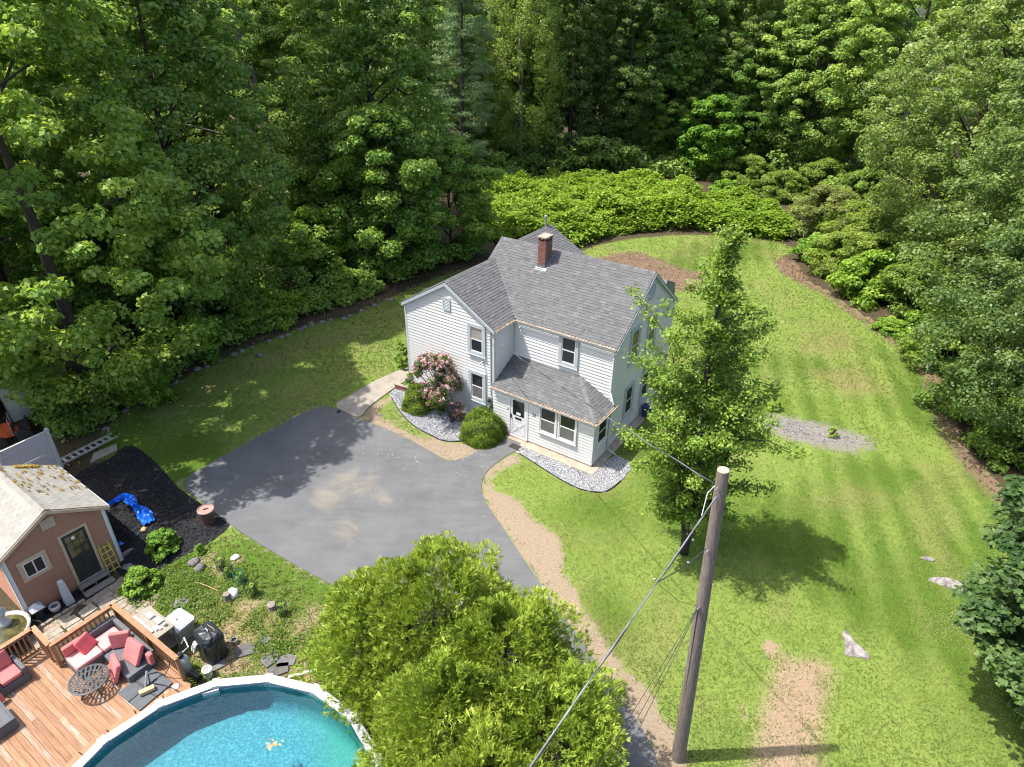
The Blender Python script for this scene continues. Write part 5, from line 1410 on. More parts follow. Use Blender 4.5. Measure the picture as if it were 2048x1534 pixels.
# ------------------------------------------------------------------ garden plants near the house
def make_garden():
    rg = np.random.default_rng(100)
    # yew domes
    for (px, py, r, h, lab, top) in [(838, 812, .78, 1.15, 'smaller clipped yew ball left of the pink rhododendron', .0), (964, 870, 1.03, 1.32, 'larger clipped yew dome beside the front door path', .0)]:
        w = G(px, py)
        e = empty('yew_shrub', w, 0, lab, 'shrub', 'clipped yews')
        n = int(21000 * r * r); d = sphere_dirs(rg, n); d[:, 2] = np.abs(d[:, 2]) * 1.0 - .12
        d = unit(d); rr = rg.uniform(.82, 1.03, n) * (1 + .07 * np.sin(5 * d[:, 0] + 3) * np.sin(4 * d[:, 1] + 1) + .05 * np.sin(11 * d[:, 1] + 2 * d[:, 2]))
        C = d * rr[:, None] * np.array([r, r, h]); C[:, 2] = np.maximum(C[:, 2], .02) * (1 - .0)
        V_, F_ = leaf_quads(rg, C, d + rg.normal(0, .7, (n, 3)) + np.array([0, 0, .3]), rg.uniform(.07, .13, n), rg.uniform(.018, .034, n))
        clus = vnoise(C[:, 0] * 3 + 5, C[:, 1] * 3 + C[:, 2] * 4, 1.6)
        link('crown', np_mesh('crown', V_, F_, 'leaf_yew', np.clip(.15 + clus * .6 + rg.normal(0, .17, n), 0, 1)), e)
        MB().tube([(0, 0, -.1), (.03, 0, .5)], [.07, .04], 7).build('trunk', 'bark', e)
        nn = 7; MB().lathe([(r * .62, .02), (r * .78, h * .35), (r * .62, h * .7), (r * .2, h * .86)], 14).build('inner_twigs', 'bark', e)
    # pink rhododendron on a bent stem
    w = G(905, 846)
    e = empty('rhododendron', w, 0, 'pink flowering rhododendron on a bent bare stem before the wing', 'shrub')
    top = G(872, 765, 2.05) - w
    m = MB(); st = [(0, 0, -.15), (-.08, .05, .3), (-.25, .12, .6), (-.35, .2, .95), (top[0] * .7, top[1] * .7, 1.45)]
    m.tube(st, [.075, .065, .055, .05, .03], 8); m.tube([(.1, .12, -.1), (.05, .15, .4), (-.02, .25, .75), (top[0] * .4 + .3, top[1] * .4, 1.3)], [.06, .05, .045, .025], 7)
    C, cr = crown_cloud(rg, 3.1, 1.05, 1.05, 70, 'round', .2, .45, (.25, .42))
    C[:, :2] += top[:2] * np.clip((C[:, 2:3] - .2) / 1.85, 0, 1.2)
    for i in range(16):
        c = C[rg.integers(len(C))]; m.tube([st[3], (np.array(st[3]) + c) / 2 + np.array([0, 0, .15]), c], [.03, .02, .008], 5)
    m.build('trunk', 'bark', e)
    V_, F_, lc = leaves_on(rg, C, cr, 75, .13, .05, .8, up=.4, outw=.7)
    link('crown', np_mesh('crown', V_, F_, 'leaf_rhodo', lc), e)
    # flower trusses on the outside of clumps
    k = 330; idx = rg.integers(len(C), size=k); d = sphere_dirs(rg, k); d[:, 2] = np.abs(d[:, 2]) * .9 - .15
    T = C[idx] + d * (cr[idx] * 1.02)[:, None]
    ii = np.repeat(np.arange(k), 22); dd = sphere_dirs(rg, len(ii)); P_ = T[ii] + dd * .075
    V_, F_ = leaf_quads(rg, P_, dd + rg.normal(0, .3, dd.shape), rg.uniform(.05, .075, len(ii)), rg.uniform(.04, .06, len(ii)), .15)
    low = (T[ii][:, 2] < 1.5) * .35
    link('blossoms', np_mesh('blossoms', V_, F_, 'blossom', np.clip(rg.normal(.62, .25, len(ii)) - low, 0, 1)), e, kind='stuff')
    # low pink sprout of the same shrub at the stem foot
    w2 = G(917, 838); e2 = empty('rhododendron', w2, 0, 'low magenta flowering sprout at the foot of the rhododendron stem', 'shrub')
    C, cr = crown_cloud(rg, .85, .1, .32, 14, 'round', .2, .4, (.14, .22)); V_, F_, lc = leaves_on(rg, C, cr, 45, .1, .04, .8)
    link('crown', np_mesh('crown', V_, F_, 'leaf_rhodo', lc), e2)
    ii = np.repeat(np.arange(14), 45); dd = sphere_dirs(rg, len(ii)); P_ = C[ii] + dd * cr[ii][:, None]
    V_, F_ = leaf_quads(rg, P_, dd, .06, .05); link('blossoms', np_mesh('blossoms', V_, F_, 'blossom', np.clip(rg.normal(.35, .25, len(ii)), 0, 1)), e2, kind='stuff')
    # small bright leafy plants
    def leafy(px, py, r, h, per, L, lab, name='leafy_plant', mat='leaf_bright', cat='plant', group=None, nc=26):
        w = G(px, py); e = empty(name, w, rg.random() * 6, lab, cat, group)
        C, cr = crown_cloud(rg, h, .05, r, nc, 'dome', .12, .55, (r * .2, r * .32)); V_, F_, lc = leaves_on(rg, C, cr, per, L, L * .68, .7, up=.9)
        link('foliage', np_mesh('foliage', V_, F_, mat, lc), e)
        m = MB()
        for i in range(7): m.tube([(0, 0, -.03), tuple(C[i] * .5 + np.array([0, 0, .02])), tuple(C[i])], [.012, .009, .004], 4)
        m.build('stem', 'bark', e); return e
    leafy(328, 1100, .56, .85, 46, .11, 'bright leafy hydrangea at the edge of the black mulch', 'hydrangea', cat='hydrangea', group='leafy hydrangeas by the shed', nc=85)
    leafy(286, 1178, .62, .8, 46, .11, 'bright leafy hydrangea next to the stone path', 'hydrangea', cat='hydrangea', group='leafy hydrangeas by the shed', nc=85)
    leafy(885, 826, .24, .45, 40, .09, 'small bright plant between yew and bent stem')
    leafy(826, 762, .28, .6, 45, .08, 'feathery green plant behind the brick planter')
    leafy(806, 736, .4, 1.5, 60, .12, 'pale green weed growing at the left corner of the house', nc=30)
    leafy(1663, 872, .26, .5, 60, .07, 'single dark green seedling shrub in the gravel oval', mat='leaf_maple')
    leafy(400, 1106, .16, .4, 40, .08, 'small green plant at the tip of the black mulch')
    leafy(1545, 818, .35, .9, 50, .1, 'light green sprig at the end of the gravel oval')
    # wire garden cages with plants
    for i, (px, py, mat, lab) in enumerate([(444, 1136, 'black_rubber', 'dark wire plant cage nearest the driveway grass'), (458, 1152, 'black_rubber', 'dark wire plant cage beside the teal one'), (481, 1166, 'teal_mesh', 'teal mesh plant cage in the weedy yard'), (505, 1190, 'black_rubber', 'dark wire plant cage nearest the white rock'), (566, 1228, 'black_rubber', 'dark wire plant cage beside the mossy stump')]):
        w = G(px, py); e = empty('plant_cage', w, 0, lab, 'plant cage', 'wire plant cages in the yard'); m = MB(); r = .17
        for k in range(14):
            a = 2 * math.pi * k / 14; m.tube([(r * math.cos(a), r * math.sin(a), -.03), (r * math.cos(a), r * math.sin(a), .52)], .005, 4)
        for z in (.08, .2, .32, .44, .52): m.tube([(r * math.cos(2 * math.pi * k / 14), r * math.sin(2 * math.pi * k / 14), z) for k in range(15)], .005, 4)
        m.build('wire_mesh', mat, e)
        C, cr = crown_cloud(rg, .5, .05, .12, 10, 'tall', .2, .4, (.06, .1)); V_, F_, lc = leaves_on(rg, C, cr, 24, .08, .05, .8)
        link('foliage', np_mesh('foliage', V_, F_, 'leaf_maple', lc), e)
    # yard weeds: low clover-like ground cover
    n = 4200; lo, hi = YARD.min(0), YARD.max(0); p = rg.uniform(lo, hi, (n * 2, 2)); p = p[sdist(YARD, p[:, 0], p[:, 1]) < .1]; p = p[sdist(DRIVE, p[:, 0], p[:, 1]) > .5 + 1.4 * rg.random(len(p))]; p = p[(fbm(p[:, 0], p[:, 1], .8) + .22 * rg.random(len(p)) < .56)]
    n = len(p); idx = np.repeat(np.arange(n), 7); h = rg.uniform(.02, .10, len(idx)) * (.5 + 1.3 * vnoise(p[idx, 0], p[idx, 1], .9))
    C = np.c_[p[idx] + rg.normal(0, .06, (len(idx), 2)), hgt(p[idx, 0], p[idx, 1]) + h]
    V_, F_ = leaf_quads(rg, C, np.array([0, 0, 1.]) + rg.normal(0, .4, C.shape), rg.uniform(.04, .08, len(C)), rg.uniform(.03, .06, len(C)))
    link('weeds', np_mesh('weeds', V_, F_, 'leaf_weed', np.clip(rg.normal(.45, .25, len(C)), 0, 1)), kind='stuff', label='low green weeds between shed, driveway and pool', cat='weeds')
make_garden()

def make_pear():
    """slender tree in the front lawn, several stems, uneven sprays"""
    rg = np.random.default_rng(110); b = G(1368, 1106); Ht = 12.0
    e = empty('pear_tree', b, 0, 'slender light green tree in the lawn right of the house', 'tree')
    m = MB(); ax = []
    tip = np.array([5.97 - b[0], 18.25 - b[1]])
    for j, (dx, dy, hh, r0) in enumerate([(tip[0], tip[1], 12.0, .16), (-1.5, .5, 8.6, .10), (1.3, -.3, 7.2, .10), (-.8, -.9, 6.8, .08)]):
        pts = [np.array([dx * (i / 9) ** 1.15 + .18 * math.sin(j * 2 + i * .9) * (i / 9), dy * (i / 9) + .18 * math.cos(j + i * .8) * (i / 9), hh * i / 9 - (.2 if i == 0 else 0)]) for i in range(10)]
        m.tube(pts, [r0 * (1 - .93 * i / 9) + .01 for i in range(10)], 8); ax.append((pts, hh))
    V0, F0, L0, off = [], [], [], 0
    for i in range(235):
        pts, hh = ax[0] if rg.random() < .66 else ax[rg.integers(1, 4)]
        t = .16 + .84 * rg.random() ** .9; f = t * 9; j = min(int(f), 8); p = pts[j] * (1 - (f - j)) + pts[j + 1] * (f - j)
        z = p[2]
        # length of side branches: widest about a third up, thin leader above 9 m
        Lb = float(np.interp(z, [0, 1.5, 3, 5, 7, 8.5, 9.8, 10.6, 12], [.8, 1.5, 2.1, 2.2, 1.95, 1.6, 1.15, .45, .28])) * rg.choice([.3, .5, .7, .85, 1.02])
        a = rg.random() * 6.28
        q = p + np.array([math.cos(a) * Lb, math.sin(a) * Lb, Lb * rg.uniform(.1, .7)])
        mid = (p + q) / 2 + np.array([0, 0, .1 * Lb])
        m.tube([p, mid, q], [.026, .016, .006], 4)
        nl = int(115 + 190 * Lb / 2.3)
        s_ = rg.uniform(.15, 1.05, nl) ** .8
        C = p + (q - p) * s_[:, None] + rg.normal(0, .13, (nl, 3)) * np.array([1, 1, .8])
        V_, F_ = leaf_quads(rg, C, np.array([0, 0, .8]) + rg.normal(0, .55, C.shape), rg.uniform(.085, .145, nl), rg.uniform(.055, .09, nl))
        V0.append(V_); F0.append(F_ + off); off += len(V_); L0.append(np.clip(rg.normal(.45, .1) + rg.normal(0, .17, nl), 0, 1))
    m.build('trunk', 'bark', e, smooth=True)
    link('crown', np_mesh('crown', np.vstack(V0), np.vstack(F0), 'leaf_pear', np.concatenate(L0)), e)
make_pear()

def make_cedars():
    """arborvitae hedge in the foreground: flat fans of scale foliage"""
    rg = np.random.default_rng(120)
    for (x, y, h, r, lab) in [(-3.85, 12.6, 3.6, 1.5, 'arborvitae at the left end of the foreground hedge by the pool'), (-2.0, 12.3, 4.9, 2.3, 'tallest arborvitae at the back of the foreground hedge'), (-.1, 11.0, 4.6, 2.15, 'arborvitae on the driveway side of the hedge'),
                             (.9, 9.0, 4.3, 2.0, 'arborvitae at the right front of the hedge beside the driveway'), (-1.4, 9.4, 4.5, 1.6, 'arborvitae next to the pool rim at the bottom of the picture'), (-.4, 7.5, 4.5, 1.8, 'arborvitae cut by the bottom picture edge')]:
        e = empty('arborvitae', (x, y, 0), rg.random() * 6, lab, 'hedge', 'foreground hedge')
        MB().tube([(0, 0, -.2), (.03, .02, h * .5), (0, 0, h * .92)], [.11, .07, .015], 8).build('trunk', 'bark', e)
        MB().lathe([(r * .3, .1), (r * .45, h * .25), (r * .38, h * .5), (r * .12, h * .72)], 12).build('inner_twigs', 'bark', e)
        n = int(4300 * r)
        t = rg.random(n) ** .75; th = rg.random(n) * 6.28; ph = rg.random(4) * 6.28
        env = np.clip(np.sqrt(np.clip(1 - (t * .985) ** 3.2, 0, 1)) * (.75 + .25 * np.minimum(t / .2, 1)), .05, 1)
        lob = 1 + .16 * np.sin(3 * th + ph[0] + 4 * t) + .12 * np.sin(5 * th + ph[1] - 7 * t) + .08 * np.sin(13 * t + ph[2] + 2 * th)
        rad = r * env * lob * (1.06 - .5 * rg.random(n) ** 1.7) * (1 + .22 * (vnoise(th * 2.2 + 7, t * 9, 1.0) - .5) * 2)
        out = np.stack([np.cos(th), np.sin(th), np.zeros(n)], 1)
        C = out * rad[:, None]; C[:, 2] = h * t * (1 + .05 * np.sin(4 * th + ph[3]) + .16 * (vnoise(th * 1.7 + ph[0], rad * 3, 1.0) - .5))
        dirn = unit(out * (1 - .55 * t)[:, None] + np.array([0, 0, .35]) + np.array([0, 0, 1.0]) * (t * .9)[:, None] + rg.normal(0, .35, (n, 3)))
        pn = unit(np.cross(dirn, rg.normal(size=(n, 3)))); pn = pn * np.where(pn[:, 2:3] < 0, -1, 1) + np.array([0, 0, .45]); pn = unit(pn - dirn * (pn * dirn).sum(1, keepdims=True))
        sd = np.cross(pn, dirn)
        V0, F0, L0, off = [], [], [], 0
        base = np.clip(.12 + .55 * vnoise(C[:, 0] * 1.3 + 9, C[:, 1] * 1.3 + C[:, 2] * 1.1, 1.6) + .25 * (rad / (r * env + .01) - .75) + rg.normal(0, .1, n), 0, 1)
        S_ = rg.uniform(.15, .28, n)
        for k, (a, f, ln) in enumerate([(0, .0, 1.0), (.55, .15, .75), (-.55, .15, .75), (.8, .45, .5), (-.8, .45, .5)]):
            tt = dirn * math.cos(a) + sd * math.sin(a) + rg.normal(0, .12, (n, 3)); tt = unit(tt)
            P_ = C + dirn * (S_ * f)[:, None] + tt * (S_ * ln * .5)[:, None]
            V_, F_ = leaf_quads(rg, P_, pn + rg.normal(0, .25, (n, 3)), S_ * ln, rg.uniform(.022, .036, n) * (1 + .4 * (k == 0)), .2, tt)
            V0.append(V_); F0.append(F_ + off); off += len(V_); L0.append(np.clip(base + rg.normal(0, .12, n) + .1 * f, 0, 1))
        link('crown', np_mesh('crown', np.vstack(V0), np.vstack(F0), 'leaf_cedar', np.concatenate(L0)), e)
make_cedars()

# ------------------------------------------------------------------ the terracotta shed
def make_shed():
    rg = np.random.default_rng(130)
    T = R(54.188); S = empty('garden_shed', (-14.056, 17.634, 0), T, 'terracotta sided garden shed with mossy pale shingle roof and dark door', 'shed')
    X, Y = np.array([1., 0, 0]), np.array([0, 1., 0]); W, L, ze, zr, z0 = 3.146, 3.6, 2.37, 3.28, -.22
    sl = (zr - ze) / (W / 2)
    m = MB().prism([(-W, 0), (0, 0), (0, L), (-W, L)], z0, ze)
    m.add([(-W, 0, ze), (0, 0, ze), (-W / 2, 0, zr), (-W, L, ze), (0, L, ze), (-W / 2, L, zr)], [(0, 1, 2), (5, 4, 3)])
    wall = m.build('wall', 'terracotta_siding', S)
    F = Face((0, 0, 0), X, -Y); FR = Face((0, 0, 0), Y, X); FL = Face((-W, 0, 0), Y, -X)
    clapboards(F, wall, z0, zr - .1, lambda z: (-W, 0) if z < ze else (-W + (z - ze) / sl + .02, -(z - ze) / sl - .02), 'terracotta_siding', .10)
    clapboards(FR, wall, z0, ze - .03, lambda z: (0, L), 'terracotta_siding', .10)
    clapboards(FL, wall, z0, ze - .03, lambda z: (0, L), 'terracotta_siding', .10)
    m = MB(); m.box(-W, 0, -.012, L, -.34, z0 - .01); m.build('skirting_board', 'old_wood', S)
    m = MB(); m.box(-W + .05, -.05, .08, L, -.6, -.34); m.build('foundation', 'black_rubber', S)
    for x, s_ in ((0, 1), (-W, -1)):
        m = MB(); m.box(min(x - s_ * .09, x + s_ * .03), max(x - s_ * .09, x + s_ * .03), -.034, -.001, z0 - .02, ze - .03); m.box(min(x, x + s_ * .034), max(x, x + s_ * .034), -.034, .09, z0 - .02, ze - .03); m.build('corner_board', 'pale_trim', S)
    # roof with single shingles
    oh, fo = .16, .12
    roof = None; tabs = 0
    unit_tab = MB().add([(0, 0, 0), (1, 0, 0), (1, 1, 0), (0, 1, 0), (0, 0, 1), (1, 0, 1), (1, 1, .25), (0, 1, .25)], [(4, 5, 6, 7), (0, 1, 5, 4), (1, 2, 6, 5), (3, 0, 4, 7)]).mesh('shingle', 'shed_shingle')
    for sg in (1, -1):
        xe = oh if sg > 0 else -W - oh
        s_ = Slope((xe, -fo, ze - oh * sl), Y, np.array([-sg * (W / 2 + oh), 0, (W / 2 + oh) * sl]))
        poly = [(0, 0), (L + fo + .1, 0), (L + fo + .1, s_.L), (0, s_.L)]
        r_ = shingle_slab(s_, poly, .06).build('roof', 'shed_shingle', S)
        nrow = 12; ex = s_.L / nrow; tw = .30
        for i in range(nrow):
            a = -(.15 if i % 2 else 0)
            while a < L + fo + .1:
                a0 = max(a, 0) + .006; a1 = min(a + tw, L + fo + .1) - .006; a += tw
                if a1 - a0 < .04 or tabs > 298: continue
                M = Matrix((tuple(s_.e * (a1 - a0)), tuple(s_.u * ex * 1.02), tuple(s_.n * (.010 * rg.uniform(.7, 1.4))))).transposed().to_4x4()
                M.translation = Vector(s_.p(a0, i * ex, .0015))
                o = bpy.data.objects.new('shingle', unit_tab); COL.objects.link(o); o.parent = r_; o.matrix_local = M; tabs += 1
        if sg > 0:
            k = 75; a = rg.random(k) ** .8 * 1.0; A = (L + fo) * (1 - .95 * rg.random(k) ** 1.4 * .9); B = s_.L * rg.random(k) ** .8
            A = np.where(rg.random(k) < .7, (L + fo) * (1 - .6 * rg.random(k)), A)
            Vs, Fs, Ls, off = [], [], [], 0
            for i in range(k):
                nn = int(rg.integers(6, 26)); sp = rg.uniform(.015, .06)
                P_ = np.array([s_.p(A[i], B[i], .02)]) + s_.e * rg.normal(0, sp * 1.6, (nn, 1)) + s_.u * rg.normal(0, sp * .6, (nn, 1)) + s_.n * rg.uniform(0, .02, (nn, 1))
                V_, F_ = leaf_quads(rg, P_, np.array([0, 0, 1.]) + rg.normal(0, .5, (nn, 3)), .04, .035); Vs.append(V_); Fs.append(F_ + off); off += len(V_); Ls.append(np.clip(rg.normal(.3 if rg.random() < .55 else .75, .2, nn), 0, 1))
            for i in range(90):
                P_ = np.array([s_.p(L + fo - .05 - abs(rg.normal(0, .06)), s_.L * rg.uniform(.35, .75), .03)]) + rg.normal(0, .03, (6, 3))
                V_, F_ = leaf_quads(rg, P_, np.array([0, 0, 1.]) + rg.normal(0, .5, (6, 3)), .05, .04); Vs.append(V_); Fs.append(F_ + off); off += len(V_); Ls.append(np.full(6, .95))
            link('moss_patches', np_mesh('moss_patches', np.vstack(Vs), np.vstack(Fs), 'moss_tufts', np.concatenate(Ls)), r_, kind='stuff')
        # fascia along front rake
        p0 = np.array([xe, -fo, ze - oh * sl - .03]); p1 = np.array([-W / 2, -fo, zr - .03]); z = np.array([0, 0, 1.])
        MB().loft([[p + z * b + Y * a for a, b in ((0, 0), (-.03, 0), (-.03, -.13), (0, -.13))] for p in (p0, p1)]).build('rake_board', 'tan_trim', S)
        m = MB(); m.box(min(xe, xe + sg * .025), max(xe, xe + sg * .025), -fo, L + fo, ze - oh * sl - .12, ze - oh * sl - .005); m.build('fascia', 'pale_trim', S)
    m = MB(); k = 0
    while k * .2 < L + fo:
        y0 = -fo + k * .2; y1 = min(y0 + .24, L + fo)
        for sg in (1, -1): m.add([(-W / 2, y0, zr + .028), (-W / 2, y1, zr + .02), (-W / 2 + sg * .14, y1, zr - .14 * sl + .022), (-W / 2 + sg * .14, y0, zr - .14 * sl + .03)], [(0, 1, 2, 3)])
        k += 1
    m.build('ridge_cap', 'shed_shingle', S)
    # door with nine panes
    d = MB(); ring_frame(F, d, -1.56, -.64, -.12, 2.05, .085, 0, .06, wb=.01); D = d.build('door', 'tan_trim', S); D['label'] = 'dark shed door with nine panes'
    d = MB(); F.box(d, -1.474, -.726, -.1, 1.97, .03, .045); d.build('door_leaf', 'dark_door', D)
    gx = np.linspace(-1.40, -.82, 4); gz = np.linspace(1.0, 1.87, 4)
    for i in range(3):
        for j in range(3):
            g = MB(); F.box(g, gx[i] + .012, gx[i + 1] - .012, gz[j] + .012, gz[j + 1] - .012, .046, .05); g.build('pane', 'pane_tan_reflection', D)
    g = MB(); F.box(g, -1.20, -1.10, 1.68, 1.80, .0505, .053); g.build('paper_notice', 'paper', D)
    for (a0, a1) in ((-1.40, -1.14), (-1.08, -.82)):
        g = MB(); ring_frame(F, g, a0, a1, .12, .85, .03, .046, .055); g.build('door_panel', 'dark_door', D)
    g = MB(); F.box(g, -1.445, -1.42, .86, .94, .046, .09); g.build('handle', 'black_paint', D)
    g = MB(); F.box(g, -1.58, -.62, -.17, -.12, 0, .12); g.build('threshold', 'metal_grey', D)
    # slider window
    w = MB(); ring_frame(F, w, -2.84, -1.99, 1.03, 1.87, .12, 0, .055); Wn = w.build('window', 'tan_trim', S)
    q = MB(); ring_frame(F, q, -2.715, -2.115, 1.155, 1.745, .04, .033, .062); F.box(q, -2.435, -2.395, 1.195, 1.705, .033, .064); q.build('sash', 'trim_white', Wn)
    for a0, a1 in ((-2.675, -2.437), (-2.393, -2.155)):
        g = MB(); F.box(g, a0, a1, 1.195, 1.705, .035, .042); g.build('pane', 'pane', Wn)
    louvre(F, S, -1.83, -1.43, 2.53, 2.90, 'tan_trim', 'tan_trim', 8)
    # wooden steps in front (a thing of its own)
    St = empty('wooden_steps', S.matrix_basis @ Vector((0, 0, 0)), T, 'two grey weathered wooden steps below the shed door', 'steps')
    for i, (y1, y0, z) in enumerate(((-.04, -.34, -.16), (-.36, -.66, -.31))):
        m = MB().box(-1.6, -.6, y0, y1, z - .04, z); m.build('tread', 'old_wood', St)
    for x in (-1.55, -1.1, -.66):
        m = MB().box(x - .02, x + .02, -.32, -.05, -.45, -.2); m.box(x - .02, x + .02, -.63, -.32, -.45, -.35); m.build('stringer', 'old_wood', St)
    # yellow trellis leaning by the door
    Tr = empty('trellis', S.matrix_basis @ Vector((0, 0, 0)), T, 'yellow wooden trellis leaning beside the shed door', 'trellis')
    def bar(a0, z0_, a1, z1_, dd=.022, w=.02):
        y = lambda z: -.06 - .16 * (1 - (z + .44) / 1.25)
        m = MB(); m.tube([(a0, y(z0_), z0_), (a1, y(z1_), z1_)], w, 4); m.build('lath', 'yellow_paint', Tr)
    for a in (-.60, -.41, -.22): bar(a - .0, -.44, a, .82)
    for z in (-.25, .02, .28, .52, .74): bar(-.62, z, -.20, z + .01)
    bar(-.55, .5, -.55, .95); bar(-.26, .5, -.26, .95)
    return S
SHED = make_shed()

def shed_w(a, b, z=0):
    t = R(54.188); return np.array([-14.056 + a * math.cos(t) - b * math.sin(t), 17.634 + a * math.sin(t) + b * math.cos(t), z])

def make_shed_yard():
    rg = np.random.default_rng(140); T = R(54.188); zg = -.40
    # narrow black soil bed under the shed front with a row of edging blocks
    P_ = np.array([shed_w(*q)[:2] for q in [(-3.2, -.05), (-1.62, -.05), (-1.55, -.62), (-3.05, -.58)]])
    link('soil_bed', sheet('soil_bed', P_, .02, 'mulch_black', .2, .05), kind='structure')
    for i in range(6):
        a = -3.05 + i * .25; w = shed_w(a, -.66, zg)
        m = MB().rbox(-.115, .115, -.06, .06, -.05, .09, .02); m.build('edging_block', 'flagstone', loc=(w[0], w[1], float(hgt(w[0], w[1]))), rz=T + rg.normal(0, .06), group='pale blocks edging the soil bed', label=f'pale edging block, {ordinal(i)} from the fountain end of the soil bed', cat='block')
    # flagstone path: single slabs
    path = link('stone_path', sheet('stone_path', np.array([shed_w(*q)[:2] for q in [(-3.6, -.72), (-1.5, -.70), (-.2, -.55), (.25, -1.2), (.1, -2.6), (-.9, -3.2), (-1.6, -1.9), (-3.4, -1.8)]]), .012, 'dirt_path' if 'dirt_path' in MATS else 'litter_base', .3, .05), kind='structure')
    for a, b, sx, sy in [(-1.25, -.95, .32, .24), (-.72, -.95, .22, .22), (-.35, -.9, .14, .2), (-1.3, -1.42, .26, .2), (-.78, -1.42, .24, .21), (-.3, -1.35, .2, .18), (-.55, -1.85, .24, .18), (-.1, -1.75, .18, .16), (-1.05, -1.85, .22, .18), (-.85, -2.3, .24, .17), (-.4, -2.3, .18, .17),
                         (-.72, -2.75, .22, .16), (-1.85, -1.2, .25, .2), (-2.4, -1.2, .25, .2), (-2.95, -1.2, .25, .2), (-1.85, -1.62, .24, .16), (-2.4, -1.6, .26, .17), (-2.95, -1.6, .25, .17), (-3.4, -1.3, .18, .2), (.05, -1.05, .16, .14)]:
        w = shed_w(a, b); n = 6; P2 = []
        for cx, cy_ in ((-1, -1), (0, -1.05), (1, -1), (1, 1), (.1, 1.05), (-1, 1)): P2.append((cx * sx * rg.uniform(.85, 1.05), cy_ * sy * rg.uniform(.85, 1.05)))
        m = MB().prism(P2, -.03, .035); o = m.build('flagstone', 'flagstone', path, loc=(w[0], w[1], float(hgt(w[0], w[1])) + rg.uniform(.0, .015)), rz=T + rg.normal(0, .07))
    def at(a, b): w = shed_w(a, b); return np.array([w[0], w[1], float(hgt(w[0], w[1]))])
    # white tapering pillar, pot, lantern, fountain, small pot
    m = MB(); m.loft([[(s_ * x, s_ * y, z) for x, y in ((-1, -1), (1, -1), (1, 1), (-1, 1))] for s_, z in ((.14, -.05), (.135, .02), (.085, .98), (.075, 1.02), (.03, 1.05))]); m.build('garden_obelisk', 'plastic_grey', loc=at(-2.03, -.33), rz=T, label='pale tapering square garden obelisk in the soil bed', cat='obelisk')
    e = empty('flower_pot', at(-2.45, -.3), 0, 'round white patterned pot in the soil bed', 'pot')
    MB().lathe([(.11, -.02), (.15, .06), (.175, .16), (.16, .24), (.14, .24), (.15, .16), (.12, .14)], 18).build('pot', 'pot_white', e, smooth=True); MB().lathe([(.0, .15), (.135, .15), (.135, .165), (.0, .165)], 14).build('soil', 'slab_grey', e)
    e = empty('garden_lantern', at(-2.89, -.18), T, 'dark garden lantern with a pale pyramid cap in the soil bed', 'lantern')
    MB().box(-.11, .11, -.11, .11, -.05, .42).build('body', 'dark_door', e)
    MB().loft([[(s_ * x, s_ * y, z) for x, y in ((-1, -1), (1, -1), (1, 1), (-1, 1))] for s_, z in ((.2, .42), (.2, .44), (.02, .62))]).build('cap', 'plastic_grey', e)
    f = empty('garden_fountain', at(-3.95, -.35), 0, 'round stone garden fountain with a grey figure beyond the deck rail', 'fountain')
    MB().lathe([(.35, -.05), (.4, .25), (.78, .42), (.8, .5), (.72, .5), (.66, .42), (.1, .36)], 28).build('basin', 'fountain_stone', f, smooth=True)
    MB().lathe([(.0, .43), (.68, .43), (.68, .445), (.0, .445)], 28).build('water', 'murky_water', f)
    MB().lathe([(.22, .4), (.19, .55), (.1, .72), (.16, .85), (.2, .98), (.12, 1.08), (.13, 1.18), (.05, 1.28)], 14, (-.12, .3)).build('figure', 'plastic_grey', f, smooth=True)
    e = empty('flower_pot', at(-3.36, -.02), 0, 'small pale pot beside the shed corner', 'pot')
    MB().lathe([(.1, -.03), (.15, .26), (.17, .28), (.15, .28), (.12, .2)], 16).build('pot', 'pot_white', e, smooth=True); MB().lathe([(0, .2), (.13, .2), (.13, .21), (0, .21)], 12).build('soil', 'terracotta_pot', e)
    for i, (a, b, s_, mat, lab) in enumerate([(-3.75, .5, .16, 'terracotta_pot', 'terracotta pot left of the shed nearest the fountain'), (-4.05, .85, .18, 'terracotta_pot', 'terracotta pot left of the shed at the picture edge')]):
        MB().lathe([(s_ * .6, -.03), (s_, .28), (s_ * 1.1, .28), (s_ * 1.1, .33), (s_ * .95, .33), (s_ * .85, .2)], 14).build('flower_pot', mat, loc=at(a, b), smooth=True, label=lab, cat='pot')
    w = at(-3.9, 1.5); m = MB().prism([(-.35, -.25), (.3, -.28), (.35, .22), (-.3, .28)], 0, .05); m.build('stepping_stone', 'flagstone', loc=w, rz=.4, label='pale stepping stone left of the shed', cat='stone')
    # rocks right of the steps
    for i, (a, b, r, fl, lab) in enumerate([(-.02, -.38, .2, .35, 'flat stone at the foot of the yellow trellis'), (.12, -.62, .17, .4, 'flat stone next to the first hydrangea path'), (.02, -.85, .15, .7, 'rounded grey stone left of the lower hydrangea')]):
        rock_mb(rg, r, fl).build('garden_stone', 'stone_grey', loc=at(a, b), smooth=True, label=lab, cat='stone')
    w = at(.22, .12); m = MB().obox((0, 0, .1), (.3, 0, 0), (0, .07, 0), (0, 0, .07)); m.build('timber_block', 'old_wood', loc=w, rz=T, label='weathered timber block at the right shed corner', cat='timber')
mk('litter_base', (.24, .19, .135), rough=.98, var=.35, scale=14, bump=.5, bscale=30)
make_shed_yard()

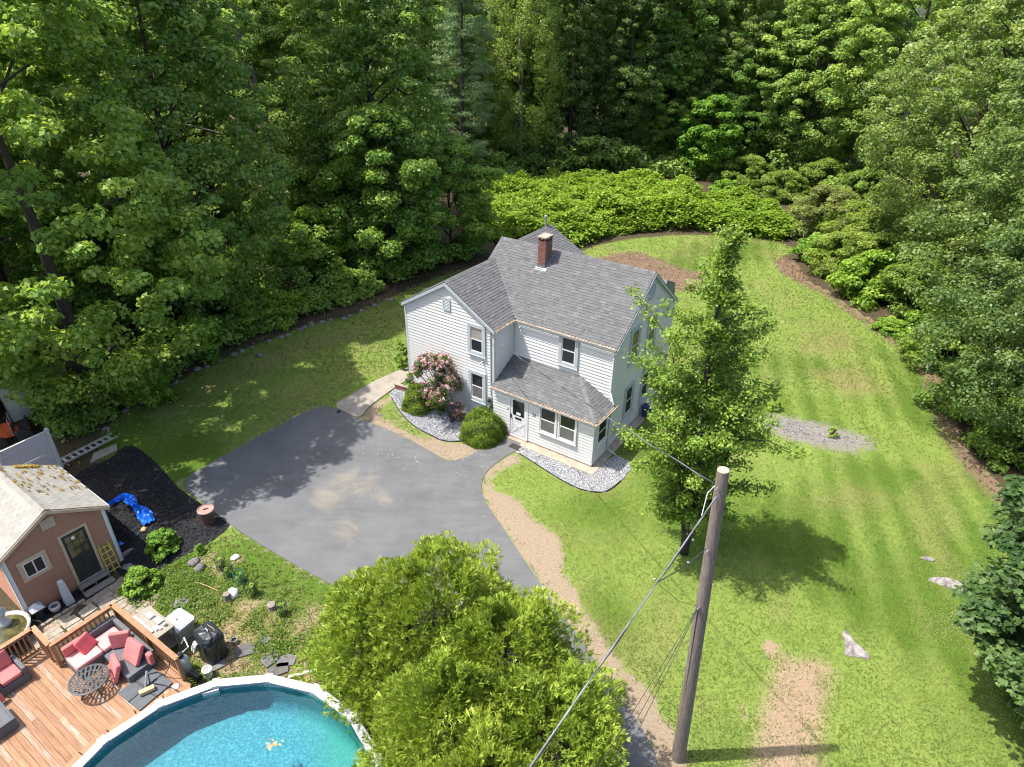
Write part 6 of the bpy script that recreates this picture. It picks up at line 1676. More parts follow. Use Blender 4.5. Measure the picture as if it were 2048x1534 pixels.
# ------------------------------------------------------------------ fence, carport, ladder, tarp, barrel behind and beside the shed
def make_back_corner():
    rg = np.random.default_rng(150)
    a = np.array([-19.15, 22.68, 0]); d = unit(np.array([-20.2, 20.98, 0]) - a)      # white vinyl fence
    c = np.array([-19.35, 23.0, 0.])
    F = empty('vinyl_fence', a, math.atan2(d[1], d[0]), 'white vinyl privacy fence behind the shed roof', 'fence')
    for k in range(3):
        x0 = .1 + k * 1.85
        for j in range(2): MB().box(x0, x0 + 1.75, -.02, .02, .05 + j * .92, .93 + j * .92).build('panel', 'vinyl_fence', F)
        MB().box(x0, x0 + 1.75, -.035, .035, 1.85, 1.92).build('rail', 'vinyl_fence', F)
    for k in range(3):
        x0 = k * 1.85; MB().box(x0 - .06, x0 + .06, -.06, .06, -.2, 2.0).build('post', 'vinyl_fence', F)
    # fabric carport beyond, with orange machine
    w = G(52, 850); e = empty('fabric_carport', (w[0] - 1.9, w[1] + .9, 0), math.atan2(d[1], d[0]) + R(90), 'arched cream fabric shelter behind the white fence', 'shelter')
    prof = [(1.4 * math.cos(t), 2.35 * math.sin(t) ** .8 if math.sin(t) > 0 else 0) for t in np.linspace(0, math.pi, 15)]
    m = MB(); n = len(prof)
    V_ = [(x, y, z) for y in (0, 1.5, 3.0) for x, z in prof] + [(x * .97, y, z * .98) for y in (0, 1.5, 3.0) for x, z in prof]
    Fc = [(i * n + j, i * n + j + 1, (i + 1) * n + j + 1, (i + 1) * n + j) for i in range(2) for j in range(n - 1)]
    m.add(V_, Fc + [tuple(q + 3 * n for q in reversed(f)) for f in Fc]); m.build('cover', 'carport_fabric', e)
    for y in (0, 1.5, 3.0): MB().tube([(x, y, z) for x, z in prof], .025, 5).build('hoop', 'metal_grey', e)
    w2 = G(28, 880); e = empty('garden_tractor', (w2[0], w2[1], 0), .6, 'orange garden tractor frame seen over the fence', 'tractor')
    MB().box(-.55, .1, -.3, .3, .35, .8).build('hood', 'orange_paint', e)
    MB().box(.1, .75, -.26, .26, .3, .55).build('chassis', 'rust_red', e)
    MB().box(.35, .7, -.22, .22, .55, .68).box(.66, .74, -.2, .2, .68, 1.0).build('seat', 'black_rubber', e)
    for x, r in ((-.4, .22), (.5, .32)):
        for s_ in (-1, 1):
            o = MB().lathe([(r * .5, -.1), (r, -.09), (r, .09), (r * .5, .1)], 16).build('wheel', 'black_rubber', e, (x, s_ * .42, r)); o.rotation_euler = (R(90), 0, 0)
    MB().tube([(.1, -.35, .4), (.1, -.35, 1.25), (.1, .35, 1.25), (.1, .35, .4)], .025, 6).build('roll_bar', 'metal_grey', e)
    # aluminium extension ladder lying on edge of the ground
    p0, p1 = G(127, 934), G(228, 882); t = p1 - p0; L = np.linalg.norm(t); t /= L; ang = math.atan2(t[1], t[0])
    e = empty('extension_ladder', (p0[0], p0[1], p0[2] + .12), ang, 'aluminium extension ladder lying behind the shed', 'ladder')
    for k, (y, off) in enumerate(((.0, 0), (.42, 0), (-.07, .18), (.36, .18))):
        MB().box(off, L + off, y - .02, y + .02, .0 if k < 2 else .035, .07 if k < 2 else .1).build('side_rail', 'aluminium', e)
    n = 8
    for i in range(n):
        x = .2 + i * (L - .3) / (n - 1); MB().tube([(x, .0, .035), (x, .42, .035)], .02, 6).build('rung', 'aluminium', e)
    for i in range(n):
        x = .24 + i * (L - .3) / (n - 1); MB().tube([(x, -.07, .075), (x, .36, .075)], .018, 6).build('rung', 'aluminium', e)
    # pale flat stone beside the ladder, bare sticks
    w = G(205, 908); MB().prism([(-.7, -.25), (.5, -.3), (.75, .15), (-.2, .3)], -.05, .06).build('flat_stone', 'concrete', loc=w, rz=ang, label='pale flat slab between ladder and black mulch', cat='stone')
    for px, py, qx, qy, lab in ((215, 860, 219, 872, 'short bare stake above the ladder'), (255, 805, 372, 765, 'long fallen branch along the stone row'), (640, 600, 650, 634, 'thin fallen branch at the wood edge near the house')):
        A, B = G(px, py), G(qx, qy); MB().tube([A + [0, 0, .08], (A + B) / 2 + [.05, .05, .22], B + [0, 0, .1]], [.025, .02, .012], 5).build('fallen_branch', 'dry_stick', label=lab, cat='branch')
    # blue tarp: crumpled strip
    path = [(219, 1022), (232, 1014), (246, 1005), (258, 1004), (266, 1012), (274, 1022), (285, 1030), (294, 1042), (302, 1056)]
    wd = [.05, .08, .13, .22, .2, .13, .2, .27, .22]
    P_ = [G(*q) for q in path]; V_ = []; nW = 9; rows = []
    for i in range((len(P_) - 1) * 4 + 1):
        f = i / 4; j = min(int(f), len(P_) - 2); f -= j
        c = P_[j] * (1 - f) + P_[j + 1] * f; w_ = wd[j] * (1 - f) + wd[j + 1] * f; tt = unit(P_[j + 1] - P_[j]); nn = np.array([-tt[1], tt[0], 0])
        rows.append([c + nn * w_ * (k / (nW - 1) - .5) * 2 + np.array([0, 0, .25 + .07 * rg.random() + .06 * math.sin(k * 1.9 + i * .7)]) for k in range(nW)])
    V_ = [p for r_ in rows for p in r_]; F_ = [(i * nW + k, i * nW + k + 1, (i + 1) * nW + k + 1, (i + 1) * nW + k) for i in range(len(rows) - 1) for k in range(nW - 1)]
    MB().add(V_, F_).build('tarp', 'blue_tarp', label='crumpled bright blue tarp on the black mulch', cat='tarp', smooth=False)
    w = G(243, 1096); MB().add([(-.18, -.05, .22), (.0, .06, .3), (.16, .02, .2), (.05, -.12, .24)], [(0, 3, 1), (1, 3, 2)]).build('tarp', 'blue_tarp', loc=w, label='small blue tarp scrap near the shed corner', cat='tarp')
    # wooden handle with blue shaft
    A, B = G(276, 1080), G(286, 1068); MB().tube([A + [0, 0, .2], B + [0, 0, .24]], .02, 6).build('tool_handle', 'door_blue', label='short blue tool handle below the tarp', cat='tool')
    w = G(290, 1066); rock_mb(rg, .13, .6).build('straw_clump', 'firewood', loc=w + np.array([0, 0, .15]), label='tan straw clump at the end of the blue tarp', cat='straw')
    # brown plastic barrel with lid
    w = G(419, 1046); e = empty('trash_barrel', w, .4, 'brown plastic barrel with a pale lid beside the driveway', 'barrel')
    MB().lathe([(.22, -.02), (.235, .1), (.265, .55), (.28, .66)], 22).build('body', 'barrel_brown', e, smooth=True)
    MB().lathe([(.29, .64), (.31, .66), (.31, .70), (.27, .72), (.265, .69), (.02, .69)], 22).build('lid', 'barrel_lid', e)
    MB().box(-.09, .09, -.025, .025, .69, .725).build('handle', 'barrel_brown', e)
make_back_corner()

# ------------------------------------------------------------------ deck, pool and terrace furniture
DKO = np.array([-11.70, 13.64, 0.0]); ZD = 1.10
def DW(u, v, z=0.0): return DKO + HU * u + HV * v + np.array([0, 0, z])
PCU, PCV, PR = 7.26, -2.15, 4.09

def make_deck():
    rg = np.random.default_rng(160)
    D = empty('deck', DKO, HTH, 'cedar deck with railings wrapping round the above ground pool', 'deck')
    st = .143; v = 0.0; row = 0
    while v > -6.0:
        v1 = v - st + .007; vm = (v + v1) / 2
        u0 = .0 if vm > -1.74 else -1.02
        dd = 4.36 ** 2 - (vm - PCV) ** 2
        u1 = PCU - math.sqrt(dd) if dd > 0 else 5.5
        cuts = [u0]
        L = u1 - u0
        if L > 2.2 and rg.random() < .8: cuts.append(u0 + L * rg.uniform(.25, .75))
        cuts.append(u1)
        for a, b in zip(cuts[:-1], cuts[1:]):
            pale = (row == 17 and a > .3) or rg.random() < .34
            MB().box(a + .003, b - .003, v1, v, ZD - .035, ZD + rg.uniform(-.002, .002)).build('deck_board', 'cedar_worn' if pale else 'cedar', D)
        v -= st; row += 1
    # curved border boards beside the pool
    k0, k1 = math.radians(150), math.radians(234); n = 9
    for i in range(n):
        a0 = k0 + (k1 - k0) * i / n + .003; a1 = k0 + (k1 - k0) * (i + 1) / n - .003
        P_ = [(PCU + r * math.cos(a), PCV + r * math.sin(a)) for r, a in ((4.18, a0), (4.37, a0), (4.37, (a0 + a1) / 2), (4.37, a1), (4.18, a1), (4.18, (a0 + a1) / 2))]
        MB().prism(P_, ZD - .03, ZD + .008).build('border_board', 'cedar_rail', D)
    # rim joists and posts under
    MB().box(0, 3.5, .0, .04, ZD - .25, ZD - .036).box(-.04, -.001, -1.74, 0.04, ZD - .25, ZD - .036).box(-1.06, -.001, -1.74, -1.70, ZD - .25, ZD - .036).box(-1.06, -1.021, -6, -1.74, ZD - .25, ZD - .036).build('rim_joist', 'cedar_rail', D)
    for u, v_ in ((.06, -.08), (1.7, -.08), (3.2, -.08), (-.95, -1.85), (-.95, -4.2)): MB().box(u - .05, u + .05, v_ - .05, v_ + .05, -.7, ZD - .25).build('support_post', 'cedar_rail', D)
    bal = MB().box(-.019, .019, -.019, .019, 0, .74).mesh('baluster', 'cedar_rail')
    def rail(p, q, ends=(1, 1), mid=()):
        p = np.array(p, float); q = np.array(q, float); t = q - p; L = np.linalg.norm(t); t /= L; a = math.atan2(t[1], t[0])
        e = MB().box(-.04, L + .04, -.07, .07, .90, .935).build('railing', 'cedar_rail', D, (p[0], p[1], ZD), a)
        MB().box(.05, L - .05, -.02, .02, .80, .898).box(.05, L - .05, -.02, .02, .07, .15).build('rail_beam', 'cedar_rail', e)
        k = int(L / .118)
        for i in range(1, k):
            link('baluster', bal, e, (L * i / k, .0 + .04, .1))
        for x in ([0] if ends[0] else []) + ([L] if ends[1] else []) + list(mid):
            MB().box(x - .045, x + .045, -.045, .045, -.04, .898).build('post', 'cedar_rail', e)
        return e
    rail((0, 0), (3.23, 0), (1, 1), (1.68,)); rail((0, -.07), (0, -1.72), (0, 1)); rail((-.08, -1.75), (-1.02, -1.72), (0, 1)); rail((-1.02, -1.80), (-1.02, -6.0), (0, 1), (2.1,))
make_deck()

def mk_pool():
    m = bpy.data.materials.new('pool_liner'); nt, n, l, b = nodes_of(m)
    geo = n.new('ShaderNodeNewGeometry')
    t = n.new('ShaderNodeTexNoise'); t.inputs['Scale'].default_value = 15; t.inputs['Detail'].default_value = 5; t.inputs['Roughness'].default_value = .75; l.new(geo.outputs['Position'], t.inputs['Vector'])
    cr = ramp(n, [(.36, (0.050, 0.155, 0.205)), (.5, (0.090, 0.230, 0.285)), (.66, (0.23, 0.36, 0.39))]); l.new(t.outputs['Fac'], cr.inputs[0])
    t2 = n.new('ShaderNodeTexNoise'); t2.inputs['Scale'].default_value = .45; t2.inputs['Detail'].default_value = 3; l.new(geo.outputs['Position'], t2.inputs['Vector'])
    a = n.new('ShaderNodeAttribute'); a.attribute_name = 'algae'
    mu = n.new('ShaderNodeMath'); mu.operation = 'MULTIPLY'; l.new(t2.outputs['Fac'], mu.inputs[0]); l.new(a.outputs['Fac'], mu.inputs[1])
    mr = n.new('ShaderNodeMapRange'); mr.inputs['From Min'].default_value = .2; mr.inputs['From Max'].default_value = .6; mr.inputs['To Max'].default_value = .75; l.new(mu.outputs[0], mr.inputs['Value'])
    x = n.new('ShaderNodeMix'); x.data_type = 'RGBA'; l.new(mr.outputs[0], x.inputs['Factor']); l.new(cr.outputs[0], x.inputs['A']); x.inputs['B'].default_value = (.10, .27, .16, 1)
    l.new(x.outputs['Result'], b.inputs['Base Color']); b.inputs['Roughness'].default_value = .7
    MATS['pool_liner'] = m
    m = bpy.data.materials.new('pool_water'); nt, n, l, b = nodes_of(m)
    tr = n.new('ShaderNodeBsdfTransparent'); tr.inputs[0].default_value = (.72, .93, .95, 1)
    gl = n.new('ShaderNodeBsdfGlossy'); gl.inputs['Roughness'].default_value = .03
    ns = n.new('ShaderNodeTexNoise'); ns.inputs['Scale'].default_value = 6; ns.inputs['Detail'].default_value = 3
    geo = n.new('ShaderNodeNewGeometry'); l.new(geo.outputs['Position'], ns.inputs['Vector'])
    bp = n.new('ShaderNodeBump'); bp.inputs['Strength'].default_value = .25; bp.inputs['Distance'].default_value = .02; l.new(ns.outputs['Fac'], bp.inputs['Height']); l.new(bp.outputs[0], gl.inputs['Normal'])
    fr = n.new('ShaderNodeFresnel'); fr.inputs[0].default_value = 1.33
    mx = n.new('ShaderNodeMixShader'); l.new(fr.outputs[0], mx.inputs[0]); l.new(tr.outputs[0], mx.inputs[1]); l.new(gl.outputs[0], mx.inputs[2]); l.new(mx.outputs[0], n['Material Output'].inputs['Surface'])
    MATS['pool_water'] = m
mk_pool()

def make_pool():
    rg = np.random.default_rng(170); c = np.array([-6.88, 7.80, 0.]); zr_, Rr = 1.20, PR
    P = empty('above_ground_pool', c, 0, 'round above ground pool with white rim and blue water', 'pool')
    n = 18; off = math.radians(27)
    ang = [off + 2 * math.pi * i / n for i in range(n)]
    N = 72
    MB().loft([[(r * math.cos(2 * math.pi * k / N), r * math.sin(2 * math.pi * k / N), z) for k in range(N)] for r, z in ((Rr - .10, -.3), (Rr - .10, zr_ - .05))], cap=False).build('wall', 'pool_wall', P, smooth=True)
    # liner: floor and inner wall, finely divided for the algae stain
    rings = [(.01, .0)] + [(r, .0 + .12 * max(0, (r - 3.2)) ** 2) for r in np.linspace(.4, Rr - .22, 16)] + [(Rr - .16, .45), (Rr - .16, zr_ - .04)]
    V_ = [(r * math.cos(2 * math.pi * k / N), r * math.sin(2 * math.pi * k / N), z + .02) for r, z in rings for k in range(N)]
    F_ = [(i * N + k, i * N + (k + 1) % N, (i + 1) * N + (k + 1) % N, (i + 1) * N + k) for i in range(len(rings) - 1) for k in range(N)]
    me = MB().add(V_, F_).mesh('liner', 'pool_liner', True)
    co = np.array(V_); al = ss(1.0, 4.2, co[:, 0] * .92 + co[:, 1] * .40) * 1.2
    at = me.attributes.new('algae', 'FLOAT', 'POINT'); at.data.foreach_set('value', al.astype(np.float32))
    link('liner', me, P)
    MB().lathe([(.01, 1.02), (Rr - .165, 1.02), (Rr - .165, 1.019), (.01, 1.019)], N, cap=False).build('water', 'pool_water', P)
    MB().lathe([(Rr - .158, zr_ - .09), (Rr - .150, zr_ - .09), (Rr - .150, zr_ - .03), (Rr - .158, zr_ - .03)], N, cap=False).build('liner_band', 'pool_white', P)
    for i in range(n):
        a0, a1 = ang[i], ang[(i + 1) % n]
        p0 = np.array([math.cos(a0), math.sin(a0), 0]) * (Rr - .03) ; p1 = np.array([math.cos(a1), math.sin(a1), 0]) * (Rr - .03)
        t = unit(p1 - p0); o = unit((p0 + p1) / 2); z = np.array([0, 0, 1.])
        prof = [(-.12, -.03), (-.12, .005), (-.09, .02), (.09, .02), (.12, .0), (.12, -.07), (.10, -.07), (.10, -.03)]
        MB().loft([[p + o * a / math.cos(math.pi / n) + z * (zr_ + b) for a, b in prof] for p in (p0, p1)]).build('coping', 'pool_white', P)
        oc = np.array([math.cos(a0), math.sin(a0), 0]); tc = np.array([-oc[1], oc[0], 0])
        MB().loft([[oc * (Rr - .03 + a) + tc * b + z * (zr_ + .012 + h) for a, b in ((-.135, -.09), (.135, -.09), (.135, .09), (-.135, .09))] for h in (-.06, .018)]).build('coping_cap', 'pool_white', P)
        MB().box(-.05, .05, -.03, .03, -.3, zr_ - .06).build('upright', 'pool_wall', P, loc=(oc[0] * (Rr - .04), oc[1] * (Rr - .04), 0), rz=a0)
    # skimmer plate
    w = G(422, 1386, 1.05) - c; a = math.atan2(w[1], w[0])
    o = MB().box(-.02, .02, -.21, .21, -.12, .1).build('skimmer', 'plastic_grey', P, loc=((Rr - .2) * math.cos(a), (Rr - .2) * math.sin(a), 1.03), rz=a)
    # floating leaf clump
    w = G(545, 1488, 1.03); k = 26; C = np.array([w]) + rg.normal(0, .06, (k, 3)) * np.array([1.4, 1, 0]); C[:, 2] = 1.026
    V_, F_ = leaf_quads(rg, C, np.array([0, 0, 1.]) + rg.normal(0, .1, (k, 3)), .07, .05, .05)
    link('floating_leaves', np_mesh('floating_leaves', V_, F_, 'gutter_litter', np.clip(rg.normal(.8, .2, k), 0, 1)), label='small clump of yellow leaves floating in the pool', cat='leaves', kind='stuff')
make_pool()

def make_terrace():
    rg = np.random.default_rng(180)
    # ---- sectional sofa
    S = empty('sectional_sofa', DW(0, 0, ZD), HTH, 'dark wicker corner sofa with pink seat cushions inside the deck rail', 'sofa')
    MB().rbox(.10, .86, -1.62, -.12, .0, .27, .03).build('wicker_base', 'wicker', S)
    MB().rbox(.87, 2.16, -.92, -.12, .0, .27, .03).build('wicker_base', 'wicker', S)
    MB().rbox(.08, .22, -.86, -.10, .27, .64, .03).rbox(.22, .98, -.22, -.09, .27, .62, .03).build('backrest', 'wicker', S)
    MB().rbox(.99, 2.16, -.20, -.09, .27, .58, .03).build('backrest', 'wicker', S)
    MB().rbox(.23, .86, -.86, -.24, .275, .42, .05).build('seat_cushion', 'pink_pale', S)
    MB().rbox(.14, .86, -1.61, -.88, .275, .42, .05).build('seat_cushion', 'pink_pale', S)
    MB().rbox(.10, .26, -1.60, -1.08, .43, .74, .05).build('back_cushion', 'pink_fabric', S)
    # ---- loose cushions propped on the sofa
    def cushion(u, v, z, rot, size, mat, lab):
        m = MB().rbox(-size[0] / 2, size[0] / 2, -size[1] / 2, size[1] / 2, -size[2] / 2, size[2] / 2, .05)
        o = m.build('cushion', mat, loc=DW(u, v, z), label=lab, cat='cushion', group='loose pink cushions')
        o.rotation_euler = (Matrix.Rotation(HTH, 3, 'Z') @ Euler(tuple(map(R, rot))).to_matrix()).to_euler()
    cushion(.40, -1.08, ZD + .62, (8, 62, 25), (.46, .46, .13), 'pink_hot', 'hot pink square pillow leaning on the sofa back')
    cushion(1.02, -.42, ZD + .55, (0, 82, -42), (.52, .56, .14), 'pink_fabric', 'pink cushion standing on edge between the two sofa wings')
    cushion(1.72, -.44, ZD + .56, (58, 0, 6), (.62, .62, .14), 'pink_fabric', 'large pink cushion leaning back on the bare sofa base')
    cushion(1.60, -.98, ZD + .33, (68, 0, -14), (.58, .62, .13), 'pink_fabric', 'pink cushion leaning against the sofa front beside the table')
    cushion(2.18, -.26, ZD + .42, (86, 0, 10), (.20, .40, .14), 'pink_fabric', 'small pink cushion end beyond the large leaning cushion')
    # ---- round cast table with pierced top
    t = G(177.2, 1358, ZD + .46); T = empty('round_table', (t[0], t[1], ZD), .3, 'round dark cast metal table with pierced top on the deck', 'table')
    m = MB(); rr = np.linspace(.05, .47, 11); z = .46
    for i in range(10):
        ns = 12 + 4 * i
        for k in range(ns):
            a0, a1 = 2 * math.pi * k / ns, 2 * math.pi * (k + 1) / ns; hole = i > 0 and i < 9 and (k + i) % 2 == 0 and i != 5
            def pt(r, a, zz): return (r * math.cos(a), r * math.sin(a), zz)
            r0, r1 = rr[i], rr[i + 1]
            if not hole:
                m.add([pt(r0, a0, z), pt(r1, a0, z), pt(r1, a1, z), pt(r0, a1, z), pt(r0, a0, z - .015), pt(r1, a0, z - .015), pt(r1, a1, z - .015), pt(r0, a1, z - .015)], [(0, 1, 2, 3), (7, 6, 5, 4), (0, 4, 5, 1), (1, 5, 6, 2), (2, 6, 7, 3), (3, 7, 4, 0)])
    m.build('table_top', 'cast_metal', T)
    MB().lathe([(.465, z - .03), (.49, z - .03), (.495, z), (.47, z + .006)], 40, cap=False).lathe([(.0, z - .014), (.05, z - .014), (.05, z + .003), (.0, z + .003)], 16).build('rim', 'cast_metal', T)
    for k in range(4):
        a = math.pi / 4 + k * math.pi / 2; MB().tube([(r * math.cos(a), r * math.sin(a), zz) for r, zz in ((.40, z - .02), (.34, .30), (.25, .18), (.36, .0))], .018, 6).build('leg', 'cast_metal', T)
    # ---- parasol base: four slabs, cross frame and stub
    U = empty('parasol_base', DW(2.62, -.76, ZD), HTH + R(3), 'four grey slabs of a parasol base with a bare pole stub', 'parasol base')
    for sx in (-1, 1):
        for sy in (-1, 1): MB().rbox(min(sx * .03, sx * .49), max(sx * .03, sx * .49), min(sy * .03, sy * .49), max(sy * .03, sy * .49), .005, .055, .03).build('slab', 'slab_grey', U)
    MB().box(-.5, .5, -.022, .022, .03, .07).box(-.022, .022, -.5, .5, .03, .0699).build('cross_frame', 'cast_metal', U)
    MB().tube([(0, 0, .05), (-.12, .22, .42)], .03, 8).build('pole_stub', 'metal_grey', U)
    MB().rbox(-.19, .19, -.07, .07, 0, .12, .02).build('timber_block', 'firewood', loc=DW(2.80, -.80, ZD + .07), rz=HTH + R(68), label='pale cut timber block lying on the parasol slabs', cat='timber')
    MB().tube([DW(*p) for p in [(3.28, .06, ZD + .94), (3.1, -.1, ZD + .9), (2.95, -.15, ZD + .5), (2.75, -.25, ZD + .12), (2.45, -.3, ZD + .08), (2.3, -.5, ZD + .08), (2.6, -.62, ZD + .09), (2.95, -.45, ZD + .08), (3.2, -.35, ZD + .04), (3.5, -.3, ZD + .03)]], .014, 6).build('black_hose', 'black_rubber', label='black hose looping over the rail and parasol slabs', cat='hose')
    MB().lathe([(.0, 0), (.10, 0), (.10, .015), (.02, .02)], 18).build('skimmer_lid', 'pot_white', loc=DW(3.23, -.27, ZD + .008), label='round white skimmer lid on the deck corner', cat='lid')
    # ---- armchair and footstool at the left picture edge
    A = empty('armchair', DW(-.62, -2.75, ZD), HTH, 'dark wicker armchair with pink cushions at the left edge of the deck', 'armchair')
    MB().rbox(-.36, .36, -.38, .38, 0, .28, .03).build('wicker_base', 'wicker', A)
    MB().rbox(-.36, .36, -.38, -.26, .28, .52, .03).rbox(-.36, .36, .27, .38, .28, .52, .03).build('armrest', 'wicker', A)
    MB().rbox(-.34, .34, -.25, .26, .285, .43, .05).build('seat_cushion', 'pink_fabric', A)
    o = MB().rbox(-.08, .08, -.26, .26, 0, .5, .05).build('back_cushion', 'pink_fabric', A, loc=(-.24, 0, .40)); o.rotation_euler = (0, R(-14), 0)
    cushion(-.10, -3.35, ZD + .30, (0, 70, 20), (.48, .5, .13), 'pink_fabric', 'pink cushion propped at the left picture edge by the stool')
    B = empty('storage_stool', DW(.55, -3.62, ZD), HTH, 'open dark wicker storage stool at the left picture edge', 'stool')
    MB().rbox(-.42, .42, -.40, .40, 0, .30, .03).build('wicker_base', 'wicker', B)
    MB().box(-.42, .42, -.40, -.34, .30, .36).box(-.42, .42, .34, .40, .30, .36).box(-.42, -.36, -.34, .34, .30, .36).box(.36, .42, -.34, .34, .30, .36).build('top_frame', 'slab_grey', B)
    MB().box(-.3, .1, -.1, -.06, .30, .36).box(-.25, .15, .05, .12, .30, .37).build('loose_slats', 'firewood', B)
make_terrace()

def make_yard_things():
    rg = np.random.default_rng(190)
    def gz(u, v): w = DW(u, v); return np.array([w[0], w[1], float(hgt(w[0], w[1]))])
    # work table with odds and ends
    T = empty('work_table', gz(.62, .60), HTH, 'low grey work table with loose odds and ends outside the deck rail', 'table')
    zt = 1.1
    MB().box(-.68, .68, -.32, .32, zt - .05, zt).build('table_top', 'concrete', T)
    for sx in (-.62, .62):
        for sy in (-.27, .27): MB().box(sx - .03, sx + .03, sy - .03, sy + .03, 0, zt - .05).build('leg', 'old_wood', T)
    MB().box(-.62, .62, -.27, .27, .3, .34).build('lower_shelf', 'old_wood', T)
    def onT(x, y, m, name, mat, lab, cat): 
        w = T.matrix_basis @ Vector((x, y, zt + .003)); m.build(name, mat, loc=w, rz=HTH, label=lab, cat=cat)
    onT(-.1, -.2, MB().box(-.5, .5, -.035, .035, 0, .05), 'metal_channel', 'pool_white', 'long white metal channel lying along the work table', 'channel')
    onT(-.28, .1, MB().box(-.16, .16, -.09, .09, 0, .04).box(-.14, .14, -.06, .06, .04, .05), 'metal_grille', 'metal_grey', 'grey slotted grille on the work table', 'grille')
    onT(.14, .14, MB().box(-.14, .14, -.1, .1, 0, .05), 'plastic_tray', 'plastic_bin', 'dark green grey tray on the work table', 'tray')
    onT(.34, -.05, MB().rbox(-.1, .1, -.07, .07, 0, .06, .02).rbox(.08, .16, .02, .1, 0, .05, .02), 'parts_heap', 'paper', 'little heap of white parts at the table end', 'parts')
    onT(.45, .16, MB().lathe([(.05, 0), (.05, .1), (.02, .12)], 10), 'small_jar', 'plastic_grey', 'small grey jar at the corner of the work table', 'jar')
    # grey storage bin with lid
    B = empty('storage_bin', gz(.80, 1.22), HTH + R(4), 'grey plastic storage bin with a pale lid beside the work table', 'bin')
    MB().loft([[(s_ * x, s_ * y * .92, z) for x, y in ((-1, -.8), (-.8, -1), (.8, -1), (1, -.8), (1, .8), (.8, 1), (-.8, 1), (-1, .8))] for s_, z in ((.30, 0), (.37, .62))]).build('body', 'plastic_bin', B)
    MB().loft([[(s_ * x, s_ * y * .92, z) for x, y in ((-1, -.8), (-.8, -1), (.8, -1), (1, -.8), (1, .8), (.8, 1), (-.8, 1), (-1, .8))] for s_, z in ((.40, .61), (.41, .66), (.40, .69), (.36, .70), (.35, .72))]).build('lid', 'plastic_grey', B)
    MB().box(-.06, .06, -.015, .015, .72, .735).build('lid_handle', 'black_rubber', B)
    # covered grill
    C = empty('covered_grill', gz(2.22, 1.38), HTH + R(-6), 'barbecue wrapped in a shiny black cover beside the pool', 'grill')
    rings = []
    for s_, sy, z in ((.44, .36, .02), (.42, .34, .2), (.40, .33, .55), (.43, .35, .8), (.40, .30, .95), (.34, .24, 1.03), (.10, .08, 1.05)):
        R_ = []
        for k in range(24):
            a = 2 * math.pi * k / 24; e = 4.0; cs, sn = math.cos(a), math.sin(a); q = (abs(cs) ** e + abs(sn) ** e) ** (-1 / e)
            w_ = 1 + .035 * math.sin(7 * a + 9 * z) + .03 * rg.normal()
            R_.append((s_ * q * cs * w_, sy * q * sn * w_, z + .012 * rg.normal()))
        rings.append(R_)
    MB().loft(rings).build('cover', 'black_sheet', C)
    MB().tube([(-.07, -.02, 1.06), (-.07, .0, 1.1), (.07, .0, 1.1), (.07, -.02, 1.06)], .014, 6).build('handle', 'plastic_grey', C)
    MB().tube([(-.2, .12, 1.05), (.1, .16, 1.06), (.38, .1, .92)], .008, 5).build('drawstring', 'firewood', C)
    for i, x in enumerate((-.14, -.03)):
        MB().tube([(x, -.37, .78), (x - .05, -.44, .62), (x - .09, -.48, .42)], [.035, .04, .036], 8).build('white_tube', 'paper', C)
    # pool pump and filter
    P = empty('pool_pump', gz(2.36, .52), HTH, 'pool sand filter with black pump between rail and pool', 'pump')
    MB().lathe([(.16, 0), (.19, .1), (.19, .5), (.12, .62), (.05, .66)], 18, (-.3, 0)).build('filter_tank', 'plastic_grey', P, smooth=True)
    MB().lathe([(.06, .62), (.09, .66), (.09, .78), (.04, .82)], 12, (-.3, 0)).build('valve', 'black_rubber', P)
    MB().tube([(.05, -.02, .22), (.45, .02, .22)], .11, 12).build('motor', 'black_paint', P)
    MB().tube([(-.3, .05, .75), (-.2, .25, .9), (-.55, .35, .95), (-.75, .3, .6)], .022, 6).build('hose', 'plastic_grey', P)
    MB().tube([(.3, .0, .2), (.7, -.05, .1), (1.0, -.2, .1), (1.2, -.45, .5)], .028, 6).build('hose', 'black_rubber', P)
    # white pipe, paint can, rocks, stumps, slates
    A, B2 = G(577, 1356), G(630, 1343); MB().box(0, float(np.linalg.norm(B2 - A)), -.04, .04, .0, .07).build('white_pipe', 'paper', loc=A, rz=math.atan2(B2[1] - A[1], B2[0] - A[0]), label='white plastic rail lying beside the pool rim', cat='rail')
    e = empty('paint_can', G(470, 1286), 0, 'small open paint can right of the covered grill', 'can'); MB().lathe([(.1, 0), (.1, .17), (.085, .17), (.085, .1)], 14).build('can', 'metal_grey', e); MB().lathe([(0, .1), (.086, .1), (.086, .105), (0, .105)], 12).build('contents', 'black_rubber', e)
    e = empty('white_bucket', G(418, 1352), 0, 'white bucket rim half hidden behind the pool edge', 'bucket'); MB().lathe([(.11, 0), (.14, .3), (.15, .3), (.15, .32), (.125, .32), (.1, .05)], 16).build('bucket', 'paper', e)
    rock_mb(rg, .21, .9).build('white_rock', 'stone_white', loc=G(468, 1190), smooth=True, label='bright white rock in the weedy yard', cat='rock')
    def stump(px, py, r, h, lab): MB().lathe([(r * 1.15, -.05), (r, .08), (r * .95, h), (r * .5, h + .01)], 11).build('tree_stump', 'old_wood', loc=G(px, py), label=lab, cat='stump')
    stump(456, 1200, .12, .3, 'short tree stump touching the white rock'); stump(544, 1216, .15, .18, 'low grey stump near the hedge')
    rock_mb(rg, .22, .5).build('garden_stone', 'stone_grey', loc=G(388, 1126), smooth=True, label='pale rounded stone near the mulch tip', cat='stone'); rock_mb(rg, .2, .7).build('garden_stone', 'stone_grey', loc=G(401, 1138), smooth=True, label='darker rounded stone next to the pale one', cat='stone')
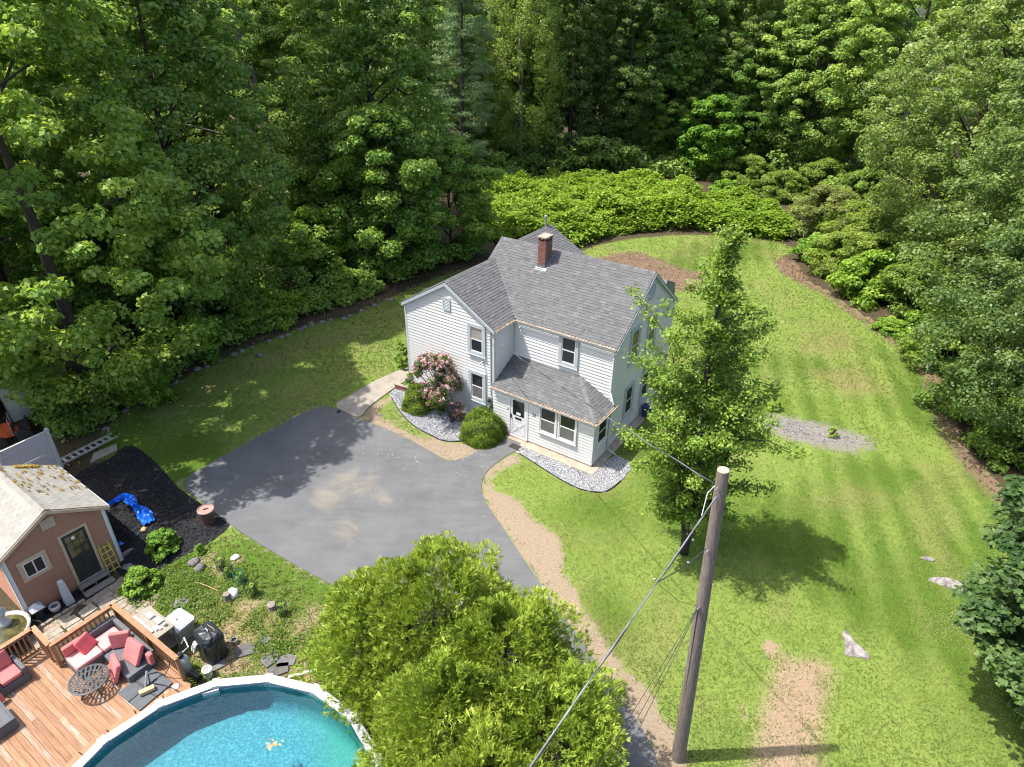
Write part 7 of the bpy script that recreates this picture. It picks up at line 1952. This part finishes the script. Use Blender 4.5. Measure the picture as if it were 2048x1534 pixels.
    rock_mb(rg, .16, .5).build('garden_stone', 'stone_white', loc=G(471, 1116), smooth=True, label='small white stone on the grass beside the driveway', cat='stone')
    for i, (px, py, sx, sy, rz, lab) in enumerate([(490, 1301, .3, .22, .4, 'flat dark slate right of the paint can'), (540, 1318, .26, .22, .9, 'flat slate between grill and hedge'), (573, 1322, .28, .2, .2, 'reddish flat slate nearest the hedge'), (557, 1340, .3, .2, .5, 'flat slate against the pool rim'), (430, 1330, .3, .22, .7, 'grey slab behind the pool rim'), (365, 1205, .26, .2, .3, 'pale flat stone in the leaf litter'), (530, 1280, .18, .15, 1.0, 'little flat stone among the weeds')]):
        m = MB().prism([(-sx, -sy), (sx * .8, -sy * 1.1), (sx * 1.1, sy * .5), (sx * .2, sy), (-sx * .9, sy * .8)], -.02, .03); m.build('slate', 'slate', loc=G(px, py) + np.array([0, 0, .02]), rz=rz, label=lab, cat='slate', group='flat slates in the yard')
    A, B2 = G(391, 1166), G(437, 1184); MB().tube([A + [0, 0, .06], (A + B2) / 2 + [0, 0, .1], B2 + [0, 0, .05]], .012, 5).build('fallen_branch', 'firewood', label='long pale stick lying in the weeds', cat='stick')
    # door mat, driveway drain, planter of brick by the walk, blue bin by the side wall
    w = HW(-3.35, -2.28, .05); MB().rbox(-.34, .34, -.17, .17, 0, .012, .005).build('door_mat', 'mat_rubber', loc=(w[0], w[1], float(hgt(w[0], w[1])) + .033), rz=HTH + R(-4), label='dark oval door mat on the path to the front door', cat='mat')
    w = G(678, 824); MB().lathe([(0, 0), (.11, 0), (.11, .01), (0, .01)], 14).build('drain_cover', 'black_paint', loc=w + np.array([0, 0, .034]), label='small black drain cover at the top corner of the driveway', cat='drain')
    p0, p1 = G(791, 778), G(818, 786); d = p1 - p0; L = np.linalg.norm(d[:2]) + .25; a = math.atan2(d[1], d[0])
    W = empty('brick_planter', (p0[0], p0[1], p0[2]), a, 'low brick planter wall between walkway and gravel bed', 'planter')
    bm = MB().box(0, .21, -.06, .06, 0, .065).mesh('brick', 'brick')
    for r_ in range(4):
        for i in range(int(L / .22)): link('brick', bm, W, (i * .22 + (.11 if r_ % 2 else 0), 0, r_ * .073))
    MB().box(-.02, L + .05, -.08, .08, .292, .33).build('coping_slab', 'concrete', W)
    w = HW(.34, 3.4); e = empty('recycling_bin', w + np.array([0, 0, .075]), HTH, 'dark blue bin standing by the side wall behind the tree', 'bin')
    MB().loft([[(s_ * x, s_ * y, z) for x, y in ((-1, -1), (1, -1), (1, 1), (-1, 1))] for s_, z in ((.15, 0), (.19, .55))]).build('body', 'bin_blue', e); MB().box(-.2, .2, -.2, .2, .55, .59).build('lid', 'bin_blue', e)
make_yard_things()

# ------------------------------------------------------------------ utility pole and wires
def make_pole():
    base = np.array([4.60, 10.46, 0.]); top = np.array([4.22, 10.62, 9.58]); ax = top - base
    def at(f): return base + ax * f
    P = empty('utility_pole', base, 0, 'weathered wooden utility pole in the front lawn', 'utility pole')
    n = 12; m = MB(); m.tube([ax * t - np.array([0, 0, .4 if t == 0 else 0]) for t in np.linspace(0, 1, n)], [.182 - .06 * t for t in np.linspace(0, 1, n)], 20, cap=False); m.build('shaft', 'pole_wood', P, smooth=True)
    t = unit(ax); MB().tube([ax - t * .004, ax + t * .012], [.1215, .116], 20).build('end_grain', 'pole_end', P)
    def f_at(py):  # fraction along the shaft seen at photo row py
        best = 0; bd = 1e9
        for k in range(0, 1001):
            w = at(k / 1000); d_ = w - np.array([0, 0, CAMH]); fw = d_[1] * math.cos(_p) - d_[2] * math.sin(_p); up = d_[1] * math.sin(_p) + d_[2] * math.cos(_p)
            y = 767 - FPX * up / fw
            if abs(y - py) < bd: bd = abs(y - py); best = k / 1000
        return best
    f1, f2, f3, f0 = f_at(982), f_at(1087), f_at(1200), f_at(962)
    for f in (f0, f1, f2, f3):
        c = at(f) - base + np.array([-.10, -.12, 0]); MB().tube([c, c + np.array([-.07, -.09, 0])], .018, 8).build('bolt', 'metal_grey', P)
    MB().tube([at(f) - base + np.array([-.12, -.1, 0]) for f in np.linspace(.06, f3, 12)], .011, 5).build('ground_wire', 'cable', P)
    MB().tube([at(.10) - base + np.array([-.165 * math.cos(a), -.165 * math.sin(a), 0]) for a in np.linspace(0, 6.28, 18)], .008, 5).build('band', 'metal_grey', P)
    MB().tube([at(.2) - base + np.array([-.165 * math.cos(a), -.165 * math.sin(a), .0]) for a in np.linspace(0, 6.28, 18)], .006, 5).build('band', 'metal_grey', P)
    def sagline(a, b, sag, k=26): return [a + (b - a) * t_ + np.array([0, 0, -4 * sag * t_ * (1 - t_)]) for t_ in np.linspace(0, 1, k)]
    # service drop to the house
    a = HW(-5.50, -1.70, 5.02); b = at(f0) + np.array([-.15, .02, 0])
    L = sagline(a, b, .18, 44); W = empty('service_drop_wire', a, 0, 'twisted grey service wire from the house corner to the pole', 'wire')
    MB().tube([p - a for p in L], .013, 5).build('cable', 'cable', W)
    MB().tube([p - a + np.array([.016 * math.cos(i * 1.3), .0, .016 * math.sin(i * 1.3)]) for i, p in enumerate(L)], .009, 5).build('bare_neutral', 'cable_bare', W)
    # thick line leaving over the camera's left
    a = at(f1) + np.array([-.12, -.14, 0]); q = G(1060, 1534, 8.45); b = a + (q - a) * 2.2
    W = empty('power_line', a, 0, 'thick pale power line running from the pole to the lower left', 'wire')
    L = [a + (b - a) * t_ for t_ in np.linspace(0, 1, 40)]
    MB().tube([p - a for p in L], .016, 6).build('cable', 'cable_bare', W); MB().tube([p - a + np.array([.02 * math.cos(i * 1.1), 0, .02 * math.sin(i * 1.1) - .012]) for i, p in enumerate(L)], .012, 5).build('cable', 'cable', W)
    # jumper loops and splices
    s1 = a + (q - a) * .20; s2 = a + (q - a) * .40
    J = empty('jumper_wires', a, 0, 'short jumper wires and white splices beside the pole', 'wire')
    MB().tube([at(f0) + np.array([-.14, -.06, 0]) - a, at((f0 + f1) / 2) + np.array([-.3, -.15, 0]) - a, s1 * .5 + a * .5 + np.array([-.02, 0, .03]) - a], .008, 5).build('loop', 'plastic_grey', J)
    p2 = at(f2) + np.array([-.14, -.08, 0]) - a
    MB().tube([p2, p2 * .6 + (s2 - a) * .4 + np.array([0, 0, -.12]), s2 - a], .011, 5).build('loop', 'cable', J)
    for c in (s2 - a + np.array([-.05, .05, .05]), s1 - a + np.array([.1, .05, -.1]), p2 * .6 + (s2 - a) * .4 + np.array([0, .02, -.06])):
        MB().tube([c, c + np.array([.04, .02, -.04])], .014, 6).build('splice', 'plastic_grey', J)
    # three thin lower lines
    a3 = at(f3) + np.array([-.13, -.12, 0])
    for i, (dx, lab) in enumerate(((0, 'uppermost of three thin black wires from low on the pole'), (22, 'middle one of three thin black wires from low on the pole'), (40, 'lowest of three thin black wires from low on the pole'))):
        q3 = G(1196 + dx, 1534, 4.4); b3 = a3 + (q3 - a3) * 1.9
        W = empty('telephone_wire', a3, 0, lab, 'wire', 'thin wires'); MB().tube([p - a3 for p in sagline(a3 + np.array([0, 0, -.05 * i]), b3, .05 + .05 * i)], .007, 4).build('cable', 'cable', W)
    W = empty('guy_wire', a3, 0, 'thin wire from the low bracket up to the jumper splice', 'wire'); MB().tube([np.zeros(3), (s2 - a3) * .5 + np.array([0, 0, -.15]), s2 - a3], .005, 4).build('cable', 'cable', W)
make_pole()
